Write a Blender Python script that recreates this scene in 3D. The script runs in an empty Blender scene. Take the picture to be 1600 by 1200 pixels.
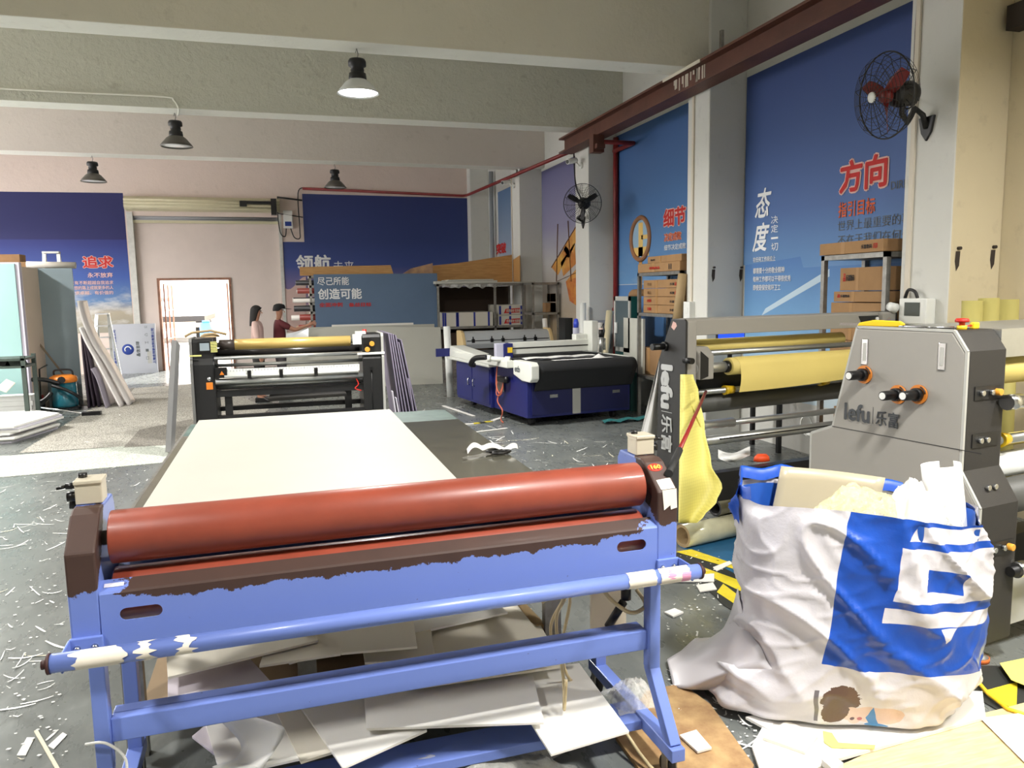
import bpy, bmesh, math, random
from mathutils import Matrix, Vector, noise
random.seed(7)
S = bpy.context.scene
COL = S.collection
R = math.radians

# ---------------------------------------------------------------- camera, world, sun, exposure
CAMH = 1.65
YAW, PITCH, ROLL = R(16.59), R(6.85), R(0.92)
FPX = 1202.0
cd = bpy.data.cameras.new('camera'); cam = bpy.data.objects.new('camera', cd); COL.objects.link(cam)
cd.sensor_width = 36.0; cd.lens = 36.0 * FPX / 1600.0; cd.clip_start = 0.05; cd.clip_end = 300
_f = Vector((math.sin(YAW)*math.cos(PITCH), math.cos(YAW)*math.cos(PITCH), -math.sin(PITCH)))
_r = Vector((math.cos(YAW), -math.sin(YAW), 0)); _d = _f.cross(_r)
CR = _r*math.cos(ROLL) + _d*math.sin(ROLL); CDN = -_r*math.sin(ROLL) + _d*math.cos(ROLL)
M = Matrix.Identity(4)
for i in range(3):
    M[i][0] = CR[i]; M[i][1] = -CDN[i]; M[i][2] = -_f[i]
M[0][3], M[1][3], M[2][3] = 0, 0, CAMH
cam.matrix_world = M
S.camera = cam
S.view_settings.view_transform = 'Standard'; S.view_settings.look = 'None'
S.view_settings.gamma = 1.0; S.view_settings.use_curve_mapping = False
S.view_settings.exposure = 0.14

w = bpy.data.worlds.new('sky'); S.world = w; w.use_nodes = True
bg = w.node_tree.nodes['Background']; bg.inputs['Color'].default_value = (0.97, 0.96, 0.97, 1); bg.inputs['Strength'].default_value = 7.0
sd = bpy.data.lights.new('sun', 'SUN'); sd.energy = 14.0; sd.angle = R(0.6); sd.color = (1.0, 0.95, 0.88)
sun = bpy.data.objects.new('sun', sd); COL.objects.link(sun)
sun.rotation_euler = Vector((-.38, -1, -.72)).to_track_quat('-Z', 'Y').to_euler()      # shines in through the back doorway

LAMPS = []   # filled by the lamp builder

# ---------------------------------------------------------------- points from the surveyed camera
def ray(x, y): return CR*((x-800)/FPX) + CDN*((y-600)/FPX) + _f
_O = Vector((0, 0, CAMH))
def at_z(x, y, z=0.0): d = ray(x, y); return _O + d*((z-CAMH)/d.z)
def at_y(x, y, Y): d = ray(x, y); return _O + d*(Y/d.y)
def at_x(x, y, X): d = ray(x, y); return _O + d*(X/d.x)

# ---------------------------------------------------------------- mesh builder
class MB:
    def __init__(s): s.v = []; s.f = []; s.m = []; s.sm = []
    def add(s, vs, fs, mi=0, smooth=False):
        o = len(s.v); s.v += [tuple(v) for v in vs]
        for f in fs: s.f.append(tuple(i+o for i in f)); s.m.append(mi); s.sm.append(smooth)
        return s
    def box(s, x0, x1, y0, y1, z0, z1, mi=0, mat=None):
        vs = [Vector((x, y, z)) for z in (z0, z1) for y in (y0, y1) for x in (x0, x1)]
        if mat is not None: vs = [mat @ v for v in vs]
        return s.add(vs, [(0,2,3,1),(4,5,7,6),(0,1,5,4),(2,6,7,3),(0,4,6,2),(1,3,7,5)], mi)
    def bar(s, p0, p1, w, h, mi=0, up=(0,0,1)):
        p0 = Vector(p0); p1 = Vector(p1); d = (p1-p0).normalized(); up = Vector(up)
        if abs(d.dot(up)) > .98: up = Vector((0,1,0))
        a = d.cross(up).normalized()*w/2; b = a.cross(d).normalized()*h/2
        vs = [p+q for p in (p0, p1) for q in (-a-b, a-b, a+b, -a+b)]
        return s.add(vs, [(3,2,1,0),(4,5,6,7),(0,1,5,4),(1,2,6,5),(2,3,7,6),(3,0,4,7)], mi)
    def cyl(s, p0, p1, r, n=20, r1=None, mi=0, caps=True):
        p0 = Vector(p0); p1 = Vector(p1); d = (p1-p0).normalized(); r1 = r if r1 is None else r1
        a = d.orthogonal().normalized(); b = d.cross(a)
        vs = []
        for p, rr in ((p0, r), (p1, r1)):
            vs += [p + (a*math.cos(2*math.pi*i/n) + b*math.sin(2*math.pi*i/n))*rr for i in range(n)]
        o = len(s.v); s.v += [tuple(v) for v in vs]
        for i in range(n):
            j = (i+1) % n; s.f.append((o+i, o+j, o+n+j, o+n+i)); s.m.append(mi); s.sm.append(True)
        if caps:
            s.f.append(tuple(o+i for i in reversed(range(n)))); s.m.append(mi); s.sm.append(False)
            s.f.append(tuple(o+n+i for i in range(n))); s.m.append(mi); s.sm.append(False)
        return s
    def pipe(s, p0, p1, r, t, n=24, mi=0, mi2=None):     # hollow roll
        p0 = Vector(p0); p1 = Vector(p1); d = (p1-p0).normalized(); a = d.orthogonal().normalized(); b = d.cross(a)
        o = len(s.v)
        for p, rr in ((p0, r), (p1, r), (p1, r-t), (p0, r-t)):
            s.v += [tuple(p + (a*math.cos(2*math.pi*i/n) + b*math.sin(2*math.pi*i/n))*rr) for i in range(n)]
        for k in range(4):
            for i in range(n):
                j = (i+1) % n; k2 = (k+1) % 4
                s.f.append((o+k*n+i, o+k*n+j, o+k2*n+j, o+k2*n+i)); s.m.append(mi if (k == 0 or mi2 is None) else mi2); s.sm.append(k in (0, 2))
        return s
    def tube(s, pts, r, n=8, mi=0, closed=False):
        pts = [Vector(p) for p in pts]; o = len(s.v); a = None; N = len(pts)
        for i, p in enumerate(pts):
            t = (pts[(i+1) % N] - pts[i-1]) if closed else (pts[min(i+1, N-1)] - pts[max(i-1, 0)])
            t.normalize()
            a = t.orthogonal().normalized() if a is None else (a - t*a.dot(t)).normalized()
            b = t.cross(a); rr = r[i] if isinstance(r, (list, tuple)) else r
            s.v += [tuple(p + (a*math.cos(2*math.pi*k/n) + b*math.sin(2*math.pi*k/n))*rr) for k in range(n)]
        for i in range(N if closed else N-1):
            i2 = (i+1) % N
            for k in range(n):
                l = (k+1) % n; s.f.append((o+i*n+k, o+i*n+l, o+i2*n+l, o+i2*n+k)); s.m.append(mi); s.sm.append(True)
        if not closed:
            s.f.append(tuple(o+k for k in reversed(range(n)))); s.m.append(mi); s.sm.append(False)
            s.f.append(tuple(o+(N-1)*n+k for k in range(n))); s.m.append(mi); s.sm.append(False)
        return s
    def lathe(s, prof, n=32, mat=None, mi=0, smooth=True):   # prof: (r, z) about local z
        o = len(s.v)
        for r, z in prof:
            for i in range(n):
                v = Vector((r*math.cos(2*math.pi*i/n), r*math.sin(2*math.pi*i/n), z))
                s.v.append(tuple(mat @ v if mat is not None else v))
        for k in range(len(prof)-1):
            for i in range(n):
                j = (i+1) % n; s.f.append((o+k*n+i, o+k*n+j, o+(k+1)*n+j, o+(k+1)*n+i)); s.m.append(mi); s.sm.append(smooth)
        return s
    def prism(s, prof, ax, a0, a1, mi=0, mi_side=None):      # prof 2D: ax='x' -> (y,z); 'y' -> (x,z); 'z' -> (x,y)
        def P(p, a): return {'x': (a, p[0], p[1]), 'y': (p[0], a, p[1]), 'z': (p[0], p[1], a)}[ax]
        n = len(prof); vs = [P(p, a0) for p in prof] + [P(p, a1) for p in prof]
        o = len(s.v); s.v += vs
        s.f.append(tuple(o+i for i in reversed(range(n)))); s.m.append(mi); s.sm.append(False)
        s.f.append(tuple(o+n+i for i in range(n))); s.m.append(mi); s.sm.append(False)
        for i in range(n):
            j = (i+1) % n; s.f.append((o+i, o+j, o+n+j, o+n+i)); s.m.append(mi if mi_side is None else mi_side); s.sm.append(False)
        return s
    def slab(s, quad, t, mi=0):                              # four top corners, thickness down the normal
        q = [Vector(p) for p in quad]; nrm = (q[1]-q[0]).cross(q[3]-q[0]).normalized()
        if nrm.z < 0: q = q[::-1]; nrm = -nrm
        vs = q + [p - nrm*t for p in q]
        return s.add(vs, [(0,1,2,3),(7,6,5,4),(4,5,1,0),(5,6,2,1),(6,7,3,2),(7,4,0,3)], mi)
    def grid(s, fn, nu, nv, mi=0, smooth=True, wrap=False):
        o = len(s.v); W = nu if wrap else nu+1
        for j in range(nv+1):
            for i in range(W): s.v.append(tuple(fn(i/nu, j/nv)))
        for j in range(nv):
            for i in range(nu):
                i2 = (i+1) % W
                s.f.append((o+j*W+i, o+j*W+i2, o+(j+1)*W+i2, o+(j+1)*W+i)); s.m.append(mi); s.sm.append(smooth)
        return s
    def build(s, name, mats, parent=None, bevel=0, loc=None, rot=None, sub=0, solid=0, uv=None):
        me = bpy.data.meshes.new(name); me.from_pydata(s.v, [], s.f)
        for m in (mats if isinstance(mats, (list, tuple)) else [mats]): me.materials.append(m)
        for p, mi, sm in zip(me.polygons, s.m, s.sm): p.material_index = mi; p.use_smooth = sm
        bm = bmesh.new(); bm.from_mesh(me); bmesh.ops.recalc_face_normals(bm, faces=bm.faces); bm.to_mesh(me); bm.free()
        o = bpy.data.objects.new(name, me); COL.objects.link(o)
        if parent is not None: o.parent = parent
        if loc is not None: o.location = loc
        if rot is not None: o.rotation_euler = rot
        if solid: md = o.modifiers.new('thick', 'SOLIDIFY'); md.thickness = solid; md.offset = 0
        if sub: md = o.modifiers.new('smooth', 'SUBSURF'); md.levels = sub; md.render_levels = sub
        if bevel: md = o.modifiers.new('edge', 'BEVEL'); md.width = bevel; md.segments = 2; md.limit_method = 'ANGLE'; md.angle_limit = R(40)
        return o

def tag(o, label, cat, group=None):
    o['label'] = label; o['category'] = cat
    if group: o['group'] = group
    return o
def thing(name, label, cat, loc=(0,0,0), rz=0.0, group=None):
    o = bpy.data.objects.new(name, None); COL.objects.link(o); o.empty_display_size = .1
    o.location = loc; o.rotation_euler = (0, 0, rz)
    return tag(o, label, cat, group)
def struct(o): o['kind'] = 'structure'; return o
def stuff(o, label, cat): o['kind'] = 'stuff'; return tag(o, label, cat)
def copy_tree(o, parent=None):
    c = o.copy(); COL.objects.link(c)
    if parent is not None: c.parent = parent
    for ch in list(o.children): copy_tree(ch, c)
    return c

# flat plates with holes, and lettering: filled curves turned into meshes
def _mesh_from_curve(cu):
    ob = bpy.data.objects.new('tmp', cu); COL.objects.link(ob)
    dg = bpy.context.evaluated_depsgraph_get(); dg.update()
    me = bpy.data.meshes.new_from_object(ob.evaluated_get(dg)); bpy.data.objects.remove(ob); bpy.data.curves.remove(cu)
    return me
def plate(name, outline, holes, t, u, v, org, mat, parent=None):
    cu = bpy.data.curves.new('c', 'CURVE'); cu.dimensions = '2D'; cu.fill_mode = 'BOTH'; cu.extrude = t/2
    for lp in [outline]+holes:
        sp = cu.splines.new('POLY'); sp.points.add(len(lp)-1); sp.use_cyclic_u = True
        for p, q in zip(sp.points, lp): p.co = (q[0], q[1], 0, 1)
    me = _mesh_from_curve(cu); me.name = name
    _place(me, u, v, org)
    me.materials.clear(); me.materials.append(mat)
    o = bpy.data.objects.new(name, me); COL.objects.link(o)
    if parent is not None: o.parent = parent
    return o
def _place(me, u, v, org):
    u = Vector(u).normalized(); v = Vector(v).normalized(); n = u.cross(v)
    mt = Matrix(((u.x, v.x, n.x, org[0]), (u.y, v.y, n.y, org[1]), (u.z, v.z, n.z, org[2]), (0, 0, 0, 1)))
    me.transform(mt)
def slot(cx, cy, w, h, n=8):
    pts = []; r = h/2
    for i in range(n+1): a = -math.pi/2 + math.pi*i/n; pts.append((cx+w/2-r+r*math.cos(a), cy+r*math.sin(a)))
    for i in range(n+1): a = math.pi/2 + math.pi*i/n; pts.append((cx-w/2+r+r*math.cos(a), cy+r*math.sin(a)))
    return pts
def _txt(text, bold, shear, lines):
    cu = bpy.data.curves.new('t', 'FONT'); cu.body = text; cu.size = 1.0; cu.shear = shear; cu.space_line = lines
    cu.fill_mode = 'FRONT'; cu.extrude = 0.0; cu.resolution_u = 2
    me = _mesh_from_curve(cu)
    if bold > 0:                      # heavier strokes: the same glyphs laid round a small ring
        vs = [v.co.copy() for v in me.vertices]; fs = [tuple(p.vertices) for p in me.polygons]; V, F = [], []
        for k in range(9):
            d = Vector((0,0,0)) if k == 0 else Vector((math.cos(k*.785), math.sin(k*.785), 0))*bold
            o = len(V); V += [v+d+Vector((0,0,k)) for v in vs]; F += [tuple(i+o for i in f) for f in fs]
        bpy.data.meshes.remove(me); me = bpy.data.meshes.new('t'); me.from_pydata(V, [], F)
    return me
def letters(text, org, u, v, wd, ht, mat, parent=None, bold=0.0, shear=0.0, name='lettering', thick=0.0015, lines=1.0, outline=None, ob=.045):
    me = _txt(text, bold, shear, lines); me.name = name
    xs = [q.co.x for q in me.vertices]; ys = [q.co.y for q in me.vertices]
    x0, x1, y0, y1 = min(xs), max(xs), min(ys), max(ys)
    objs = [(me, mat, thick+(.003 if outline is not None else 0), name)]
    if outline is not None: objs.append((_txt(text, bold+ob, shear, lines), outline, thick*.4, 'lettering_outline'))
    first = None
    for me, mm, th, nm in objs:
        me.name = nm
        for q in me.vertices:
            q.co.x = (q.co.x-x0)/(x1-x0)*wd; q.co.y = (q.co.y-y0)/max(y1-y0, 1e-6)*ht; q.co.z = th + q.co.z*.0003
        _place(me, u, v, org)
        me.materials.clear(); me.materials.append(mm)
        for p in me.polygons: p.material_index = 0
        o = bpy.data.objects.new(nm, me); COL.objects.link(o)
        o.parent = parent if first is None else first
        if first is None: first = o
    return first

# ---------------------------------------------------------------- materials
def srgb(r, g, b):
    f = lambda c: (c/255/12.92) if c/255 <= .04045 else ((c/255+.055)/1.055)**2.4
    return (f(r), f(g), f(b), 1)
def mat(name, col, rough=.5, metal=0.0, var=0.0, scale=6.0, bump=0.0, bscale=40.0, spec=.5, col2=None, emit=0.0, trans=0.0, alpha=1.0, coat=0.0):
    m = bpy.data.materials.new(name); m.use_nodes = True; nt = m.node_tree; b = nt.nodes['Principled BSDF']
    c = srgb(*col); b.inputs['Base Color'].default_value = c
    b.inputs['Roughness'].default_value = rough; b.inputs['Metallic'].default_value = metal
    b.inputs['Specular IOR Level'].default_value = spec
    if coat: b.inputs['Coat Weight'].default_value = coat; b.inputs['Coat Roughness'].default_value = .1
    if trans: b.inputs['Transmission Weight'].default_value = trans
    if alpha < 1: b.inputs['Alpha'].default_value = alpha
    if emit: b.inputs['Emission Color'].default_value = c; b.inputs['Emission Strength'].default_value = emit
    if var or bump or col2:
        tc = nt.nodes.new('ShaderNodeTexCoord')
        n = nt.nodes.new('ShaderNodeTexNoise'); n.inputs['Scale'].default_value = scale; n.inputs['Detail'].default_value = 6; n.inputs['Roughness'].default_value = .6
        nt.links.new(tc.outputs['Object'], n.inputs['Vector'])
        if var or col2:
            rp = nt.nodes.new('ShaderNodeValToRGB'); rp.color_ramp.elements[0].position = .3; rp.color_ramp.elements[1].position = .7
            d = srgb(*col2) if col2 else tuple(max(0, x*(1-var)) for x in c[:3])+(1,)
            rp.color_ramp.elements[0].color = d; rp.color_ramp.elements[1].color = c if col2 else tuple(min(1, x*(1+var*.5)) for x in c[:3])+(1,)
            nt.links.new(n.outputs['Fac'], rp.inputs['Fac']); nt.links.new(rp.outputs['Color'], b.inputs['Base Color'])
        if bump:
            n2 = nt.nodes.new('ShaderNodeTexNoise'); n2.inputs['Scale'].default_value = bscale; n2.inputs['Detail'].default_value = 5
            nt.links.new(tc.outputs['Object'], n2.inputs['Vector'])
            bp = nt.nodes.new('ShaderNodeBump'); bp.inputs['Strength'].default_value = bump; bp.inputs['Distance'].default_value = .02
            nt.links.new(n2.outputs['Fac'], bp.inputs['Height']); nt.links.new(bp.outputs['Normal'], b.inputs['Normal'])
    return m
class NG:      # tiny node-graph helper
    def __init__(s, m): s.m = m; s.nt = m.node_tree; s.b = s.nt.nodes['Principled BSDF']; s.tc = s.nt.nodes.new('ShaderNodeTexCoord')
    def put(s, sock, val):
        if hasattr(val, 'is_linked') or hasattr(val, 'links'): s.nt.links.new(val, sock)
        else: sock.default_value = val
    def math(s, op, a, b=None, c=None):
        n = s.nt.nodes.new('ShaderNodeMath'); n.operation = op
        for i, x in enumerate((a, b, c)):
            if x is not None: s.put(n.inputs[i], x)
        return n.outputs[0]
    def xyz(s, which='Object'):
        n = s.nt.nodes.new('ShaderNodeSeparateXYZ'); s.nt.links.new(s.tc.outputs[which], n.inputs[0]); return n.outputs
    def noise(s, scale, detail=5, which='Object', stretch=None, rough=.6):
        n = s.nt.nodes.new('ShaderNodeTexNoise'); n.inputs['Scale'].default_value = scale; n.inputs['Detail'].default_value = detail; n.inputs['Roughness'].default_value = rough
        src = s.tc.outputs[which]
        if stretch:
            mp = s.nt.nodes.new('ShaderNodeMapping'); mp.inputs['Scale'].default_value = stretch; s.nt.links.new(src, mp.inputs[0]); src = mp.outputs[0]
        s.nt.links.new(src, n.inputs['Vector']); return n.outputs['Fac']
    def mix(s, fac, a, b):
        n = s.nt.nodes.new('ShaderNodeMix'); n.data_type = 'RGBA'
        s.put(n.inputs[0], fac); s.put(n.inputs[6], a); s.put(n.inputs[7], b); return n.outputs[2]
    def ramp(s, fac, stops):
        n = s.nt.nodes.new('ShaderNodeValToRGB'); cr = n.color_ramp
        while len(cr.elements) < len(stops): cr.elements.new(.5)
        for e, (p, c) in zip(cr.elements, stops): e.position = p; e.color = srgb(*c)
        s.put(n.inputs[0], fac); return n.outputs[0]
    def bump(s, h, strength=.3, dist=.01):
        n = s.nt.nodes.new('ShaderNodeBump'); n.inputs['Strength'].default_value = strength; n.inputs['Distance'].default_value = dist
        s.nt.links.new(h, n.inputs['Height']); s.nt.links.new(n.outputs[0], s.b.inputs['Normal'])
    def color(s, c): s.put(s.b.inputs['Base Color'], c)
    def rough(s, c): s.put(s.b.inputs['Roughness'], c)
# ---------------------------------------------------------------- plaster, floor, shared materials
def plaster(name, c, stain=(120,110,95), amt=.5, bump=.25, rough=.9):
    m = mat(name, c, rough); g = NG(m)
    n1 = g.noise(1.1, 7); n2 = g.noise(7, 8); n3 = g.noise(26, 4, stretch=(1, 1, 1))
    f1 = g.ramp(n1, [(.35, (0,0,0)), (.75, (255,255,255))])
    base = g.mix(g.math('MULTIPLY', f1, .22), srgb(*c), srgb(*[x*.86 for x in c]))
    f2 = g.ramp(n2, [(.60, (0,0,0)), (.74, (255,255,255))])
    g.color(g.mix(g.math('MULTIPLY', f2, amt*.30), base, srgb(*stain)))
    g.bump(g.math('ADD', n2, g.math('MULTIPLY', n3, .4)), bump, .03)
    return m
M_beam1 = plaster('plaster_beige', (226,222,208))
M_beam2 = plaster('plaster_rough_grey', (206,206,194), amt=1.0, bump=.8)
M_beam3 = plaster('plaster_pale', (214,206,198))
M_soffit = plaster('plaster_white', (236,236,226))
M_back = plaster('plaster_back', (222,206,196), amt=.4)
M_col = plaster('plaster_column', (216,216,210), stain=(90,85,80), amt=.4, bump=.1)
M_rw = plaster('plaster_side', (208,208,202), stain=(110,105,95), amt=.4, bump=.1)
M_cream = plaster('plaster_cream', (214,202,172), stain=(110,95,75), amt=.5, bump=.1)
M_infill = mat('infill_panel', (222,208,200), .7, var=.05, scale=2)

def floor_mat():
    m = mat('epoxy_floor', (112,116,114), .3); g = NG(m)
    n = g.noise(.9, 6); n2 = g.noise(14, 6, stretch=(1,.35,1)); n3 = g.noise(120, 2)
    c = g.ramp(n, [(.3, (92,96,94)), (.55, (112,116,114)), (.75, (128,131,128))])
    c = g.mix(g.math('MULTIPLY', g.ramp(n2, [(.55, (0,0,0)), (.72, (255,255,255))]), .25), c, srgb(150,152,148))
    g.color(c)
    g.rough(g.math('ADD', g.math('MULTIPLY', n2, .35), .12))
    g.bump(n3, .04, .002); return m
M_floor = floor_mat()
def carpet_mat(name, a, b):
    m = mat(name, a, .95); g = NG(m)
    n = g.noise(75, 2); n2 = g.noise(2.2, 5)
    c = g.ramp(n, [(.40, b), (.60, a)])
    g.color(g.mix(g.math('MULTIPLY', g.ramp(n2, [(.5, (0,0,0)), (.8, (255,255,255))]), .3), c, srgb(*[x*.75 for x in b]))); g.bump(n, .5, .004); return m
M_carpet = carpet_mat('grey_carpet', (196,192,182), (116,114,106))
M_carpet2 = carpet_mat('pale_carpet', (204,208,198), (150,156,146))
M_carpet3 = carpet_mat('brown_grey_carpet', (150,145,136), (96,93,86))

M_black = mat('black_paint', (26,26,27), .45, var=.2, scale=30)
M_black_plastic = mat('black_plastic', (16,16,17), .35)
M_chrome = mat('polished_steel', (205,207,208), .22, 1.0)
M_alu = mat('aluminium', (196,198,196), .38, .85, var=.05, scale=20)
M_steel = mat('galvanised_steel', (150,148,142), .45, .7, var=.25, scale=18)
M_white_paint = mat('white_paint', (228,230,226), .4)
M_paper = mat('white_paper', (238,238,234), .8)
M_board = mat('white_foam_board', (236,234,228), .6, var=.03, scale=3)
M_board_cream = mat('cream_foam_board', (226,220,206), .6, var=.04, scale=3)
M_board_grey = mat('grey_white_board', (190,190,180), .55, var=.03, scale=2)
M_cardboard = mat('cardboard', (162,126,86), .85, var=.12, scale=5)
M_cardboard_dark = mat('dark_cardboard', (150,116,80), .85, var=.15, scale=5)
M_tape = mat('packing_tape', (168,128,80), .3)
M_red_ink = mat('red_print', (196,40,36), .7); M_black_ink = mat('black_print', (40,38,40), .7)
M_white_ink = mat('white_print', (238,240,242), .7); M_orange_ink = mat('orange_print', (206,92,48), .7)
M_grey_ink = mat('grey_print', (92,98,100), .7); M_pink_ink = mat('pink_print', (226,186,176), .7)
M_blue_ink = mat('blue_print', (38,62,140), .7)
M_kraft = mat('kraft_paper', (170,146,108), .8, var=.08)
M_wood = None
def wood_mat(name, a, b, stretch=(1.5, 30, 30), rough=.5):
    m = mat(name, a, rough); g = NG(m); n = g.noise(3, 6, stretch=stretch)
    g.color(g.ramp(n, [(.3, b), (.65, a)])); g.bump(n, .05, .003); return m
M_wood = wood_mat('light_wood_board', (206,160,100), (178,130,76))
M_yellow_film = mat('yellow_film', (222,202,120), .45, var=.05, scale=2)
M_yellow_sheet = mat('yellow_release_paper', (236,226,120), .6, var=.05, scale=4)
M_orange = mat('orange_plastic', (222,128,40), .4); M_yellow = mat('yellow_plastic', (240,200,40), .4)
M_red = mat('red_plastic', (200,40,30), .4); M_gold = mat('brass_knob', (226,160,60), .35)
def clear_film(name, tint=(235,235,228), a=.35):
    m = mat(name, tint, .12, spec=.8); g = NG(m)
    n = g.noise(30, 4); g.put(g.b.inputs['Alpha'], g.math('ADD', g.math('MULTIPLY', n, .5), a-.2)); g.bump(n, .8, .02); return m
M_film = clear_film('clear_plastic_film')
M_glass = mat('glass', (220,228,226), .05, trans=.0, alpha=.25, spec=.8)
M_rubber = mat('black_rubber', (22,22,22), .7)

M_jamb = mat('worn_white_steel', (206,206,200), .45, var=.15, scale=9)
# ---------------------------------------------------------------- room shell
XW, XF, YB, ZC = 4.95, 4.5, 18.7, 5.2
struct(MB().box(-8, 5.15, -4, YB+.2, -.1, 0).build('floor', M_floor))
struct(MB().box(-8, 5.15, -4, YB+.2, ZC, ZC+.15).build('ceiling', M_beam1))
rw = MB().box(XW, XW+.2, -4, 4.5, 0, ZC, 1).box(XW, XW+.2, 4.5, YB+.2, 0, ZC, 0)
struct(rw.build('wall_right', [M_rw, M_cream]))
wl0 = MB().box(-8.2, -8, -4, 7.94, 0, ZC).box(-8.2, -8, 17.6, YB+.2, 0, ZC).box(-8.2, -8, 7.94, 17.6, 0, 1.3).box(-8.2, -8, 7.94, 17.6, 3.7, ZC)
struct(wl0.build('wall_left', M_back))
for i in range(3):
    y0 = 7.94+3.22*i; f = MB().box(-8.15, -8.05, y0, y0+.1, 1.3, 3.7).box(-8.15, -8.05, y0+3.12, y0+3.22, 1.3, 3.7).box(-8.15,-8.05,y0,y0+3.22,1.3,1.38).box(-8.15,-8.05,y0,y0+3.22,3.62,3.7).box(-8.13,-8.07,y0+1.58,y0+1.64,1.3,3.7)
    struct(f.build('window_%d' % (i+1), M_jamb))
struct(MB().box(-8, 5.15, -4.2, -4, 0, ZC).build('wall_front', M_beam1))
wb = MB().box(-8, -3.02, YB, YB+.2, 0, ZC).box(.08, 5.15, YB, YB+.2, 0, ZC).box(-3.02, .08, YB, YB+.2, 3.42, ZC)
struct(wb.build('wall_back', M_back))
wi = MB().box(-3.02, -2.57, YB+.1, YB+.2, 0, 3.42).box(-1.08, .08, YB+.1, YB+.2, 0, 3.42).box(-2.57, -1.08, YB+.1, YB+.2, 2.05, 3.42)
struct(wi.build('wall_back_infill', M_infill))
for i, (ya, yb) in enumerate(((7.58, 7.92), (10.7, 11.05), (14.2, 14.6))):
    b = MB().box(-8, XW, ya, yb, 3.98, ZC, 0)
    b.m[-6] = 1                                   # underside in the paler plaster
    struct(b.build('beam', [(M_beam1, M_beam2, M_beam3)[i], M_soffit], bevel=.008))
struct(MB().box(-8, XW, 4.2, 4.55, 3.98, ZC).build('beam', [M_beam1]))
struct(MB().box(-8, XW, .7, 1.05, 3.98, ZC).build('beam', [M_beam1]))
for i, (ya, yb) in enumerate(((4.33, 4.78), (7.54, 8.0), (10.94, 11.48), (14.41, 14.97), (18.38, YB))):
    c = MB().box(XF, XW, ya, yb, 0, ZC, 0)
    if i == 0: c.m[-4] = 1
    struct(c.build('column', [M_col, M_cream], bevel=.012))
# shallow cable trunking and conduit on the columns
M_trunk = mat('cream_trunking', (214,206,190), .6)
for i, y in enumerate((4.70, 7.86, 14.90)):
    t = MB().box(XF-.02, XF, y-.02, y+.02, .9, 3.9).build('cable_trunking', M_trunk, bevel=.003)
    tag(t, ('cream cable trunking up the nearest column beside the wall fan', 'cream cable trunking up the column beside the kraft tube', 'cream cable trunking up the far column behind the rack')[i], 'conduit')
# painted rust-brown crane rail under the beams, with its brackets
M_rust = mat('rust_brown_paint', (98,58,44), .55, var=.3, scale=3, bump=.1)
M_drip = mat('whitewash_drips', (214,206,190), .9)
cr = MB()
for z0, z1, x0, x1 in ((3.75, 3.775, 4.24, 4.46), (3.955, 3.98, 4.24, 4.46), (3.775, 3.955, 4.335, 4.36)):
    cr.box(x0, x1, -3.9, 11.5, z0, z1)
rail = cr.build('crane_rail', M_rust)
tag(rail, 'long rust-brown steel beam running along the right wall under the roof beams', 'steel beam')
d = MB(); random.seed(3)
for k in range(16):
    y = 7.35 + random.random()*.75; l = .04+random.random()*.13
    d.box(4.33, 4.335, y, y+.012+random.random()*.02, 3.955-l, 3.955)
d.box(4.232, 4.24, 7.3, 8.1, 3.95, 3.984)
d.build('paint_drip', M_drip, rail)
br = MB().box(4.18, 4.34, 9.98, 10.12, 3.52, 3.75).box(4.2, 4.32, 9.9, 9.98, 3.56, 3.62)
br.build('bracket', M_rust, rail)
for i, y in enumerate((7.3, 11.0, 14.5)):
    g = MB().box(4.47, 4.5, y-.02, y+.02, 3.9, 4.28).build('steel_hanger', M_steel)
    tag(g, ('grey steel hanger strip above the rail at the column by the blue posters', 'grey steel hanger strip above the rail end', 'grey steel hanger strip holding the red pipe at the far column')[i], 'bracket')
# red fire pipe: back wall, then along the right wall, and down the bay corner
M_pipe = mat('red_pipe_paint', (132,36,34), .45, var=.15, scale=8)
pp = MB().tube([(.62, YB-.06, 4.07), (4.38, YB-.06, 3.98), (4.42, 18.3, 3.96), (4.44, 11.53, 3.80)], .032, 10)
pp.tube([(4.36, 10.2, 3.70), (4.88, 10.2, 3.70), (4.88, 10.85, 3.70)], .032, 10)
tag(pp.build('fire_pipe', M_pipe), 'dark red pipe along the top of the back wall and the right wall', 'pipe')
vp = MB().tube([at_x(962, 215, 4.9), at_x(962, 300, 4.9), (4.9, at_x(962, 300, 4.9).y, .5)], .04, 12)
vp.cyl((4.9, at_x(962,300,4.9).y, 1.32), (4.9, at_x(962,300,4.9).y, 1.38), .055, 12)
tag(vp.build('fire_pipe', M_pipe), 'vertical dark red pipe beside the second blue poster', 'pipe')
gp = MB().tube([at_x(767, 268, 4.85), (4.85, at_x(767, 268, 4.85).y, 0.3)], .055, 12)
tag(gp.build('drain_pipe', mat('grey_pvc', (150,156,162), .4)), 'grey plastic drain pipe in the far right corner', 'pipe')

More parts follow.
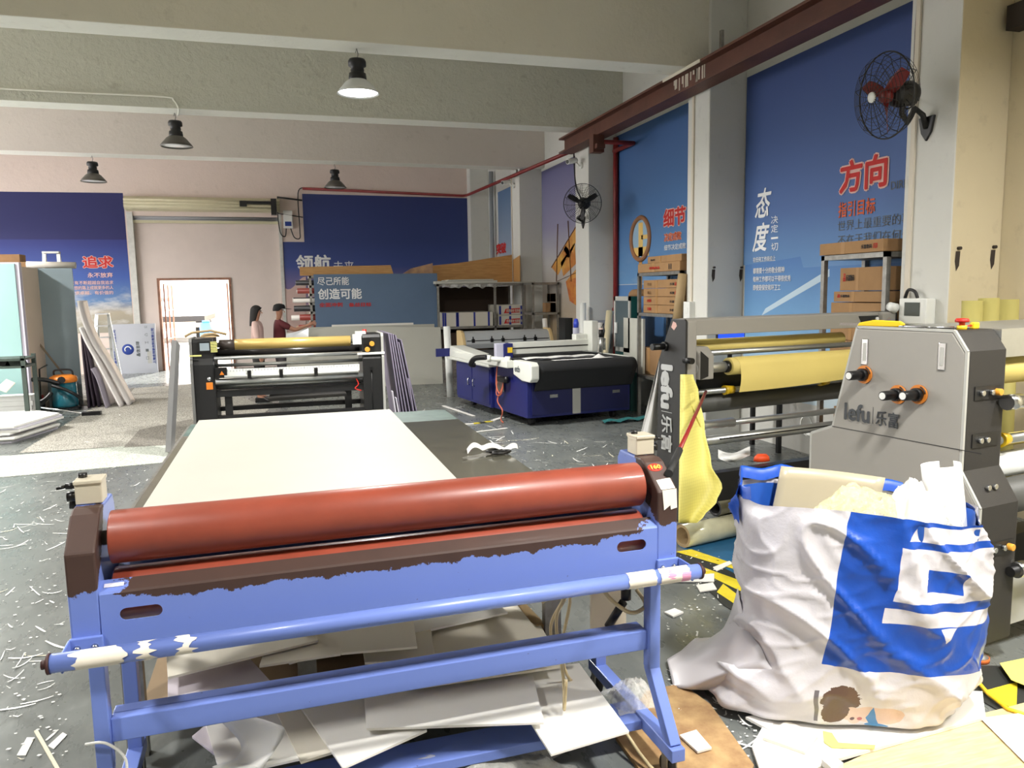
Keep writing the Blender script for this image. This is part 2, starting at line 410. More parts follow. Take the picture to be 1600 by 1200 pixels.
# roller shutter over the opening, guide rails and door frame
M_shut = mat('cream_shutter', (206,200,168), .45, var=.05); M_slat = mat('grey_slat', (150,152,154), .5)
rs = MB().prism([(YB-.24, 3.55), (YB-.28, 3.62), (YB-.26, 3.76), (YB-.16, 3.82), (YB, 3.82), (YB, 3.52)], 'x', -3.1, .1, 0)
for k in range(3): rs.cyl((-3.1, YB-.26, 3.6+.07*k), (.1, YB-.26, 3.6+.07*k), .022, 8, mi=0)
for k in range(4): rs.cyl((-3.0, YB+.05, 3.5-.055*k), (.07, YB+.05, 3.5-.055*k), .03, 8, mi=1)
rs.box(-3.0, .07, YB+.02, YB+.08, 3.27, 3.33, 0)
struct(rs.build('door_1', [M_shut, M_slat]))
struct(MB().box(-3.1, -2.98, YB-.03, YB+.1, 0, 3.5).build('trim_1', M_jamb))
struct(MB().box(.05, .12, YB-.03, YB+.1, 0, 3.5).build('trim_2', M_jamb))
M_frame = mat('rusty_door_frame', (146,104,84), .7, var=.3, scale=12)
df = MB().box(-2.6, -2.55, YB+.07, YB+.24, 0, 2.07).box(-1.1, -1.05, YB+.07, YB+.24, 0, 2.07).box(-2.55, -1.1, YB+.07, YB+.24, 2.02, 2.07)
struct(df.build('door_2', M_frame))
for i, (x0, sx) in enumerate(((-2.5, 1), (-1.15, -1))):
    gt = MB()
    for k, yy in enumerate((0, .45, .9)):
        gt.box(x0-.015+sx*.08*k/3, x0+.015+sx*.08*k/3, YB+.3+yy, YB+.33+yy, -.02, 1.95)
    for zz in (.06, .7, 1.35, 1.93): gt.bar((x0, YB+.3, zz), (x0+sx*.055, YB+1.23, zz), .025, .03)
    o = gt.build('gate_leaf', M_frame)
    tag(o, ('open steel gate leaf at the left side of the bright doorway', 'open steel gate leaf at the right side of the bright doorway')[i], 'gate')
# the yard outside
M_conc = mat('sunlit_concrete', (226,222,214), .9, var=.1, scale=1)
o = struct(MB().box(-25, 20, YB+.2, 60, -.12, -.02).build('ground', M_conc))
M_outw = plaster('outside_wall', (236,220,196))
o = MB().box(-20, 14, 42, 42.5, 0, 9).build('factory_building', M_outw); tag(o, 'pale sunlit factory front across the yard outside the door', 'building')
wn = [MB().box(-9.5+1.5*k, -8.7+1.5*k, 41.95, 42, 3.6, 4.2).build('window', mat('dark_pane', (120,110,100), .3), o) for k in range(5)]
tr = thing('truck', 'white box truck parked in the bright yard outside the door', 'truck', (-4.1, 30, 0))
M_truck = mat('truck_white', (240,240,240), .4)
MB().box(-1.3, 1.5, 0, 5, .95, 3.0).build('cargo_box', M_truck, tr, bevel=.03)
MB().box(-1.3, 1.5, -.1, 0, .55, .72).build('bumper', mat('truck_grey', (120,116,112), .5), tr)
MB().box(-1.25, 1.45, -.02, 4.9, .75, .95).build('chassis', M_black, tr)
for x in (-1.0, 1.2):
    for y in (.9, 4.0): MB().cyl((x-.12, y, .42), (x+.12, y, .42), .42, 20).build('wheel', M_rubber, tr)
tg = MB()
for k in range(6): tg.box(-.9+.22*k, -.75+.22*k, -.012, 0, 1.5, 1.62)
tg.build('lettering', M_grey_ink, tr)
for i, (x, c, lab) in enumerate(((-5.6, (240,170,60), 'orange crate stack in the yard beside the white truck'), (-2.35, (70,130,200), 'small blue barrel in the yard outside the door'))):
    q = MB().cyl((x, 27, 0), (x, 27, .8), .22, 18, r1=.2).cyl((x, 27, .8), (x, 27, .87), .12, 18)
    tag(q.build('drum' if i else 'barrel', mat('yard_%s' % ('blue' if i else 'orange'), c, .5)), lab if i else 'orange barrel in the yard beside the white truck', 'barrel')

def sag_(pts, n=28):
    out = []; P = [Vector(p) for p in pts]; P = [P[0]]+P+[P[-1]]
    for i in range(1, len(P)-2):
        for k in range(6):
            t = k/6; a, b, c, d = P[i-1:i+3]
            out.append(.5*((2*b)+(-a+c)*t+(2*a-5*b+4*c-d)*t*t+(-a+3*b-3*c+d)*t**3))
    out.append(P[-2]); return out
# ---------------------------------------------------------------- high bay lamps
M_lamp = mat('lamp_black', (24,24,26), .5); M_shade = mat('lamp_shade_grey', (96,92,86), .4, .3); M_shade_in = mat('lamp_reflector', (226,228,228), .4)
M_on = mat('lit_diffuser', (255,252,245), .5, emit=22.0); M_off = mat('unlit_diffuser', (220,222,222), .4)
def lamp(x, y, z, label, on, power=150.0):
    t = thing('high_bay_lamp', label, 'lamp', (x, y, z), 0, 'high bay lamps hung from the beams')
    MB().lathe([(0,.0), (.075,.0), (.085,-.02), (.085,-.06), (.06,-.07), (.065,-.10), (.06,-.12), (.08,-.13), (.085,-.17), (.085,-.2), (0,-.2)], 24).build('driver_housing', M_lamp, t)
    MB().tube([(0,0,0), (.012,0,.05), (0,0,.1), (-.012,0,.06)], .006, 6).tube([(0,0,.09), (0,0,3.98-z)], .004, 6).build('hook', M_steel, t)
    MB().lathe([(.085,-.19), (.12,-.215), (.175,-.28), (.2,-.315), (.196,-.318), (.17,-.282), (.115,-.22), (.08,-.2)], 32).build('lamp_shade', M_shade if not on else M_shade_in, t)
    MB().lathe([(0,-.302), (.186,-.302), (.186,-.297), (0,-.297)], 32).build('diffuser', M_on if on else M_off, t)
    if on:
        ld = bpy.data.lights.new('lamp_light', 'AREA'); ld.shape = 'DISK'; ld.size = .36; ld.energy = power; ld.color = (1.0, .975, .93); ld.spread = R(170)
        lo = bpy.data.objects.new('lamp_light', ld); COL.objects.link(lo); lo.parent = t; lo.location = (0, 0, -.325)
lamp(.82, 7.78, 3.88, 'glowing high bay lamp hung from the nearest beam', True, 190)
lamp(-1.17, 10.95, 3.88, 'unlit grey high bay lamp hung from the rough grey beam', False)
lamp(-2.85, 14.45, 3.88, 'unlit grey high bay lamp left above the blue poster', False)
lamp(1.06, 14.55, 3.88, 'unlit grey high bay lamp in front of the wide blue banner', False)
lamp(1.9, .87, 3.88, 'lit high bay lamp overhead at the near end of the hall', True, 165)
lamp(-2.6, 4.37, 3.88, 'lit high bay lamp overhead left of the grey floor', True, 120)
lamp(4.1, .87, 3.88, 'added high bay lamp, out of view overhead at the near right corner of the hall', True, 120)  # added out of view to brighten the near column, cream wall and yellow film
lamp(-2.4, .87, 3.88, 'lit high bay lamp overhead at the near left corner of the hall', True, 100)
lamp(-4.9, 7.78, 3.88, 'added high bay lamp, out of view over the left storage side', True, 150)  # unseen lamp added to raise the ambient light
lamp(-5.4, 10.95, 3.88, 'added high bay lamp, out of view over the tall boards at the left', True, 230)  # unseen lamp added because the back of the hall was too dark
lamp(-6.2, 14.45, 3.88, 'added high bay lamp, out of view at the far left end of the hall', True, 330)  # also added out of view, to brighten the back wall

tag(MB().tube(sag_([at_y(-60,133,10.67), at_y(0,138,10.67), at_y(130,145,10.67), at_y(255,151,10.67), at_y(272,157,10.68), at_y(279,170,10.72), at_y(278,180,10.9)]), .012, 6).build('cable_conduit', M_soffit), 'thin white conduit along the rough grey beam down to its unlit lamp', 'conduit')
M_anchor = mat('rusty_anchor', (58,50,44), .8)
for i, (px, py, Y, lab_) in enumerate(((1497,388,4.33,'upper left'), (1552,386,4.33,'upper right'), (1115,418,7.54,'left'), (1158,418,7.54,'right'))):
    p = at_y(px, py, Y); q = MB().cyl((p.x,Y,p.z), (p.x,Y-.025,p.z), .012, 10).add([(p.x-.02,Y-.002,p.z-.02),(p.x+.02,Y-.002,p.z-.02),(p.x+.015,Y-.002,p.z-.12),(p.x-.01,Y-.002,p.z-.16),(p.x-.025,Y-.002,p.z-.09)], [(0,1,2,3,4)])
    tag(q.build('anchor_bolt', M_anchor), 'rusty anchor bolt on the %s column, %s one' % ('cream face of the nearest' if i < 2 else 'grey face of the middle', lab_), 'bolt')
p = at_x(1597, 44, XW); tag(MB().box(XW-.12, XW, p.y-.12, p.y+.02, p.z-.02, p.z+.14).build('wall_bracket', M_anchor), 'dark steel bracket high on the cream wall at the right edge', 'bracket')
# ---------------------------------------------------------------- blue cold laminator in the foreground
def chipped(name, blue=(112,134,206), brown=(74,50,42), zexp=None, amt=.0):
    """worn paint: primer shows where zexp(g, xyz) is high, with ragged edges"""
    m = mat(name, blue, .38, coat=.15); g = NG(m); p = g.xyz()
    n = g.noise(26, 8, rough=.7); n2 = g.noise(9, 5)
    e = zexp(g, p)
    e = g.math('ADD', e, g.math('MULTIPLY', g.math('SUBTRACT', n, .5), .9)); e = g.math('ADD', e, g.math('MULTIPLY', g.math('SUBTRACT', n2, .5), .9))
    f = g.ramp(e, [(.49, (0,0,0)), (.52, (255,255,255))])
    spots = g.ramp(g.noise(55, 3), [(.735, (0,0,0)), (.745, (255,255,255))])
    f = g.math('MAXIMUM', f, g.math('MULTIPLY', spots, 1.0 if amt else .6))
    g.color(g.mix(f, srgb(*blue), g.mix(n2, srgb(*brown), srgb(*[x*.75 for x in brown])))); g.rough(g.math('ADD', g.math('MULTIPLY', f, .25), .36))
    g.bump(f, -.25, .002); return m
BL = (112,134,206)
def ramp01(g, v, a, b):       # 0 at a, 1 at b
    return g.math('MULTIPLY', g.math('SUBTRACT', v, a), 1.0/(b-a))
M_bl = chipped('laminator_blue', BL, zexp=lambda g, p: g.math('ADD', ramp01(g, p[2], -10, 10), -.45))
M_bl_panel = chipped('laminator_blue_panel', BL, zexp=lambda g, p: g.math('SUBTRACT', ramp01(g, p[2], .815, .875), g.math('MULTIPLY', g.math('POWER', g.math('ABSOLUTE', g.math('MULTIPLY', p[0], 1.2)), 6.0), .55)))
M_bl_house = chipped('laminator_blue_housing', BL, zexp=lambda g, p: g.math('SUBTRACT', ramp01(g, p[2], .93, 1.03), g.math('MULTIPLY', ramp01(g, p[1], -.02, .04), .75)))
M_bl_dark = mat('laminator_dark_blue', (84,98,140), .5, var=.15, scale=10)
M_roll = mat('red_rubber_roller', (144,66,48), .42, var=.18, scale=7, coat=.2)
M_hose = mat('beige_air_hose', (196,178,138), .35)

L = thing('cold_laminator', 'blue cold laminator with chipped paint and two red rubber rollers in the foreground', 'laminator', (.325, 2.3, 0), R(1.2))
hp = [(-.1, .72), (-.105, .99), (-.095, 1.0), (-.01, 1.07), (.02, 1.08), (.18, 1.08), (.2, 1.05), (.2, .72)]
for sx in (-1, 1):
    a = sx*.86
    h = MB().prism(hp, 'x', a-.037, a+.037).build('end_housing', M_bl_house, L, bevel=.006)
    # pneumatic cylinder standing on the housing
    c = MB()
    for dx in (-.022, 0, .022): c.box(a+dx-.0095, a+dx+.0095, .06, .12, 1.082, 1.145)
    c.box(a-.034, a+.034, .055, .125, 1.082, 1.14).box(a-.036, a+.036, .05, .13, 1.138, 1.15)
    cy = c.build('air_cylinder', mat('cream_aluminium', (214,206,186), .4, .35), L, bevel=.003)
    f = MB().cyl((a-.02*1, .1, 1.15), (a-.02, .1, 1.162), .012, 10).cyl((a+sx*.034, .09, 1.13), (a+sx*.062, .09, 1.13), .009, 10).cyl((a+sx*.06, .09, 1.13), (a+sx*.085, .09, 1.125), .005, 8)
    f.cyl((a+sx*.035, .09, 1.10), (a+sx*.06, .09, 1.10), .014, 10).cyl((a+sx*.03, .12, 1.07), (a+sx*.06, .12, 1.075), .018, 10)
    f.build('fitting', M_black_plastic, cy)
    bk = MB().box(a-.04, a+.04, -.112, -.1, .715, .765)
    bk.prism([(-.112, .765), (-.112, .715), (-.2, .715), (-.21, .735), (-.19, .765)], 'x', a+sx*.036, a+sx*.042)
    b = bk.build('bracket', M_bl, L, bevel=.003)
    for dx in (-.022, .02): MB().lathe([(0,.008), (.006,.007), (.009,0), (0,-.004)], 12, Matrix.Translation((a+dx, -.113, .738)) @ Matrix.Rotation(R(90), 4, 'X')).build('bolt', M_chrome, b)
# front panel with two grab slots
plate('front_panel', [(-.823,.722), (.823,.722), (.823,.872), (-.823,.872)], [slot(-.725,.812,.105,.034), slot(.73,.822,.105,.036)], .004, (1,0,0), (0,0,1), (0,-.1,0), M_bl_panel, L)
M_bl_lip = chipped('laminator_blue_lip', BL, zexp=lambda g, p: g.math('SUBTRACT', .95, g.math('MULTIPLY', g.math('POWER', g.math('ABSOLUTE', g.math('MULTIPLY', p[0], 1.16)), 5.0), .75)))
MB().prism([(-.102,.872), (-.098,.878), (-.062,.899), (-.062,.893), (-.098,.868)], 'x', -.823, .823).build('top_lip', M_bl_lip, L)
MB().box(-.823, .823, .1, .2, .80, .86).box(-.823, .823, .095, .30, .90, .913).box(-.823,.823,.29,.31,.86,.913).build('feed_table', M_bl_dark, L)
ur = MB().cyl((-.80, 0, .998), (.80, 0, .998), .073, 48).build('upper_roller', M_roll, L, bevel=.004)
MB().cyl((-.83, 0, .998), (.83, 0, .998), .02, 16).build('shaft', M_steel, ur)
lr = MB().cyl((-.80, -.005, .838), (.80, -.005, .838), .073, 48).build('lower_roller', M_roll, L, bevel=.004)
MB().cyl((-.83, -.005, .838), (.83, -.005, .838), .02, 16).build('shaft', M_steel, lr)
# film tube along the front, wound with scraps of tape
tb = MB().cyl((-.925, -.19, .742), (.925, -.19, .742), .024, 24).build('film_tube', M_bl, L)
for sx in (-1, 1): MB().cyl((sx*.925, -.19, .742), (sx*.932, -.19, .742), .026, 20).cyl((sx*.93, -.19, .742), (sx*.945, -.19, .742), .012, 12).build('end_cap', mat('dark_red_cap', (64,34,32), .6), tb)
def wrap(x0, x1, m, a0, a1, jag, seed, name='tape'):
    rr = random.Random(seed); n = 14; b = MB()
    top = [x0+rr.uniform(0, jag) for _ in range(n+1)]; bot = [x1-rr.uniform(0, jag) for _ in range(n+1)]
    def fn(u, v):
        k = min(n, int(round(v*n))); a = R(a0+(a1-a0)*v); x = top[k]+(bot[k]-top[k])*u
        return (x, -.19+.0253*math.cos(a), .742+.0253*math.sin(a))
    b.grid(fn, 4, n); o = b.build(name, m, tb); return o
M_tp = mat('white_paper_tape', (236,228,214), .8, var=.06, scale=30); M_tp2 = mat('pink_tape', (224,150,186), .7)
wrap(-.885, -.745, M_tp, 90, 280, .03, 2); wrap(-.735, -.675, M_tp, 85, 270, .03, 3); wrap(-.64, -.575, M_tp, 80, 230, .03, 4)
wrap(.665, .765, M_tp, 70, 290, .004, 5); wrap(.775, .885, M_tp, 60, 290, .006, 6)
wrap(.80, .835, M_tp2, 100, 190, .02, 7); wrap(.85, .885, M_tp2, 150, 230, .004, 8)
# frame
for sx in (-1, 1):
    a = sx*.86
    MB().bar((a, 0, .72), (a, 0, .335), .04, .05).bar((a, .005, .345), (a, -.155, .13), .04, .045).build('front_leg', M_bl, L, bevel=.003)
    MB().bar((a, .45, .72), (a, .45, .13), .045, .05).box(a-.02, a+.02, 0, .45, .68, .72).build('rear_leg', M_bl, L, bevel=.003)
    MB().bar((a, -.19, .115), (a, .5, .115), .05, .045).build('foot_bar', M_bl, L, bevel=.003)
    for y in (-.13, .46):
        cs = MB().box(a-.02, a+.02, y-.03, y+.03, .085, .093).box(a-.02, a-.015, y-.015, y+.02, .03, .085).box(a+.015, a+.02, y-.015, y+.02, .03, .085).build('caster_fork', M_steel, L)
        MB().cyl((a-.012, y+.012, .037), (a+.012, y+.012, .037), .037, 20).build('wheel', M_rubber, cs)
MB().box(-.84, .84, -.005, .03, .405, .475).box(-.84, .84, .03, .075, .468, .475).build('cross_bar', M_bl, L, bevel=.003)
MB().box(-.835, .835, .02, .16, .095, .13).build('step_board', M_bl_dark if False else M_bl, L, bevel=.003)
# stickers
letters_bg = MB()
lab = MB().slab([(.83,-.103,.985), (.885,-.103,.985), (.89,-.106,.925), (.838,-.106,.915)], .001)
lab.v = []; lab.f = []; lab.m = []; lab.sm = []
lab.slab([(.835,-.07,1.0235), (.888,-.066,1.0265), (.89,-.098,.9995), (.838,-.1,.998)], .001)
lab.add([(.838,-.1068,.998), (.89,-.1068,.9995), (.893,-.1068,.935), (.87,-.1068,.93), (.868,-.1068,.945), (.845,-.1068,.93)], [(0,1,2,3,4,5)])
lab.build('paper_label', M_tp, L)
MB().slab([(-.813,-.087,.8865), (-.765,-.087,.8865), (-.765,-.076,.893), (-.813,-.076,.893)], .001).build('paper_label', mat('label_white', (226,224,240), .6), L)
st = MB().lathe([(0,.0012), (.026,.0012), (.027,0)], 24, Matrix.Translation((.853, -.028, 1.056)) @ Matrix.Rotation(R(40), 4, 'X') @ Matrix.Diagonal((1,.6,1,1))).build('round_sticker', mat('sticker_red', (214,60,40), .5), L)
letters('160', (.835,-.036,1.0505), (1,0,0), (0,.766,.643), .036, .017, mat('sticker_yellow', (246,190,60), .5), st, bold=.03, thick=.003)
ws = MB().slab([(.8215,-.03,.99), (.8215,-.02,.94), (.8215,-.05,.93), (.8215,-.06,.97)], .0008).build('warning_sticker', mat('sticker_black', (30,28,26), .6), L)
# air hoses, regulator and valve under the right side
M_valve = mat('valve_black', (22,22,26), .4)
hs = MB()
def sag(pts, n=28):      # smooth curve through points
    out = []; P = [Vector(p) for p in pts]; P = [P[0]]+P+[P[-1]]
    for i in range(1, len(P)-2):
        for k in range(n//(len(P)-3)+1):
            t = k/(n//(len(P)-3)+1); a, b, c, d = P[i-1:i+3]
            out.append(.5*((2*b)+(-a+c)*t+(2*a-5*b+4*c-d)*t*t+(-a+3*b-3*c+d)*t**3))
    out.append(P[-2]); return out
for pts, rr in (([(.68,.08,.74), (.70,.06,.62), (.78,.02,.54), (.85,.03,.55), (.83,.06,.6)], .007),
                ([(.60,.1,.74), (.58,.1,.6), (.55,.12,.5), (.56,.08,.3), (.53,.0,.24), (.55,.03,.33)], .006),
                ([(.5,.1,.74), (.54,.14,.66), (.6,.16,.58), (.56,.2,.45), (.58,.22,.3)], .006),
                ([(.62,.1,.74), (.6,.12,.66), (.61,.14,.55), (.585,.15,.4), (.62,.2,.25), (.7,.24,.16), (.76,.1,.12), (.8,-.1,.04), (.86,-.3,.02)], .006),
                ([(.66,.06,.74), (.6,.1,.66), (.57,.14,.6), (.52,.18,.55)], .006)):
    hs.tube(sag(pts), rr, 8)
hs.build('air_hose', M_hose, L)
va = MB().cyl((.79, .06, .62), (.79, .06, .665), .028, 18).cyl((.79,.06,.57), (.79,.06,.62), .018, 14).cyl((.78,.06,.56), (.74,.1,.46), .015, 12).box(.83,.85,.05,.12,.62,.64)
v = va.build('pressure_regulator', M_valve, L)
MB().cyl((.79,.06,.625), (.79,.06,.65), .0295, 18).build('blue_ring', mat('regulator_blue', (40,60,170), .4), v)
MB().box(.72, .86, .2, .215, .4, .72).build('back_plate', mat('grey_beige_plate', (170,160,142), .6), L)
MB().tube(sag([(-.9,-.035,.43), (-.845,-.05,.43), (-.80,-.05,.37), (-.82,-.05,.28), (-.87,-.05,.25)]), .004, 6).build('white_strap', M_paper, L)

# ---------------------------------------------------------------- work table behind it
M_mat = mat('cutting_mat_teal', (84,104,98), .35); g = NG(M_mat); pz = g.xyz()
nf = g.noise(9, 6); far = g.ramp(ramp01(g, pz[1], 4.75, 4.78), [(.4, (0,0,0)), (.6, (255,255,255))])
g.color(g.mix(far, g.ramp(nf, [(.3, (86,86,76)), (.7, (104,102,90))]), g.ramp(nf, [(.3, (72,94,90)), (.7, (96,120,114))]))); g.rough(g.math('ADD', g.math('MULTIPLY', far, .35), .12))
T = thing('work_table', 'steel work table with a dark mat top behind the blue laminator', 'table', (0, 0, 0))
MB().box(-.6, 1.06, 2.86, 5.2, .80, .835).build('tabletop', M_steel, T)
MB().box(-.58, 1.055, 2.87, 5.2, .835, .845).build('cutting_mat', M_mat, T)
for x in (-.57, .03, 1.02):
    for y in (2.90, 5.1): MB().box(x-.035, x+.035, y-.02, y+.02, 0, .8).build('leg', M_steel, T)
MB().box(-.55, 1.0, 2.86, 5.1, .17, .19).build('lower_shelf', mat('brown_shelf_board', (150,128,100), .7, var=.1), T)
tag(MB().box(-.54, .69, 2.84, 5.29, .846, .856).build('foam_board', M_board_grey), 'large grey-white foam board lying flat on the table behind the red rollers', 'board')
sc = thing('scissors', 'black handled scissors on the dark table mat', 'scissors', (.96, 3.62, .848), R(20))
MB().slab([(-.16,-.005,.006), (0,-.012,.006), (0,.0,.006), (-.16,-.002,.006)], .003).slab([(-.16,.008,.009), (0,.016,.009), (0,.003,.009), (-.16,.004,.009)], .003).build('blade', M_steel, sc)
for s_ in (-1, 1): MB().tube([(.05+.05*math.cos(a*.5), s_*.028+.024*math.sin(a*.5), .012) for a in range(13)], .007, 8, closed=True).build('handle', M_black_plastic, sc)
cp = MB().grid(lambda u, v: (.86+.26*u, 3.68+.02*v+.05*math.sin(u*6), .848+.022*abs(math.sin(u*9))+.022*v), 24, 2)
tag(cp.build('paper_strip', M_paper), 'curled white paper strip beside the scissors on the dark mat', 'paper')

# offcut boards on the lower shelf and sliding out under the laminator
M_bw = [mat('offcut_white', (238,236,230), .55), mat('offcut_cream', (232,226,210), .6), mat('offcut_lilac', (214,206,214), .6)]
offs = [
 ('long white offcut board with its right end on the step, topmost in the middle', [(573,1138),(566,1060),(822,1010),(850,1128)], .245, 0),
 ('white offcut board sticking out furthest at the lower right under the laminator', [(861,1178),(983,1142),(905,1036),(780,1050)], .215, 0),
 ('white offcut board with a rounded corner pointing to the step, left of the middle', [(536,1199),(667,1140),(600,1040),(456,1085)], .225, 0),
 ('white framed offcut board at the lower left leaning out under the cross bar', [(345,1212),(508,1176),(440,1090),(318,1120)], .205, 0),
 ('narrow white offcut strip under the framed board at the left', [(470,1190),(528,1172),(455,1080),(420,1088)], .21, 1),
 ('broad cream offcut board lying highest at the left of the shelf', [(262,1058),(497,1000),(470,915),(255,945)], .385, 1),
 ('cream offcut board with a cut corner behind the film tube', [(405,1040),(532,1021),(552,950),(430,965)], .37, 1),
 ('lilac grey offcut board in shadow under the broad cream one', [(262,1098),(428,1070),(392,1030),(262,1060)], .33, 2),
 ('cream offcut board in shadow in the middle of the shelf', [(533,1020),(652,1010),(640,930),(548,945)], .38, 1),
 ('thin cream offcut on top of the shelf pile, middle right', [(570,1035),(680,1030),(670,960),(560,970)], .335, 1),
 ('wide brownish offcut board at the right end of the shelf pile', [(660,1060),(862,1012),(800,935),(650,930)], .30, 1),
 ('second wide brownish offcut board under it with a stepped edge', [(640,1075),(880,1040),(830,950),(640,950)], .27, 1),
 ('lilac offcut board low at the left under the cross bar', [(300,1150),(352,1190),(470,1110),(360,1100)], .195, 2),
]
for lab_, q, z, mi in offs:
    pts = [at_z(x, y, z) for x, y in q]
    tag(MB().slab(pts, .009).build('offcut_board', M_bw[mi], bevel=.001), lab_, 'board', 'offcut boards under the blue laminator')
rnd = random.Random(5)
for k in range(16):
    cx, cy = rnd.uniform(-.25, .68), rnd.uniform(3.12, 3.9 if k > 5 else 4.4); a = rnd.uniform(-.35, .35); w2, h2 = rnd.uniform(.2,.34), rnd.uniform(.2,.36); z = .2+.0105*k
    q = [(cx+math.cos(a)*sx*w2-math.sin(a)*sy*h2, cy+math.sin(a)*sx*w2+math.cos(a)*sy*h2, z) for sx, sy in ((-1,-1),(1,-1),(1,1),(-1,1))]
    tag(MB().slab(q, .009).build('offcut_board', M_bw[rnd.choice((0,1,1,2))]), 'pale offcut board deep on the table shelf in shadow', 'board', 'offcut boards deep on the shelf')
ct = MB().slab([(.92,2.95,.19+.22), (.99,2.95,.18), (.99,4.6,.18), (.85,4.6,.4)], .008)
kp = MB().tube(sag([(.97,2.9,.23), (.93,3.3,.25), (.9,3.8,.24), (.92,4.5,.24)]), .045, 12)
tag(kp.build('kraft_roll', M_kraft), 'brown kraft paper roll along the right edge of the table shelf', 'roll')
tw = MB().grid(lambda u, v: at_z(415-70*u+18*math.sin(v*3), 1130+75*v, .3-.1*v) + Vector((.03*math.sin(v*5), 0, .03*math.sin(u*3+v*4))), 6, 14)
tag(tw.build('paper_strip', M_paper, solid=.001), 'twisted white paper strip hanging by the table leg at the lower left', 'paper')
def crumple(name, label, cx, cy, cz, sx, sy, sz, m, seed, n=46, cat='film', floor=0.0, rz=0.0):
    rr = random.Random(seed); off = Vector((rr.uniform(0,50), rr.uniform(0,50), rr.uniform(0,50))); b = MB()
    def fn(u, v):
        x, y = (u-.5)*2, (v-.5)*2
        r = max(0, 1-(x*x+y*y)**1.2)
        p = Vector((x*2.2, y*2.2, 0))+off
        h = noise.noise(p*1.2)*.6+(.5-abs(noise.noise(p*2.1)))*.5+abs(noise.noise(p*3.4))*.25
        xx = x*(1+.25*noise.noise(p*1.1+Vector((9,0,0)))); yy = y*(1+.25*noise.noise(p*1.1+Vector((0,9,0))))
        c, s_ = math.cos(rz), math.sin(rz)
        return (cx+sx*(xx*c-yy*s_), cy+sy*(xx*s_+yy*c), max(floor+.003+.002*rr.random(), cz+sz*(r*.9+h*.5*min(1, r*3+.15))))
    b.grid(fn, n, n); return tag(b.build(name, m), label, cat)
p = at_z(690, 1190, .05); crumple('plastic_film', 'crumpled clear plastic film on the floor in front of the blue step board', p.x, p.y-.06, .01, .42, .12, .1, M_film, 1)
p = at_z(1000, 1095, .12); crumple('plastic_bag', 'clear plastic bag snagged on the right foot of the blue laminator', p.x-.03, p.y, .13, .09, .09, .07, M_film, 2, 30, 'bag', .13)
# ---------------------------------------------------------------- grey coating machines on the right
def plane_hit(px, py, P0, n):
    d = ray(px, py); return _O + d*((Vector(P0)-_O).dot(n)/d.dot(n))
def to_local(p, loc, rz):
    return Matrix.Rotation(-rz, 3, 'Z') @ (Vector(p)-Vector(loc))
M_g = mat('machine_grey', (150,147,140), .45, var=.03, scale=3); M_gl = mat('machine_grey_edge', (176,176,170), .45)
M_bk = mat('machine_black_texture', (44,42,40), .62, bump=.15, bscale=300); M_gd = mat('grey_rubber_roller', (86,86,82), .5, var=.1)
M_logo_d = mat('logo_dark', (60,64,68), .5); M_logo_l = mat('logo_light', (196,198,198), .5)
A2 = R(9.0); P2 = (2.745, 2.43, 0)
N2 = Vector((math.cos(A2), math.sin(A2), 0))
G2 = thing('roll_coater', 'nearest grey coating machine whose end panel with knobs stands behind the big waste bag', 'coating machine', P2, A2, 'grey coating machines')
prof = [(0,.1), (0,.72), (.09,.86), (.09,1.37), (.15,1.455), (.64,1.455), (.765,.955), (.90,.90), (.90,.1)]
MB().prism(prof, 'x', .012, .27).build('end_housing', M_bk, G2, bevel=.012)
ins = [(y*.985+.008, z*.992+.003) for y, z in prof]
pn = MB().prism(ins, 'x', -.006, .012).build('side_panel', M_g, G2, bevel=.004)
ed = MB()
for i in range(len(prof)):
    a, b = prof[i], prof[(i+1) % len(prof)]
    if i in (0,1,2,3,4,5,6,7): ed.bar((.002, a[0], a[1]), (.002, b[0], b[1]), .012, .012)
ed.build('panel_trim', M_gl, G2)
def L2(px, py): return to_local(plane_hit(px, py, P2, N2), P2, A2)
sm = MB()
for z in (.955, .70, .48): sm.bar((-.0065, .0, z), (-.0065, .89 if z < .9 else .765, z), .002, .003)
sm.build('panel_seam', M_black, pn)
M_ring = mat('orange_ring', (206,124,44), .5)
for i, (bx, by) in enumerate(((1353,585), (1406,616), (1438,616))):
    q = L2(bx, by); k = MB().cyl((-.008, q.y, q.z), (-.016, q.y, q.z), .043, 24).build('orange_dial', M_ring, pn)
    kk = MB().cyl((-.016, q.y, q.z), (-.04, q.y, q.z), .030, 20).cyl((-.04, q.y, q.z), (-.115, q.y, q.z), .0225, 20, r1=.0215).build('knob', M_black_plastic, G2, bevel=.002)
    MB().cyl((-.115, q.y, q.z), (-.117, q.y, q.z), .016, 16).build('knob_cap', M_white_paint, kk)
    MB().tube([(-.0165, q.y-.036*math.cos(t), q.z+.036*math.sin(t)) for t in [.2+.12*j for j in range(10)]], .003, 6).build('dial_mark', M_black, k)
for cx, y0, y1 in ((1354,529,570), (1475,535,579)):
    a, b = L2(cx, y0), L2(cx, y1)
    h = MB().box(-.011, -.004, a.y-.019, a.y+.019, b.z, a.z).build('recessed_handle', M_chrome, G2, bevel=.012)
    MB().box(-.014, -.010, a.y-.008, a.y+.008, b.z+.02, a.z-.02).build('handle_insert', M_gl, h, bevel=.006)
def let2(txt, x0, y0, x1, y1, m, bold):
    a, b = L2(x0, y1), L2(x1, y0+(y1-y0)*.12); a2 = L2(x0, y0)
    return letters(txt, (-.0075, a.y, a.z), (0,-1,0), (0,0,1), a.y-b.y, a2.z-a.z, m, pn, bold)
let2('lefu', 1321, 628, 1362, 655, M_logo_d, .03)
let2('乐富', 1370, 640, 1407, 664, M_logo_d, .015)
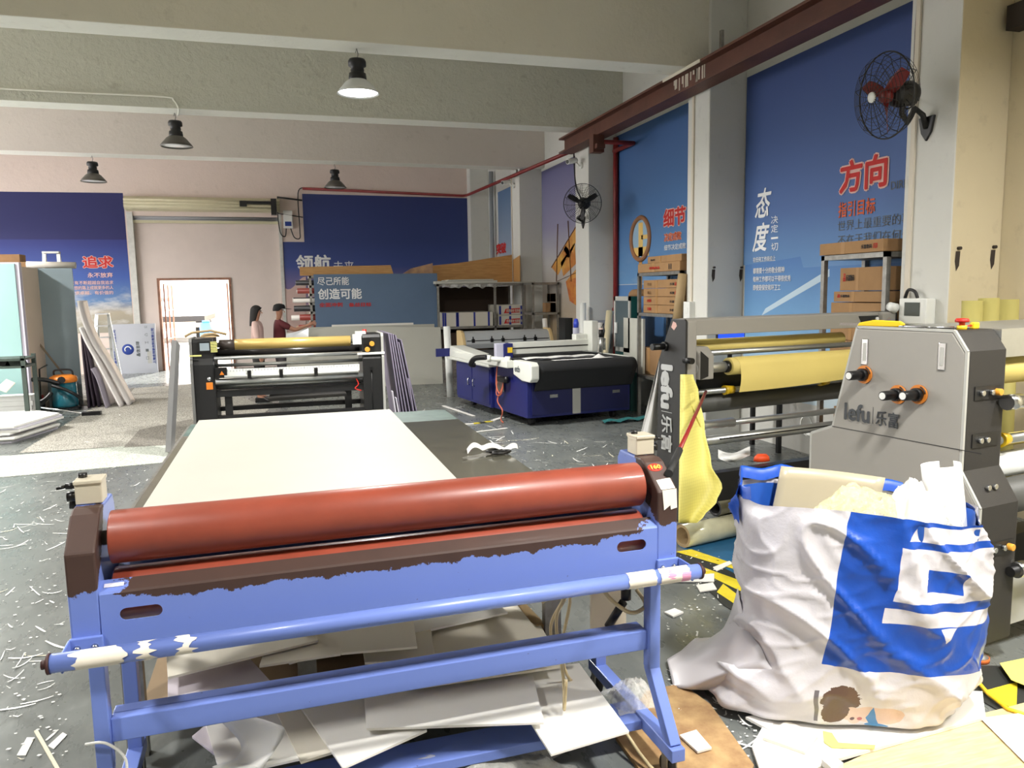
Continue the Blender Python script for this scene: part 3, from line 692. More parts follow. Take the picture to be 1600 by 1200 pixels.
a = L2(1366, 636); b = L2(1366, 662); MB().box(-.0075, -.007, a.y-.0012, a.y+.0012, b.z, a.z).build('logo_bar', M_logo_d, pn)
for z, ys in ((1.19, .088), (.985, .088), (.53, -.002)): MB().box(.06, .235, ys-.0025, ys, z-.03, z+.03).build('button_plate', M_black, G2)
for z, ys, xs in ((1.19, .085, (.10,.165)), (.985, .085, (.105,.15)), (.53, -.005, (.10,.165)), (.79, .04, (.105,.15))):
    for x in xs:
        MB().cyl((x, ys, z), (x, ys-.014, z), .0125, 14).build('push_button', M_chrome, G2, bevel=.002)
for z, ys in ((1.19, .085), (.53, -.005)): MB().cyl((.20, ys, z), (.20, ys-.025, z), .015, 14).build('push_button', M_gold, G2, bevel=.002)
ft = MB().cyl((.14,.06,.10), (.14,.06,.045), .009, 10).lathe([(0,.05), (.016,.045), (.018,.035), (.04,.022), (.044,.02), (0,.02)], 20, Matrix.Translation((.14,.06,0))).build('levelling_foot', M_steel, G2)
MB().cyl((.14,.06,0), (.14,.06,.02), .047, 20).build('foot_pad', mat('foot_orange', (214,110,50), .6), ft)
MB().cyl((.14,.8,.0), (.14,.8,.1), .03, 14).build('levelling_foot', M_steel, G2)
X1 = 1.75       # its rollers run off to the right
MB().box(.27, X1, .12, .62, 1.41, 1.455).box(.27, X1, .12,.16,1.33,1.41).build('top_cover', M_alu, G2)
MB().cyl((.28,.22,1.27), (X1,.22,1.27), .075, 28).build('yellow_film_roll', M_yellow_film, G2)
sh = MB().cyl((.25,.05,1.145), (X1,.05,1.145), .022, 18).build('winding_shaft', M_black, G2); MB().cyl((.22,.05,1.145), (.31,.05,1.145), .034, 18).build('shaft_collar', M_chrome, sh)
MB().cyl((.28,.26,1.075), (X1,.26,1.075), .02, 16).build('yellow_guide_roller', M_yellow_film, G2)
tb2 = MB().cyl((.28,.16,.95), (X1,.16,.95), .022, 18).build('guide_bar', M_alu, G2)
MB().cyl((.36,.16,.95), (.42,.16,.95), .036, 14, r1=.026).build('yellow_strap', M_yellow, tb2)
MB().cyl((.28,.3,.90), (X1,.3,.90), .03, 18).build('yellow_guide_roller', M_yellow_film, G2)
MB().cyl((.28,.2,.82), (X1,.2,.82), .06, 24).build('white_roll', M_white_paint, G2)
MB().cyl((.28,.12,.70), (X1,.12,.70), .08, 24).build('rubber_roller', M_gd, G2)
sh = MB().cyl((.2,-.02,.42), (X1,-.02,.42), .022, 16).build('winding_shaft', M_black, G2); MB().cyl((.24,-.02,.42), (.3,-.02,.42), .034, 18).build('shaft_collar', M_chrome, sh)
MB().box(.27, X1, .06, .1, .12, .36).build('lower_panel', M_gl, G2)
MB().box(.27, X1, .5, .62, .1, .3).build('base_beam', M_black, G2)
# odds and ends on its top
es = thing('stop_button_box', 'red mushroom stop button on the near grey machine', 'button', tuple(Matrix.Rotation(A2,3,'Z') @ Vector((.12,.2,1.455)) + Vector(P2)))
MB().cyl((0,0,0), (0,0,.018), .02, 16).build('base', M_yellow, es); MB().lathe([(.012,.018), (.012,.03), (.027,.032), (.029,.04), (.024,.048), (0,.05)], 20).build('mushroom_cap', M_red, es)
es2 = thing('cable_clip', 'small yellow clip with a red lead on top of the near grey machine', 'clip', tuple(Matrix.Rotation(A2,3,'Z') @ Vector((.205,.2,1.455)) + Vector(P2)))
MB().box(-.018, .018, -.012, .012, 0, .03).build('clip_body', M_yellow, es2, bevel=.006); MB().tube([(-.015,0,.015), (-.04,.0,.014), (-.055,0,.006)], .004, 6).build('lead', M_red, es2)
kn = thing('utility_knife', 'yellow utility knife lying on top of the near grey machine', 'knife', tuple(Matrix.Rotation(A2,3,'Z') @ Vector((.06,.56,1.4585)) + Vector(P2)), A2-R(75))
MB().prism([(-.11,0), (-.1,.016), (-.03,.03), (.09,.026), (.11,.012), (.1,0)], 'y', -.011, .011).build('knife_handle', M_yellow, kn, bevel=.004)
MB().box(-.2, -.1, -.001, .001, .002, .014).build('blade', M_chrome, kn)
rd = MB().cyl(Matrix.Rotation(A2,3,'Z') @ Vector((.03,.44,1.463)) + Vector(P2), Matrix.Rotation(A2,3,'Z') @ Vector((.1,.22,1.463)) + Vector(P2), .005, 8)
tag(rd.build('steel_rod', M_chrome), 'thin steel rod lying on top of the near grey machine', 'rod')

# the second machine behind it, seen from its left end
A1 = R(9.0); P1 = (2.495, 4.42, 0)
G1 = thing('roll_coater', 'second grey coating machine with yellow film rolls, further back by the cardboard boxes', 'coating machine', P1, A1, 'grey coating machines')
prof1 = [(0,.1), (0,1.44), (.015,1.455), (.15,1.455), (.28,1.19), (.295,.9), (.31,.1)]
MB().prism(prof1, 'x', .008, .085).build('end_housing', M_g, G1, bevel=.01)
pn1 = MB().prism(prof1, 'x', -.008, .008).build('side_panel', mat('side_panel_black', (38,37,36), .5), G1, bevel=.004)
N1 = Vector((math.cos(A1), math.sin(A1), 0))
def L1(px, py): return to_local(plane_hit(px, py, P1, N1), P1, A1)
# vertical logo reading downwards
letters('lefu', (-.0095, .255, 1.15), (0,0,-1), (0,-1,0), .30, .13, M_logo_l, pn1, .05)
letters('乐富', (-.0095, .245, .81), (0,0,-1), (0,-1,0), .25, .12, M_logo_l, pn1, .02)
MB().box(-.0095, -.009, .135, .25, .827, .831).build('logo_bar', M_logo_l, pn1)
MB().add([(-.0095,.15,1.4), (-.0095,.12,1.38), (-.0095,.09,1.41), (-.0095,.10,1.43), (-.0095,.13,1.44)], [(0,1,2,3,4)]).build('torn_label', M_pink_ink, pn1)
k = MB().cyl((-.008,.21,1.27), (-.12,.21,1.27), .022, 16).cyl((-.008,.21,1.27), (-.03,.21,1.27), .032, 16).build('knob', M_black_plastic, G1)
k = MB().cyl((.0,.02,1.19), (-.0,-.06,1.19), .02, 16).build('knob', M_black_plastic, G1)
XE = 1.95
bm_ = MB().prism([(.04,1.345), (.04,1.445), (.05,1.455), (.19,1.455), (.19,1.345)], 'x', .085, XE).build('top_beam', M_g, G1, bevel=.004)
cpnl = MB().add([(1.60,.037,1.43), (1.82,.037,1.43), (1.86,.037,1.37), (1.64,.037,1.37)], [(3,2,1,0)]).build('control_plate', M_black, bm_)
MB().cyl((1.79,.037,1.405), (1.79,.025,1.405), .014, 14).build('dial', M_white_paint, cpnl)
MB().cyl((1.88,.04,1.395), (1.88,.03,1.395), .032, 16).build('stop_plate', M_orange, bm_); MB().cyl((1.88,.03,1.395), (1.88,.0,1.395), .022, 16).build('stop_button', M_red, bm_)
MB().prism(prof1, 'x', XE, XE+.02).build('side_panel', M_bk, G1)
MB().prism(prof1, 'x', XE-.14, XE).build('end_housing', M_g, G1)
bk = MB().prism([(-.03,1.06), (-.03,1.22), (.03,1.27), (.12,1.27), (.12,1.06)], 'x', .085, .20).build('shaft_bracket', M_g, G1, bevel=.006)
MB().add([(.155,-.031,1.08), (.088,-.031,1.06), (.088,-.031,1.25), (.155,-.031,1.20)], [(0,1,2,3)]).build('bracket_cover', M_black, bk)
def zz(py, dy=0.15, px=1200): return at_y(px, py, 4.42+.35+dy).z
MB().cyl((.08,.22,1.255), (XE-.32,.22,1.255), .05, 24).build('yellow_film_roll', M_yellow_film, G1)
MB().cyl((.08,.14,1.215), (XE-.14,.14,1.215), .02, 20).build('guide_bar', M_alu, G1)
rl = MB().cyl((.36,.02,1.13), (XE-.14,.02,1.13), .058, 28).build('yellow_film_roll', M_yellow_film, G1)
sh = MB().cyl((.08,.02,1.13), (.36,.02,1.13), .034, 20).build('core_shaft', M_alu, rl); MB().cyl((.33,.02,1.13), (.36,.02,1.13), .04, 16).build('core_clamp', M_black_plastic, sh)
def drape(u, v):
    x = .40+(XE-.56)*u + .015*math.sin(v*3); a = math.pi*.5
    t = v*1.0
    if t < .45: aa = math.pi*.5 + (t/.45)*math.pi*.5; return (x, .02+.061*math.cos(aa), 1.13+.061*math.sin(aa))
    z = 1.13-(t-.45)/.55*(.17-.05*u*u)
    return (x, -.041-.012*math.sin((t-.45)*5), z)
MB().grid(drape, 20, 16).build('film_sheet', M_yellow_film, rl)
MB().cyl((.08,.22,1.02), (XE-.14,.22,1.02), .075, 24).build('black_roller', M_black, G1)
MB().cyl((.08,.12,.955), (XE-.14,.12,.955), .019, 18).build('guide_bar', M_alu, G1)
for x in (.46, 1.36): MB().cyl((x-.04,.12,.955), (x+.04,.12,.955), .034, 12, r1=.026).build('yellow_strap', M_yellow, G1)
MB().cyl((.08,.2,.86), (XE-.14,.2,.86), .062, 28).build('rubber_roller', M_gd, G1)
MB().cyl((.08,.25,.695), (XE-.14,.25,.695), .022, 20).cyl((.08,.25,.695), (.62,.25,.695), .034, 20).build('guide_bar', M_alu, G1)
w1 = MB().cyl((.1,.12,.615), (XE-.14,.12,.615), .034, 20).build('winding_shaft', M_alu, G1); MB().cyl((.085,.12,.615), (.14,.12,.615), .042, 16).build('core_clamp', M_black_plastic, w1)
MB().bar((.36,.085,.625), (XE-.2,.085,.625), .008,.008).build('wire', M_black, w1)
MB().box(.1, XE, .05, .12, .2, .40).box(.1, XE, .26, .31, .2, .3).build('base_beam', M_black, G1)
for x in (.045, XE-.07):
    for y in (.06, .25): MB().cyl((x,y,0), (x,y,.1), .03, 14).build('levelling_foot', M_steel, G1)

# ---------------------------------------------------------------- blue flatbed cutter
A3 = R(7.7); P3 = (2.83, 8.84, 0)
M_navy = mat('navy_cabinet', (30,36,104), .4, var=.06, scale=3); M_navy2 = mat('navy_panel', (22,26,78), .45)
M_felt = mat('black_felt', (34,35,37), .85, bump=.2, bscale=200); M_cw = mat('cutter_white', (222,224,216), .4)
F = thing('flatbed_cutter', 'large navy flatbed cutter with a black felt bed and white gantry', 'cutter', P3, A3)
MB().box(0, 1.48, .02, 2.3, .1, .70).build('bed_frame', M_navy, F, bevel=.01)
MB().box(.06, 1.44, .0, .02, .14, .62).build('front_panel', M_navy2, F)
MB().box(.62, .73, -.012, 0, .12, .52).build('grey_strip', M_gl, F)
for x in (.30, 1.2): MB().box(x, x+.11, -.008, 0, .34, .38).build('name_plate', M_chrome, F)
def felt(u, v):
    x = .08+1.40*u
    if v < .5: return (x, 2.28-2.33*(v/.5), .79)
    a = (v-.5)/.5
    if a < .3: t = a/.3*math.pi/2; return (x, -.05-.10*math.sin(t), .69+.10*math.cos(t))
    return (x, -.15+.13*((a-.3)/.7), .69-.25*((a-.3)/.7))
MB().grid(felt, 16, 40).build('felt_bed', M_felt, F, solid=.006)
cpb = MB().prism([(-.12,.56), (-.17,.6), (-.17,.76), (-.12,.8), (.35,.8), (.35,.62), (.1,.56)], 'x', -.03, .08).build('end_cap', M_cw, F, bevel=.012)
letters('etb', (-.0315,.30,.66), (0,-1,0), (0,0,1), .16, .08, M_grey_ink, cpb, .03)
MB().box(-.12, .02, .35, 2.3, .70, .79).box(1.44,1.5,.0,2.3,.7,.8).build('side_rail', M_cw, F, bevel=.01)
cb = MB().box(-.045, -.0, 1.05, 2.35, .1, .66).build('cabinet', M_navy, F, bevel=.008)
for y0 in (1.08, 1.72):
    d = MB().box(-.057, -.045, y0, y0+.61, .14, .62).build('door', M_navy, F, bevel=.004)
    yh = y0+.53 if y0 < 1.5 else y0+.08
    MB().tube([(-.057,yh,.34), (-.085,yh,.35), (-.085,yh,.43), (-.057,yh,.44)], .008, 8).build('door_handle', M_chrome, d)
MB().box(-.12, .1, .95, 2.6, .66, .70).prism([(1.0,.70), (1.0,.76), (2.5,.86), (2.55,.70)], 'x', -.09, .14).build('feed_cover', M_cw, F, bevel=.01)
bl = MB().box(-.30, -.0, 2.52, 2.55, .70, .82).build('roll_holder', M_navy, F)
gy = 0.78
MB().box(.02, .15, gy-.04, gy+.08, .55, .98).build('gantry_post', M_navy, F, bevel=.006)
MB().box(-.08, .06, gy-.02, gy+.06, .78, .985).build('post_cover', mat('pale_lilac_cover', (188,188,206), .4), F, bevel=.01)
wsn = MB().slab([(.07,gy-.042,.93), (.14,gy-.042,.93), (.14,gy-.042,.86), (.07,gy-.042,.86)], .001).build('warning_sticker', M_yellow, F)
MB().box(.15, 1.46, gy, gy+.11, .915, .985).box(.15, 1.46, gy+.01, gy+.09, .83, .905).build('gantry_beam', M_cw, F, bevel=.006)
MB().box(.15, 1.46, gy+.005, gy+.1, .902, .918).build('gantry_groove', M_black, F)
hd = MB().box(1.30, 1.40, gy-.1, gy+.14, .82, 1.24).box(1.12,1.3,gy+.02,gy+.14,.98,1.06).build('cutting_head', M_cw, F, bevel=.012)
MB().cyl((1.42,gy-.14,.82), (1.42,gy-.14,1.02), .03, 16).cyl((1.42,gy-.14,.78), (1.42,gy-.14,.82), .015, 12).cyl((1.48,gy-.12,.84), (1.48,gy-.12,1.0), .022, 12).build('tool_spindle', M_alu, hd)
MB().cyl((1.42,gy-.14,1.02), (1.42,gy-.14,1.12), .034, 16).build('tool_motor', M_black, hd); MB().cyl((1.42,gy-.14,1.1), (1.42,gy-.14,1.14), .03, 16).build('motor_cap', mat('pale_pink_cap', (226,200,188), .5), hd)
MB().tube([(1.43,gy-.1,1.1), (1.47,gy-.12,1.2), (1.5,gy-.1,1.1), (1.48,gy-.1,1.0)], .008, 6).build('cable', M_black, hd)
MB().cyl((-.25,.62,.81), (-.02,.50,.79), .03, 14).cyl((-.26,.63,.81), (-.22,.61,.81), .045, 14).cyl((-.06,.53,.79), (-.0,.49,.79), .045, 14).build('air_motor', M_cw, F)
MB().tube(sag([(-.24,.72,.82), (-.34,.85,.80), (-.36,.95,.72), (-.30,1.0,.70)]), .035, 8).build('cable_chain', M_black, F)
MB().box(-.02, -.012, .68, .92, .36, .56).build('valve_panel', M_steel, F); MB().box(-.09,-.02,.5,.72,.50,.56).cyl((-.06,.5,.5),(-.06,.5,.58),.03,12).build('valve_block', M_black_plastic, F)
MB().tube(sag([(-.03,.85,.68), (-.05,.85,.45), (-.07,.7,.34), (-.05,.62,.45), (-.08,.75,.25), (-.12,.5,.15), (-.1,.6,.02), (-.16,.4,.015)]), .009, 6).tube(sag([(-.05,.6,.56), (-.08,.62,.35), (-.07,.8,.32), (-.03,.86,.5)]), .008, 6).build('red_air_hose', mat('red_hose', (206,110,84), .4), F)
for x, y in ((.12,.15), (1.3,.15), (.12,2.1), (1.3,2.1)):
    MB().cyl((x-.03,y,.05), (x+.03,y,.05), .05, 18).box(x-.02,x+.02,y-.02,y+.02,.05,.1).build('caster', M_rubber, F)
def on3(x, y, z): return Matrix.Rotation(A3,3,'Z') @ Vector((x,y,z)) + Vector(P3)
pq = MB(); rr_ = random.Random(4)
pq.grid(lambda u, v: on3(.12+1.05*u, .30+.22*v, .799+.012*abs(math.sin(u*9+v*3))), 30, 4)
tag(pq.build('cut_vinyl_sheet', M_paper), 'crumpled white sheet lying under the gantry on the black felt bed', 'sheet')
pq = MB().grid(lambda u, v: on3(.35+.85*u, -.04+.09*v, .80+.05*max(0, 1-abs(u-.8)*9)*v+.002), 40, 4)
tag(pq.build('white_offcut', M_paper), 'white strip with a folded peak on the front edge of the black felt bed', 'sheet')
pq = MB().grid(lambda u, v: on3(.25+.9*u, .14+.12*v, .803+.008*abs(math.sin(u*17+v*5))), 40, 3)
tag(pq.build('cut_vinyl_sheet', mat('dark_vinyl', (60,62,70), .5)), 'dark cut vinyl strip on the felt bed in front of the white sheet', 'sheet')
wt = MB().pipe((2.53, 11.95, 0), (2.50, 11.95, 1.12), .055, .012, 24)
tag(wt.build('white_tube', M_white_paint), 'white cardboard tube standing at the left of the navy cutter', 'tube')
tl = MB().grid(lambda u, v: on3(.9+.7*u, -.18-.16*v, .015+.03*abs(math.sin(u*8+v*4))), 20, 5)
tag(tl.build('vinyl_scrap', mat('teal_vinyl', (60,128,130), .5)), 'crumpled teal and white vinyl scrap on the floor before the navy cutter', 'scrap')

# silver plotter behind the cutter
Y4 = 12.35; a, b = at_y(722, 535, Y4), at_y(868, 530, Y4)
Pl = thing('vinyl_plotter', 'silver roll plotter with tan end caps behind the navy cutter', 'plotter', (a.x, Y4, 0), R(4))
W4 = b.x-a.x
MB().prism([(0,.72), (-.03,.8), (.06,.97), (.12,1.0), (.3,1.0), (.3,.72)], 'x', .05, W4-.05).build('body', mat('plotter_silver', (186,190,192), .4, .2), Pl, bevel=.01)
for x in (0, W4-.06): MB().prism([(-.02,.7), (-.05,.8), (.05,.99), (.12,1.02), (.32,1.02), (.32,.7)], 'x', x, x+.06).build('end_cap', mat('tan_cap', (206,180,130), .5), Pl, bevel=.012)
MB().bar((.08,.0,.85), (W4-.08,.0,.85), .015, .015).build('rail', M_black, Pl)
for f_ in (.1, .3, .42, .66, .78): MB().box(f_*W4, f_*W4+.05, -.03, .0, .82, .88).cyl((f_*W4+.025,-.01,.88), (f_*W4+.025,-.01,.92), .01, 8).build('pinch_knob', M_black_plastic, Pl)
for x in (.15, W4-.15): MB().box(x-.03, x+.03, .1, .2, 0, .72).box(x-.03,x+.03,-.15,.4,0,.05).build('leg', M_black, Pl)

# ---------------------------------------------------------------- black roll laminator in the middle
Y5 = 9.3
def xz5(px, py): p = at_y(px, py, Y5); return p.x, p.z
B5 = thing('roll_laminator', 'black roll laminator with silver rollers and yellow knobs beyond the white table', 'laminator', (.1, Y5, 0), 0)
def l5(px, py): x, z = xz5(px, py); return x-.1, z
lx0, _ = l5(303, 600); lx1, _ = l5(337, 600); rx0, _ = l5(568, 600); rx1, _ = l5(598, 600); _, zt = l5(320, 530)
for i, (x0, x1) in enumerate(((lx0, lx1), (rx0, rx1))):
    MB().prism([(0,.05), (0,.88), (.03,.95), (.03,zt-.04), (.06,zt), (.5,zt), (.55,.9), (.6,.05)], 'x', x0, x1).build('end_housing', M_black, B5, bevel=.01)
    xs = x0-.03 if i == 0 else x1
    MB().prism([(-.01,.05), (-.01,.90), (.02,.96), (.02,zt-.03), (.05,zt+.01), (.52,zt+.01), (.6,.9), (.62,.05)], 'x', xs, xs+.03).build('side_trim', M_gl if i else mat('trim_grey', (120,120,118), .5), B5, bevel=.004)
MB().box(rx0-.06, rx1+.035, -.012, .1, .93, .955).build('shelf_lip', M_white_paint, B5)
sc5 = MB().box(lx0+.06, lx0+.2, .012, .028, zt-.15, zt-.03).build('control_box', M_black_plastic, B5); MB().box(lx0+.085, lx0+.185, .006, .012, zt-.13, zt-.045).build('screen', mat('grey_screen', (150,162,170), .2), sc5)
tps = MB()
for k in range(7): tps.box(lx0+.2, lx0+.27, .0, .004, zt-.15+.018*k, zt-.14+.018*k)
tps.build('tape_strip', mat('pale_yellow_tape', (232,228,140), .6), B5)
MB().box(lx0-.03, lx0+.1, -.02, -.012, zt-.19, zt-.175).build('tape_strip', mat('pale_yellow_tape2', (232,228,140), .6), B5)
wl = MB().box(lx0+.13, lx0+.2, -.006, 0, .60, .68).build('warning_label', M_orange, B5); MB().lathe([(0,.01), (.02,.008), (.022,0)], 14, Matrix.Translation((lx0+.165,-.002,.72)) @ Matrix.Rotation(R(90),4,'X')).build('bolt', M_chrome, B5)
for px, py in ((581,537), (574,546)):
    x, z = l5(px, py); MB().cyl((x,.02,z), (x,-.02,z), .03, 16).build('knob', M_gold, B5, bevel=.004)
MB().box(rx0+.02, rx0+.1, .0, .03, zt-.12, zt-.04).build('switch_box', M_black_plastic, B5)
x, z = l5(572, 517); MB().cyl((x,.2,zt), (x,.2,zt+.05), .025, 14).build('stop_button', M_red, B5)
MB().box(rx0-.06, rx0+.06, .1, .2, zt-.02, zt+.03).box(rx0-.1, rx0+.01, .05, .12, zt-.12, zt+.0).build('film_brake', M_white_paint, B5)
def z5(py): return l5(450, py)[1]
g1 = MB().cyl((lx1+.22,.18,z5(537)), (rx0-.12,.18,z5(537)), .062, 28).build('film_roll', mat('gold_film', (206,176,104), .35, .2), B5)
MB().cyl((lx1+.05,.18,z5(537)), (lx1+.22,.18,z5(537)), .060, 24).build('film_end', mat('brown_dark_film', (58,50,46), .4), g1); MB().cyl((lx1,.18,z5(537)), (rx0,.18,z5(537)), .03, 16).build('core_shaft', M_alu, g1)
MB().cyl((lx1,.4,z5(552)), (rx0,.4,z5(552)), .06, 24).build('black_roller', mat('film_black', (44,42,42), .25), B5)
for nm, py, r_, yy in (('guide_bar',556,.022,.02), ('guide_bar',568,.02,.1), ('pull_roller',592,.035,.02), ('pull_roller',600,.03,.12)):
    MB().cyl((lx1,yy,z5(py)), (rx0,yy,z5(py)), r_, 20).build(nm, M_alu, B5)
rlx = MB().box(lx1+.1, rx0-.04, .0, .012, z5(583)-.005, z5(575)+.012).build('ruler_rail', M_white_paint, B5)
tk = MB()
for k in range(44): tk.box(lx1+.13+k*.034, lx1+.134+k*.034, -.002, 0, z5(577), z5(577)+(.016 if k % 5 else .026))
tk.build('ruler_marks', M_grey_ink, rlx)
MB().cyl((lx1+.1,-.02,z5(584)), (rx0-.06,-.02,z5(584)), .018, 14).build('slitter_bar', M_white_paint, B5)
for f_ in (.25, .5, .78): MB().box(lx1+f_*1.4, lx1+f_*1.4+.04, -.05, .0, z5(588), z5(576)).build('slitter', M_black_plastic, B5)
cx_ = MB().box(lx1, lx1+.13, -.03, .02, z5(586), z5(570)).build('carriage', M_black_plastic, B5); MB().prism([(lx1+.05,z5(581)), (lx1+.1,z5(581)), (lx1+.075,z5(575))], 'y', -.034, -.03).build('warning_triangle', M_orange, cx_)
MB().box(lx1, rx0, .05, .12, z5(616), z5(606)).box(lx1, rx0, .35, .42, z5(616), z5(606)).build('cross_beam', M_black, B5)
MB().box(lx1+.08, lx1+.16, .1, .18, .1, z5(616)).build('inner_post', M_black, B5); MB().box(rx0-.2, rx0-.12, .3, .38, .1, z5(616)).build('inner_post', M_black, B5)
MB().box(lx1, rx0, .05, .13, z5(654), z5(645)).box(lx1, rx0, .45, .53, z5(645), z5(638)).build('base_beam', M_black, B5)
MB().slab([(lx1+.55,.2,z5(628)), (rx0-.18,.2,z5(626)), (rx0-.22,.5,z5(610)), (lx1+.6,.5,z5(612))], .01).build('drip_tray', mat('dark_grey_tray', (70,68,66), .3), B5)
for x in (lx0+.1, rx1-.1):
    for y in (.08, .5): MB().cyl((x,y,0), (x,y,.06), .035, 14).build('levelling_foot', M_steel, B5)
MB().tube([(rx0+.10,-.006,.76), (rx0+.10,-.012,.4), (rx0+.11,-.006,.1)], .006, 6).cyl((rx0+.10,0,.76),(rx0+.10,-.03,.76),.02,10).build('cable', M_black_plastic, B5)
MB().tube(sag([(rx0-.1,.03,z5(592)), (rx0-.06,.0,z5(605)), (rx0-.1,.0,z5(612)), (rx0-.03,.0,z5(616))]), .007, 6).build('red_wire', M_red, B5)
# cap lying on top of its left end, tall prop board leaning at its left, boards leaning at its right
cpt = MB().lathe([(0,.05), (.06,.045), (.1,.02), (.11,0)], 24, Matrix.Translation((lx0+.28,Y5+.25,zt+.012))).tube([(lx0+.02,Y5+.2,zt+.03), (lx0+.1,Y5+.15,zt+.07), (lx0+.3,Y5+.12,zt+.09), (lx0+.46,Y5+.2,zt+.04)], .015, 8)
tag(cpt.build('coiled_cable', M_kraft), 'coiled cable lying on the left end of the black laminator', 'cable')
a = at_y(292, 535, 8.9); b = at_y(280, 690, 8.6)
lp = MB().bar((-1.10,9.0,1.16), (-1.20,8.75,.01), .05, .35, up=(0,1,0))
tag(lp.build('leaning_sheet', mat('grey_edge_panel', (128,128,128), .5)), 'thin grey panel leaning against the left end of the black laminator', 'panel')
M_purple = mat('purple_grey_board', (138,130,150), .6); M_pw = mat('pale_lilac_edge', (206,202,214), .6)
for i, (xt, zt_, xb) in enumerate(((1.23,1.17,1.36), (1.255,1.165,1.40), (1.28,1.16,1.44), (1.31,1.15,1.485), (1.348,1.06,1.53), (1.378,1.09,1.575), (1.44,.62,1.515), (1.235,.48,1.29), (1.275,.40,1.335))):
    y0, y1 = (9.32, 10.35) if i < 6 else (9.2, 9.3) if i > 6 else (9.24, 9.32)
    b = MB().add([(xt,y0,zt_), (xt+.014,y0,zt_), (xb+.014,y0,.0), (xb,y0,.0), (xt,y1,zt_), (xt+.014,y1,zt_), (xb+.014,y1,.0), (xb,y1,.0)], [(0,1,2,3),(7,6,5,4),(0,4,5,1),(1,5,6,2),(2,6,7,3),(3,7,4,0)])
    ords = ('innermost', 'second', 'third', 'fourth', 'fifth, slightly shorter', 'outermost tall one', 'short front one')
    if i < 7: tag(b.build('leaning_board', [M_purple]), 'purple grey board leaning at the right of the black laminator, '+ords[i], 'board', 'boards leaning on the black laminator')
    else: tag(b.build('leaning_board', [M_pw]), ('short white board leaning by the right foot of the black laminator, left one', 'short white board leaning by the right foot of the black laminator, right one')[i-7], 'board', 'boards leaning on the black laminator')
# ---------------------------------------------------------------- big waste bag
BC = Vector((2.15, 2.415, 0)); BE1 = Vector((math.cos(R(-20)), math.sin(R(-20)), 0)); BE2 = Vector((-BE1.y, BE1.x, 0))
def lerp_tab(t, tab):
    for (a, x), (b, y) in zip(tab, tab[1:]):
        if t <= b: k = (t-a)/(b-a); k = k*k*(3-2*k); return x+(y-x)*k
    return tab[-1][1]
TL = [(0,.50), (.03,.60), (.14,.555), (.3,.475), (.5,.455), (.75,.47), (.93,.46), (1,.44)]
TR = [(0,.22), (.05,.32), (.2,.42), (.4,.455), (.8,.45), (1,.43)]
TW = [(0,.22), (.05,.29), (.2,.315), (.45,.305), (.75,.28), (1,.25)]
def sg(x, n): return math.copysign(abs(x)**n, x)
def bag(u, t, wr=True):
    th = 2*math.pi*u; a, b = math.cos(th), math.sin(th)
    ra = lerp_tab(t, TR) if a > 0 else lerp_tab(t, TL)
    x1 = ra*sg(a, .75); x2 = lerp_tab(t, TW)*sg(b, .75)
    z = .012 + .845*t + (t*t)*(-.035*(a+1) + .02*math.sin(3*th+1))
    p = BC + BE1*(x1 - .03*t) + BE2*(x2 - .02*t) + Vector((0,0,z))
    if wr:
        nrm = (BE1*a + BE2*b).normalized(); q = Vector((x1*2.2+x2, z*2.2, x2*2))
        rot = Vector((q.x*.8+q.y*.6, -q.x*.6+q.y*.8, q.z))
        s1 = 1-abs(noise.noise(Vector((rot.x*2.4, rot.y*.9, rot.z))+Vector((3,1,0)))*2)
        s2 = 1-abs(noise.noise(rot*3.1+Vector((7,2,5)))*2)
        s3 = 1-abs(noise.noise(Vector((rot.x*2, rot.y*5.5, 0))+Vector((1,9,2)))*2)
        edge = min(1, t*6)
        p += nrm*((s1**3)*.032 + (s2**4)*.007 + (s3**5)*.007 - .018)*edge
        if t < .12: p += nrm*.05*noise.noise(Vector((a*3, b*3, 1)))*(1-t/.12)
    return p
# where the print falls on the sheet
_G = []
for i in range(0, 321):
    for j in range(0, 121):
        uu = .45+.6*i/320; tt = j/120; p = bag(uu, tt, False); v = p-_O; f_ = v.dot(_f)
        th = 2*math.pi*uu
        if (BE1*math.cos(th)/.5+BE2*math.sin(th)/.28).dot(_O-p) < -.0: continue
        _G.append((800+FPX*v.dot(CR)/f_, 600+FPX*v.dot(CDN)/f_, uu, tt))
def buv(px, py):
    g_ = min(_G, key=lambda q: (q[0]-px)**2+(q[1]-py)**2); return (g_[2], g_[3])
M_bag = mat('bag_sheet', (212,208,212), .35, coat=.3); g = NG(M_bag)
n_ = g.nt.nodes.new('ShaderNodeUVMap'); n_.uv_map = 'print'; sp_ = g.nt.nodes.new('ShaderNodeSeparateXYZ'); g.nt.links.new(n_.outputs[0], sp_.inputs[0]); UU, VV = sp_.outputs[0], sp_.outputs[1]
def poly(pts):               # convex polygon mask in sheet coordinates
    ar = sum(a[0]*b[1]-b[0]*a[1] for a, b in zip(pts, pts[1:]+pts[:1]))
    if ar < 0: pts = pts[::-1]
    m = None
    for a, b in zip(pts, pts[1:]+pts[:1]):
        dx, dy = b[0]-a[0], b[1]-a[1]
        e = g.math('MULTIPLY_ADD', UU, -dy, a[0]*dy-a[1]*dx); e = g.math('MULTIPLY_ADD', VV, dx, e)
        e = g.math('GREATER_THAN', e, 0.0); m = e if m is None else g.math('MULTIPLY', m, e)
    return m
def pquad(pp): return poly([buv(*q) for q in pp])
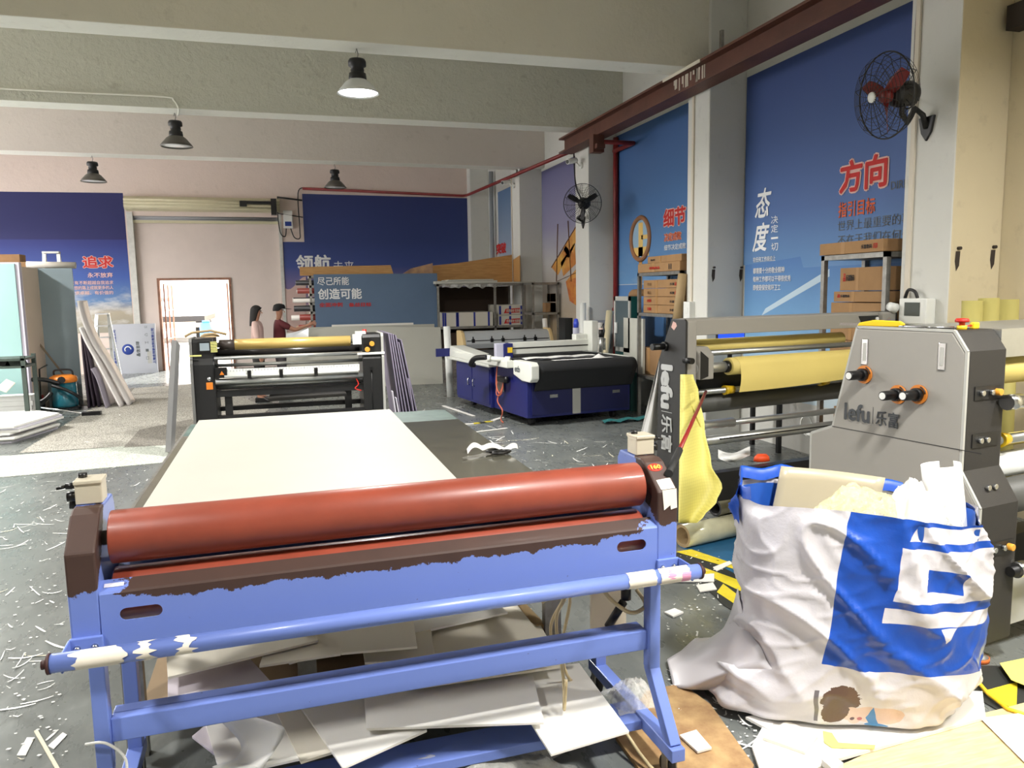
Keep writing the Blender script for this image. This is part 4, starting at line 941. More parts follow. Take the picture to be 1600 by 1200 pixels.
def ell(cx, cy, rx, ry, wob=0.0):
    u0, v0 = buv(cx, cy); u1, v1 = buv(cx+rx, cy); u2, v2 = buv(cx, cy-ry)
    a = math.hypot((u1-u0), 0) or 1e-3; b = abs(v2-v0) or 1e-3
    x = g.math('MULTIPLY', g.math('SUBTRACT', UU, u0), 1/a); y = g.math('MULTIPLY', g.math('SUBTRACT', VV, v0), 1/b)
    r = g.math('ADD', g.math('MULTIPLY', x, x), g.math('MULTIPLY', y, y))
    if wob: r = g.math('ADD', r, g.math('MULTIPLY', g.math('SUBTRACT', g.noise(60, 4, stretch=(.4,1,1)), .5), wob))
    return g.math('LESS_THAN', r, 1.0)
WHT, BLU = srgb(212,208,212), srgb(18,74,172)
def band(pp, ext=True):
    q = [buv(*p) for p in pp]
    if ext: q = [(u+(.09 if p[0] > 1515 else 0), v) for (u, v), p in zip(q, pp)]
    return poly(q)
c = g.mix(band([(1331,794),(1527,800),(1520,1062),(1283,1040)]), WHT, BLU)
for pp, col_ in (([(1437,822),(1529,812),(1529,848),(1420,844)], WHT), ([(1412,857),(1529,862),(1528,944),(1395,940)], WHT), ([(1455,894),(1512,897),(1508,931),(1446,925)], BLU),
                 ([(1382,951),(1527,962),(1525,984),(1378,975)], WHT), ([(1472,984),(1500,984),(1478,1006)], WHT)):
    c = g.mix(band(pp), c, col_)
# faded photo print low on the bag: a woman with long brown hair lying down, in a blue top
SK, HR = srgb(216,188,172), srgb(96,72,60)
c = g.mix(ell(1312,1098,34,24,1.2), c, HR); c = g.mix(ell(1370,1119,42,12,.3), c, SK); c = g.mix(ell(1330,1118,15,9), c, SK)
c = g.mix(ell(1304,1113,24,13,.8), c, HR); c = g.mix(pquad([(1352,1122),(1366,1107),(1371,1130),(1362,1132)]), c, srgb(40,120,180)); c = g.mix(ell(1366,1134,9,4), c, srgb(40,120,180))
c = g.mix(ell(1337,1122,13,8), c, SK); c = g.mix(ell(1333,1125,2.5,1.5), c, srgb(90,60,56)); c = g.mix(ell(1345,1124,2.5,1.5), c, srgb(180,90,90))
c = g.mix(pquad([(1274,1080),(1280,1080),(1276,1126),(1271,1126)]), c, srgb(110,104,108))
g.color(c); g.bump(g.noise(9, 5), .25, .02)
NU, NT = 220, 110
bb = MB(); bb.grid(lambda u, v: bag(u, v), NU, NT, wrap=True)
wb_ = thing('waste_bag', 'big bag sewn from white and blue printed banner sheet, stuffed with waste', 'bag', (0,0,0))
bo = bb.build('bag_sheet', M_bag, wb_)
uvl = bo.data.uv_layers.new(name='print')
for p in bo.data.polygons:
    us = [(bo.data.loops[li].vertex_index % NU)/NU for li in p.loop_indices]
    wrapf = max(us)-min(us) > .5
    for li, u_ in zip(p.loop_indices, us):
        j = bo.data.loops[li].vertex_index // NU
        if wrapf and u_ < .5: u_ += 1
        uvl.data[li].uv = (u_+1 if u_ < .45 else u_, j/NT)
M_bagin = mat('bag_inside', (34,86,176), .5)
MB().grid(lambda u, v: bag(u, 1.0)+Vector((0,0,-.22*v+.004*math.sin(v*3))) + (BC-bag(u,1.0))*(.03+.10*v)*Vector((1,1,0)).length*.5*Vector((1,1,0)).x, 110, 6, wrap=True).build('bag_lining', M_bagin, wb_)
M_rim = mat('bag_rim_blue', (24,78,180), .4)
MB().grid(lambda u, v: bag(.16+.36*u, 1.0) + Vector((0,0,.005+.045*math.sin(math.pi*v)+.012*math.sin(u*19))) + BE2*(.05*v-.01), 40, 6).build('folded_rim', M_rim, wb_)
MB().grid(lambda u, v: bag(.5-.05*u, .86+.17*v) + BE1*(-.012) + Vector((0,0,.01*math.sin(u*9))), 10, 10).build('folded_rim', M_rim, wb_)
# sheet corner trailing on the floor at its left
tc_ = MB()
TRP = [Vector(at_z(x, y, 0)) for x, y in ((1150,1000),(1085,1005),(1042,1038),(1052,1078),(1150,1086),(1245,1118))]
def trail(u, v):
    k = u*(len(TRP)-1); i = min(int(k), len(TRP)-2); out = TRP[i].lerp(TRP[i+1], k-i)
    a = bag(.47+.22*u, .46*(1-u*.75)+.02, False); p = a.lerp(out, v**.8)
    p.z = max(.012, a.z*(1-v)**1.6 + .012 + .03*(1-v)*noise.noise(Vector((u*7, v*2, 3))) + .018*abs(math.sin(u*11+v*3))*(1-.4*v)); return p
tc_.grid(trail, 40, 20).build('trailing_corner', mat('bag_sheet_plain', (212,208,212), .35, coat=.3), wb_, solid=.002)
# what sticks out of it
def in_bag(u, v, z): return BC + BE1*u + BE2*v + Vector((0,0,z))
cb = MB().grid(lambda u, v: in_bag(-.28+.42*u-.07*(1-v), .10+.05*v+.03*math.sin(u*3), .62+.30*v-.05*u*v), 12, 6)
tag(cb.build('waste_board', mat('satin_cream_board', (176,166,142), .3), solid=.006), 'bent cream board sticking out of the waste bag at the back', 'board')
pth = [in_bag(.34, .03, .62), in_bag(.30, .05, .95)]
pr_ = MB(); ax = (pth[1]-pth[0]).normalized(); e1 = ax.orthogonal().normalized(); e2 = ax.cross(e1)
pr_.grid(lambda u, v: pth[0]+(pth[1]-pth[0])*v + (e1*math.cos(5.6*u)+e2*math.sin(5.6*u))*(.06+.018*u), 28, 4)
tag(pr_.build('paper_curl', M_paper, solid=.001), 'white curled paper tube standing in the right of the waste bag', 'paper')
p = in_bag(-.05, -.06, 0); crumple('waste_film', 'crumpled yellowish clear film filling the middle of the waste bag', p.x, p.y, .745, .22, .10, .13, clear_film('yellowish_film', (228,220,176), .5), 5, 44, 'film', .5, R(-20))
p = in_bag(.17, -.03, 0); crumple('waste_paper', 'crumpled white wrapping paper bulging from the waste bag', p.x, p.y, .72, .12, .10, .17, mat('crumpled_white', (222,218,208), .5), 9, 44, 'paper', .5, R(-20))
p = in_bag(.24, -.09, 0); crumple('waste_film', 'clear shiny film heaped beside the crumpled white paper in the waste bag', p.x, p.y, .73, .10, .08, .09, M_film, 11, 44, 'film', .5, R(-20))
p = in_bag(0, 0, 0); crumple('waste_film', 'grey-white film layer underneath everything in the waste bag', p.x, p.y, .66, .30, .12, .06, M_board_grey, 12, 40, 'film', .5, R(-20))

# ---------------------------------------------------------------- around the second coating machine
ys = MB()
def ysh(u, v):
    yb = 585+232*v; rt = [(0,1083), (.12,1092), (.35,1102), (.6,1113), (.76,1131), (.86,1122), (.95,1104), (1,1092)]
    xr = lerp_tab(v, rt); x = 1063+(-3)*v+(xr-1063)*u
    return at_y(x, yb, 4.34-.30*v - .04*math.sin(u*5+v*2) + .03*math.sin(v*6)*u)
M_yt = mat('yellow_grid_paper', (236,226,124), .55); g = NG(M_yt); P_ = g.xyz()
gx = g.math('GREATER_THAN', g.math('FRACT', g.math('MULTIPLY', P_[0], 55)), .86); gz = g.math('GREATER_THAN', g.math('FRACT', g.math('MULTIPLY', P_[2], 55)), .86)
g.color(g.mix(g.math('MULTIPLY', g.math('MAXIMUM', gx, gz), .35), srgb(238,228,128), srgb(206,196,100)))
ysb = ys.grid(ysh, 16, 30).build('yellow_release_sheet', M_yt, solid=.001)
tag(ysb, 'yellow gridded release sheet hanging in front of the second coating machine', 'sheet')
fl = MB().grid(lambda u, v: at_y(1062+(22+14*v)*u+12*(1-u)*v, 608+(18-14*u)+62*v*u-10*v*(1-u), 4.30-.01*v), 8, 8)
fl.build('folded_corner', M_yt, ysb)
a = at_y(1103, 612, 4.27); b = at_y(1049, 731, 2.33)
rod = MB().cyl(b+(a-b)*.12, a, .009, 10).build('red_rod', M_roll if False else mat('dark_red_rod', (132,34,30), .35))
tag(rod, 'dark red rod leaning from the laminator corner to the yellow sheet', 'rod')
MB().cyl(b-(a-b)*.04, b+(a-b)*.14, .014, 10).build('black_grip', M_rubber, rod)
fs = MB().grid(lambda u, v: at_y(1032-(2+44*v)*(1-u)+2*v, 560+170*v, 4.86+.05*math.sin(u*9+v*2)), 14, 18)
tag(fs.build('white_film_sheet', mat('satin_white_film', (206,206,204), .25, var=.05, scale=4), solid=.001), 'white glossy film sheet hanging at the left of the second coating machine', 'sheet')
def froll(a, b, r, name, label, m, mi, core=None):
    o = MB().pipe(a, b, r, r*.25, 24, 0, 1).build(name, [m, mi]); tag(o, label, 'roll'); return o
a = at_z(1066, 838, .075); b = at_z(1160, 818, .075); froll((a.x,a.y,.076), (b.x,b.y,.076), .075, 'film_roll', 'clear film roll on the floor below the yellow sheet', mat('wrapped_film', (206,204,176), .15, coat=.6, var=.15, scale=9), M_kraft)
a = at_z(1117, 792, .07); b = at_z(1180, 776, .07); froll((a.x,a.y,.061), (b.x,b.y,.061), .06, 'film_roll', 'shorter clear film roll behind the first one on the floor', mat('wrapped_film2', (200,194,160), .15, coat=.6, var=.15, scale=9), M_black)
kb = MB().slab([at_z(1122,778,.03), at_z(1165,762,.03), at_z(1195,770,.03), at_z(1150,792,.03)], .02)
tag(kb.build('cardboard_sheet', M_cardboard), 'brown cardboard sheet on the floor under the second coating machine', 'cardboard')
wf = MB().grid(lambda u, v: at_z(1122+50*u, 716-14*v+6*math.sin(u*4), .42+.04*math.sin(u*3.1)*math.sin(v*3.1)), 14, 6)
tag(wf.build('white_film_scrap', M_film if False else M_paper), 'curled white film scrap lying on the black base beam of the second machine', 'scrap')
of = MB().lathe([(0,.05), (.03,.048), (.045,.03), (.05,0), (0,0)], 16, Matrix.Translation(at_z(1190,720,.40)) @ Matrix.Diagonal((1.3,.8,1,1)))
tag(of.build('orange_cap', M_orange if False else mat('bright_orange', (236,84,36), .5)), 'bright orange cap on the black base beam of the second machine', 'cap')
for i, (x0, y0, x1, y1) in enumerate(((1237,694,1276,700), (1240,702,1276,708))):
    a, b = at_y(x0, y0, 5.3), at_y(x1+20, y1, 5.35); tag(MB().cyl((a.x,a.y,.045+.085*(1-i)), (b.x,b.y,.045+.085*(1-i)), .042, 16).build('kraft_tube', M_kraft), ('kraft cardboard tube on the floor behind the machine, upper one', 'kraft cardboard tube on the floor behind the machine, lower one')[i], 'tube')
pl_ = thing('power_plug', 'white plug with a looped lead behind the near grey machine', 'plug', tuple(at_y(1268, 680, 5.0)))
MB().box(-.02,.02,-.015,.015,0,.09).box(-.035,.035,-.02,.02,-.0,.025).build('plug_body', M_white_paint, pl_, bevel=.005); MB().tube(sag([(0,0,.09), (-.03,0,.15), (-.09,0,.14), (-.1,0,.05), (-.05,0,0)]), .006, 6).build('lead', M_white_paint, pl_)

# ---------------------------------------------------------------- floor markings, boards and scraps near the bag
def flat(name, label, cat, pts, z, t, m, group=None, jag=0.0):
    w_ = [at_z(x, y, z) for x, y in pts]; b = MB(); n = len(w_)
    b.add([tuple(p) for p in w_]+[(p.x,p.y,p.z-t) for p in w_], [tuple(range(n)), tuple(reversed(range(n,2*n)))]+[(i,i+n,(i+1)%n+n,(i+1)%n) for i in range(n)])
    return tag(b.build(name, m), label, cat, group)
flat('floor_mat', 'blue floor sheet beside the right end of the blue laminator', 'mat', [(1060,852),(1170,828),(1180,905),(1140,905),(1105,880)], .004, .003, mat('blue_sheet', (38,98,140), .5, var=.2, scale=8))
M_hz = mat('hazard_yellow', (226,206,50), .5, var=.1, scale=20); M_hb = mat('hazard_black', (44,46,44), .6)
hz = flat('hazard_mat', 'black floor strip with yellow hazard bars beside the blue laminator', 'floor tape', [(1052,866),(1075,858),(1165,905),(1165,965),(1130,945)], .0055, .003, M_hb)
for q in ([(1056,862),(1080,858),(1160,885),(1150,890)], [(1088,890),(1095,885),(1165,910),(1160,925)], [(1120,925),(1130,912),(1160,935),(1150,945)]):
    w_ = [at_z(x, y, .0075) for x, y in q]; MB().add(w_, [(0,1,2,3)]).build('yellow_bar', M_hz, hz)
flat('plywood_scrap', 'worn brown plywood board on the floor under the right foot of the blue laminator', 'board', [(962,1150),(1010,1078),(1065,1068),(1110,1100),(1178,1195),(1150,1260),(1020,1230)], .016, .016, mat('worn_plywood', (140,104,70), .8, col2=(190,158,110), scale=9))
flat('wood_sheet', 'pale wood grain floor board at the bottom right corner', 'board', [(1270,1215),(1380,1165),(1515,1120),(1600,1098),(1720,1090),(1760,1230),(1500,1300)], .012, .012, wood_mat('pale_oak_board', (226,206,160), (204,180,130), (3,22,22)))
flat('foam_board', 'long white foam board lying under the waste bag', 'board', [(1175,1165),(1200,1120),(1360,1075),(1535,1080),(1540,1120),(1310,1185),(1240,1215),(1190,1210)], .026, .012, M_board)
flat('foam_board', 'creamy foam board offcut at the left of the photo print on the waste bag', 'board', [(1192,1152),(1230,1125),(1278,1150),(1258,1175)], .038, .011, M_board_cream)
flat('foam_block', 'small white foam block standing on the long white board', 'block', [(1284,1186),(1298,1178),(1318,1192),(1302,1202)], .05, .024, M_board)
flat('tape_strip', 'crumpled pale yellow tape on the long white board', 'tape', [(1286,1142),(1300,1145),(1310,1160),(1368,1164),(1366,1170),(1300,1168),(1288,1160)], .03, .002, mat('pale_tape', (232,226,120), .5))
flat('paper_sheet', 'white paper sheet on the floor at the right edge below the machine', 'paper', [(1532,1122),(1610,1112),(1680,1112),(1640,1215),(1600,1190)], .02, .001, M_paper)
flat('black_mat', 'black floor strip with yellow bars under the near grey machine', 'floor tape', [(1500,1075),(1530,1040),(1660,1040),(1660,1100),(1560,1110)], .005, .003, M_hb)
flat('yellow_bar', 'yellow hazard bar on the floor right of the waste bag', 'floor tape', [(1535,1080),(1590,1065),(1588,1110)], .0075, .002, M_hz)
flat('yellow_sheet', 'loose yellow release sheet on the floor at the right edge', 'sheet', [(1562,1036),(1640,1020),(1700,1040),(1620,1078),(1580,1062)], .03, .002, M_yellow_sheet)
tag(MB().tube([at_z(1530,1042,.02), at_z(1525,1062,.02), at_z(1545,1085,.02), at_z(1575,1108,.02), at_z(1620,1122,.02)], .008, 8).build('yellow_hose', M_yellow), 'thin yellow hose on the floor by the levelling foot of the near machine', 'hose')
flat('foam_offcut', 'white foam offcut on the brown plywood board', 'scrap', [(1062,1148),(1088,1140),(1112,1168),(1090,1174)], .028, .008, M_board)
flat('foam_offcut', 'white foam offcut lying just left of the long white board', 'scrap', [(1165,1120),(1182,1116),(1210,1128),(1202,1140)], .03, .01, M_board)
flat('foam_offcut', 'long white offcut on the hazard strip by the laminator tube end', 'scrap', [(1046,900),(1116,896),(1116,908),(1048,908)], .012, .006, M_board)
flat('foam_offcut', 'small white offcut below the long one on the hazard strip', 'scrap', [(1088,914),(1114,910),(1120,920),(1094,924)], .012, .006, M_board)
flat('foam_offcut', 'square white offcut alone on the grey floor right of the laminator leg', 'scrap', [(1038,956),(1054,950),(1068,956),(1052,963)], .012, .008, M_board)
flat('foam_offcut', 'white strip offcut across the corner of the blue floor sheet', 'scrap', [(1114,886),(1140,876),(1144,880),(1120,892)], .012, .004, M_board)
# ---------------------------------------------------------------- wall posters
def sky_print(name, stops, z0, z1, cloud=0.0, cz=(0, .35), tilt=0.0):
    m = mat(name, (60,80,140), .6); g = NG(m); p = g.xyz()
    f = ramp01(g, p[2], z0, z1)
    if tilt: f = g.math('ADD', f, g.math('MULTIPLY', p[1], tilt))
    c = g.ramp(f, stops)
    if cloud:
        n = g.noise(1.6, 6, stretch=(1,1,2.4)); k = g.math('MULTIPLY', g.ramp(n, [(.48, (0,0,0)), (.66, (255,255,255))]), g.ramp(f, [(cz[0], (255,255,255)), (cz[1], (0,0,0))]))
        c = g.mix(g.math('MULTIPLY', k, cloud), c, srgb(206,204,200))
    g.color(c); return m
XP = XW-.006
def wall_letters(txt, x0, y0, x1, y1, m, parent, bold=0, X=XP-.002, outline=None, ob=.05, shear=0):
    a = at_x(x0, y1, X); b = at_x(x1, y0, X); hz_ = at_x(x0, y0+(b.y-b.y), X).z - a.z
    wd = a.y-b.y
    return letters(txt, (X, a.y, a.z), (0,-1,0), (0,0,1), wd, hz_, m, parent, bold, shear, thick=.0025, outline=outline, ob=ob)
M_p1 = sky_print('poster_blue_day', [(0, (156,196,224)), (.32, (104,150,198)), (.55, (78,108,164)), (1, (52,72,130))], .6, 3.9, .35, (.1, .45))
def poster(name, y0, y1, z0, z1, m, label, X=XP, cut=None):
    pts = [(y0, z0), (y1, z0), (y1, z1), (y0, z1)] if cut is None else cut
    return tag(MB().prism(pts, 'x', X, X+.005).build(name, m), label, 'poster')
zb = at_x(1200, 412, XP).z
p1 = poster('wall_poster', 0, 0, 0, 0, M_p1, 'tall blue poster with red characters behind the nearest wall fan', cut=[(7.53, zb), (7.53, 3.9), (4.79, 3.9), (4.79, zb-.06), (6.5, zb-.06), (6.55, zb+.05), (7.0, zb+.02)])
wall_letters('方向', 1312, 254, 1388, 304, M_red_ink, p1, .03, outline=M_pink_ink)
wall_letters('DIRECTION', 1392, 284, 1462, 297, M_grey_ink, p1)
wall_letters('指引目标', 1310, 317, 1368, 341, M_orange_ink, p1, .02)
wall_letters('世界上最重要的事', 1309, 346, 1424, 362, M_grey_ink, p1)
wall_letters('不在于我们在何处', 1309, 368, 1424, 384, M_grey_ink, p1)
wall_letters('态', 1180, 297, 1206, 342, M_white_ink, p1, .02, shear=.25)
wall_letters('度', 1176, 350, 1203, 394, M_white_ink, p1, .02, shear=.25)
for i, ch in enumerate('决定一切'): wall_letters(ch, 1205, 338+14*i+(5 if i == 2 else 0), 1216, 350+14*i-(4 if i == 2 else 0), M_white_ink, p1)
wall_letters('在任何工作岗位上', 1177, 402, 1212, 410, M_white_ink, p1, .01)
M_p1b = sky_print('poster_blue_low', [(0, (196,214,224)), (.4, (120,170,212)), (1, (74,116,178))], .6, 2.0, .3, (.0, .6))
p1b = poster('wall_poster', 4.79, 7.5, .5, zb+.08, M_p1b, 'lower blue poster sheet with a white light streak behind the cardboard box rack', X=XP+.0005)
for i, (tx, x1) in enumerate((('都需要十分的敬业精神', 1226), ('每种工作都可以干得很优秀', 1236), ('即使是保安和环卫工', 1220))): wall_letters(tx, 1177, 419+13*i, x1, 428+13*i, M_white_ink, p1b, .01, X=XP-.001)
q = [at_x(x, y, XP-.0005) for x, y in ((1190,493),(1196,482),(1296,420),(1296,432))]; MB().add(q, [(0,1,2,3)]).build('light_streak', mat('pale_streak', (190,212,228), .6), p1b)
M_p2 = sky_print('poster_blue_mid', [(0, (112,162,208)), (.5, (74,118,172)), (1, (56,92,146))], 1.2, 3.95, .15, (.1, .4))
p2 = poster('wall_poster', 8.03, 10.92, at_x(980,444,XP).z, 3.93, M_p2, 'blue poster with a printed magnifying glass in the second wall bay')
wall_letters('细节', 1037, 328, 1072, 356, M_red_ink, p2, .03, outline=M_pink_ink)
wall_letters('决定成败', 1038, 365, 1065, 378, M_orange_ink, p2, .02, outline=M_pink_ink)
wall_letters('细节决定成败', 1038, 383, 1072, 392, M_white_ink, p2, .01)
c_ = at_x(1001, 373, XP-.003); r1 = c_.y-at_x(1016, 373, XP).y; r2 = at_x(1001, 340, XP).z-c_.z
MB().tube([(XP-.004, c_.y+r1*math.cos(a*.2094), c_.z+r2*math.sin(a*.2094)) for a in range(30)], .035, 6, closed=True).build('magnifier_ring', mat('print_brown', (150,104,70), .6), p2)
MB().add([(XP-.002, c_.y+r1*math.cos(a*.2094), c_.z+r2*math.sin(a*.2094)) for a in range(30)], [tuple(range(30))]).build('magnifier_glass', mat('print_pale_blue', (150,182,206), .6), p2)
mg = MB()
for yy, zz0, zz1, ww in ((0, -.42, .38, .07), (-.14, -.02, .08, .12), (.0, -.42, -.2, .26)): mg.box(XP-.0035, XP-.003, c_.y+yy-ww, c_.y+yy+ww, c_.z+zz0*r2/.5, c_.z+zz1*r2/.5)
mg.build('printed_tower', mat('print_ochre', (226,190,110), .6), p2)
MB().box(XP-.004, XP-.002, c_.y-.05, c_.y+.05, c_.z-r2-.4, c_.z-r2).build('magnifier_handle', mat('print_brown2', (176,130,70), .6), p2)
poster('wall_poster', 8.03, 10.9, .6, at_x(980,444,XP).z-.01, sky_print('poster_blue_base', [(0, (70,110,160)), (1, (86,132,188))], .6, 1.6), 'lower blue poster sheet behind the green cabinet in the second wall bay')
M_p3 = sky_print('poster_dusk', [(0, (170,150,120)), (.4, (186,184,184)), (.62, (140,138,168)), (1, (98,98,140))], 1.0, 3.95, .2, (.1, .5))
p3 = poster('wall_poster', 11.5, 14.38, .6, 3.93, M_p3, 'dusk coloured poster of a sailing ship in the third wall bay')
M_sail = mat('print_sail', (222,176,86), .6, col2=(180,90,40), scale=2); M_mast = mat('print_mast', (110,74,54), .6)
for q in ([(862,418),(884,384),(890,392),(872,430)], [(880,388),(900,352),(903,372),(888,404)], [(884,440),(902,418),(904,470),(890,470)], [(876,410),(898,380),(900,412),(880,432)]):
    MB().add([at_x(x, y, XP-.002) for x, y in q], [(0,1,2,3)]).build('sail', M_sail, p3)
for q in ((872,350,870,440), (888,345,893,440), (862,418,903,350), (870,440,903,425)):
    MB().bar(at_x(q[0],q[1],XP-.003), at_x(q[2],q[3],XP-.003), .03, .004).build('mast', M_mast, p3)
MB().add([at_x(x, y, XP-.0025) for x, y in ((884,440),(904,432),(904,480),(890,470))], [(0,1,2,3)]).build('hull', mat('print_hull', (170,64,40), .6, col2=(214,150,60), scale=4), p3)
M_p4 = sky_print('poster_pale', [(0, (196,196,196)), (.4, (150,168,190)), (1, (84,116,156))], 1.8, 3.95, .2, (.1, .6))
p4 = poster('wall_poster', 15.0, 17.5, 1.2, 3.93, M_p4, 'pale blue poster with two red characters in the far wall bay')
wall_letters('突破', 776, 381, 791, 398, M_red_ink, p4, .05)
# back wall banners
YP = YB-.006
def back_letters(txt, x0, y0, x1, y1, m, parent, bold=0, Y=None, outline=None, sp=None):
    Y = (YP-.002) if Y is None else Y; a = at_y(x0, y1, Y); b = at_y(x1, y0, Y); z1 = at_y(x0, y0, Y).z
    return letters(txt, (a.x, Y, a.z), (1,0,0), (0,0,1), b.x-a.x, z1-a.z, m, parent, bold, thick=.004, outline=outline, ob=.045)
mB = sky_print('banner_navy', [(0, (150,146,130)), (.12, (170,160,140)), (.2, (88,124,168)), (.38, (52,84,160)), (.62, (40,52,126)), (.655, (40,50,122)), (.66, (28,32,94)), (1, (26,30,88))], 1.0, 3.9, .9, (.16, .34))
bl_ = MB().prism([(-7.9,.9), (-3.12,.9), (-3.14,3.9), (-7.9,3.86)], 'y', YP, YP+.005).build('wall_banner', mB)
tag(bl_, 'navy blue banner with clouds and red characters left of the roller shutter', 'banner')
back_letters('追求', 130, 400, 176, 419, M_red_ink, bl_, .025, outline=M_pink_ink)
back_letters('永不放弃', 137, 426, 176, 434, M_pink_ink, bl_, .015)
for i, tx in enumerate(('只有不断超越自我追求', '梦想的路上成就更多的人', '追求卓越、有价值的')): back_letters(tx, 110, 439+8*i, 177, 445+8*i, M_pink_ink, bl_, .008)
mB2 = sky_print('banner_blue', [(0, (150,126,150)), (.12, (128,116,156)), (.32, (66,84,150)), (.55, (52,68,126)), (1, (44,56,110))], 1.5, 4.0)
a1 = at_y(440, 378, YP); a2 = at_y(472, 304, YP)
br_ = MB().prism([(.13,1.4), (4.54,1.4), (4.54,3.93), (a2.x,3.96), (a2.x,a1.z), (.13,a1.z)], 'y', YP, YP+.005).build('wall_banner', mB2)
tag(br_, 'wide blue banner right of the roller shutter above the wooden boards', 'banner')
back_letters('领航', 463, 398, 517, 424, M_white_ink, br_, .028); back_letters('未来', 521, 408, 553, 424, M_white_ink, br_)
ps = MB().grid(lambda u, v: at_y(440+38*u, 446+8*math.sin(u*5)*(1-v)-6*u*(1-v)+90*v, YP-.01), 8, 4); tag(ps.build('paper_sheet', mat('pale_pink_sheet', (206,178,170), .7)), 'pale pink sheet on the back wall under the wide blue banner', 'sheet')
M_cb = mat('controller_white', (226,226,222), .4)
cbx = thing('shutter_controller', 'white shutter control box right of the roller shutter', 'control box', tuple(at_y(450, 343, YB-.07)))
MB().box(-.1,.1,-.04,.06,-.2,.2).build('case', M_cb, cbx, bevel=.01); MB().box(-.07,.07,-.045,-.04,-.15,-.05).build('keypad', M_blue_ink, cbx)
MB().tube(sag([(-.05,0,-.2), (-.08,0,-.38), (-.18,0,-.3), (-.22,0,.1), (-.2,0,.5)]), .012, 6).tube(sag([(.05,0,-.2), (.12,0,-.4), (.24,0,-.42), (.25,0,-.2), (.25,0,.6), (.4,0,.72)]), .012, 6).build('cable', M_black, cbx)
sm_ = MB().box(-.09,.03,YB-.35,YB-.15,3.45,3.8).box(-.7,.0,YB-.32,YB-.26,3.68,3.74).box(-.75,-.6,YB-.34,YB-.24,3.62,3.74).build('shutter_motor', M_black); tag(sm_, 'black motor and chain drive at the right end of the roller shutter', 'motor')
tag(MB().tube([(.05,YB-.1,3.86),(.6,YB-.1,3.8)],.02,6).tube([(.05,YB-.1,3.5),(.6,YB-.1,3.42)],.012,6).build('steel_rod', M_black), 'thin black rods between the shutter motor and the wide banner', 'rod')

# ---------------------------------------------------------------- wall fans and cameras
M_fan = mat('fan_black', (22,22,22), .45); M_fanblade = mat('fan_red_blade', (112,30,28), .35)
def fan(name, label, c, axis, r, mount, blade, arm):
    t = thing(name, label, 'fan', tuple(mount)); c = Vector(c)-Vector(mount)
    ax = Vector(axis).normalized(); up = Vector((0,0,1)); sx = up.cross(ax).normalized(); sy = ax.cross(sx)
    mt = Matrix(((sx.x,sy.x,ax.x,c.x),(sx.y,sy.y,ax.y,c.y),(sx.z,sy.z,ax.z,c.z),(0,0,0,1)))
    gr = MB(); W = r*.012
    gr.tube([mt @ Vector((r*math.cos(a*.1309), r*math.sin(a*.1309), 0)) for a in range(48)], W*1.6, 6, closed=True)
    for s_ in (1, -1):
        for k in range(1, 12):
            rr = r*(k/12.0); zz_ = s_*(.05+.06*(1-(k/12)**2)) if k < 12 else 0
            gr.tube([mt @ Vector((rr*math.cos(a*.1571), rr*math.sin(a*.1571), zz_)) for a in range(40)], W*.45, 4, closed=True)
        for k in range(16):
            a = k*math.pi/8; gr.tube([mt @ Vector((r*f*math.cos(a+.25*(1-f)), r*f*math.sin(a+.25*(1-f)), s_*(.05+.06*(1-f*f)) if f < 1 else 0)) for f in (.12,.4,.7,.9,1.0)], W*.7, 4)
    gr.build('grille', M_fan, t)
    MB().lathe([(0,.12), (.034,.117), (.038,.105), (0,.105)], 20, mt).build('badge', M_white_paint if blade is M_fanblade else M_fan, t)
    for k in range(3):
        a = k*2*math.pi/3+.5; b = MB()
        def fn(u, v):
            rr = r*(.16+.70*u); w_ = r*(.07+.09*math.sin(u*2.6)); aa = a+(v-.5)*2*w_/rr*.8
            return mt @ Vector((rr*math.cos(aa), rr*math.sin(aa), (v-.5)*.07*(1-.4*u)))
        b.grid(fn, 10, 6).build('blade', blade, t, solid=.003)
    MB().lathe([(0,.03),(.04,.03),(.05,0),(.045,-.03),(0,-.03)], 16, mt).build('hub', blade, t)
    MB().lathe([(0,-.04),(.07,-.05),(.085,-.09),(.085,-.19),(.06,-.23),(0,-.24)], 24, mt).build('motor', M_fan, t)
    MB().tube([mt @ Vector((0,0,-.13)), mt @ Vector((0,0,-.13))+Vector((0,0,-.13))]+[Vector(p)-Vector(mount) for p in arm], .02, 10).build('arm', M_fan, t)
    MB().prism([(-.07,.06),(.07,.06),(.045,-.05),(0,-.11),(-.045,-.05)], 'x', -.02, 0).build('wall_bracket', M_fan, t, bevel=.004)
    return t
mo = at_x(1450, 196, XF); mo = Vector((XF, mo.y, mo.z)); fc = at_x(1384, 150, 4.08)
fan('wall_fan', 'large wall fan with red blades on the nearest column', fc, (-.97,.10,-.12), .285, mo, M_fanblade, [(fc.x+.22, fc.y+.03, fc.z-.16), (4.38, mo.y, mo.z+.11), (4.45, mo.y, mo.z+.07), (4.485, mo.y, mo.z-.02)])
mo = at_x(912, 346, XF); mo = Vector((XF, mo.y, mo.z)); fc = at_x(910, 318, 4.22)
fan('wall_fan', 'all-black wall fan on the column left of the magnifying glass poster', fc, (-.55,-.85,-.1), .275, mo, M_fan, [(4.4, mo.y, mo.z+.05), (4.48, mo.y, mo.z)])
tag(MB().tube(sag([at_x(1434,-5,4.49), at_x(1430,60,4.49), at_x(1428,130,4.49), at_x(1434,155,4.49), at_x(1418,170,4.3), at_x(1408,160,4.25)]), .006, 6).build('fan_cable', M_black), 'black cable hanging down the nearest column to the red bladed fan', 'cable')
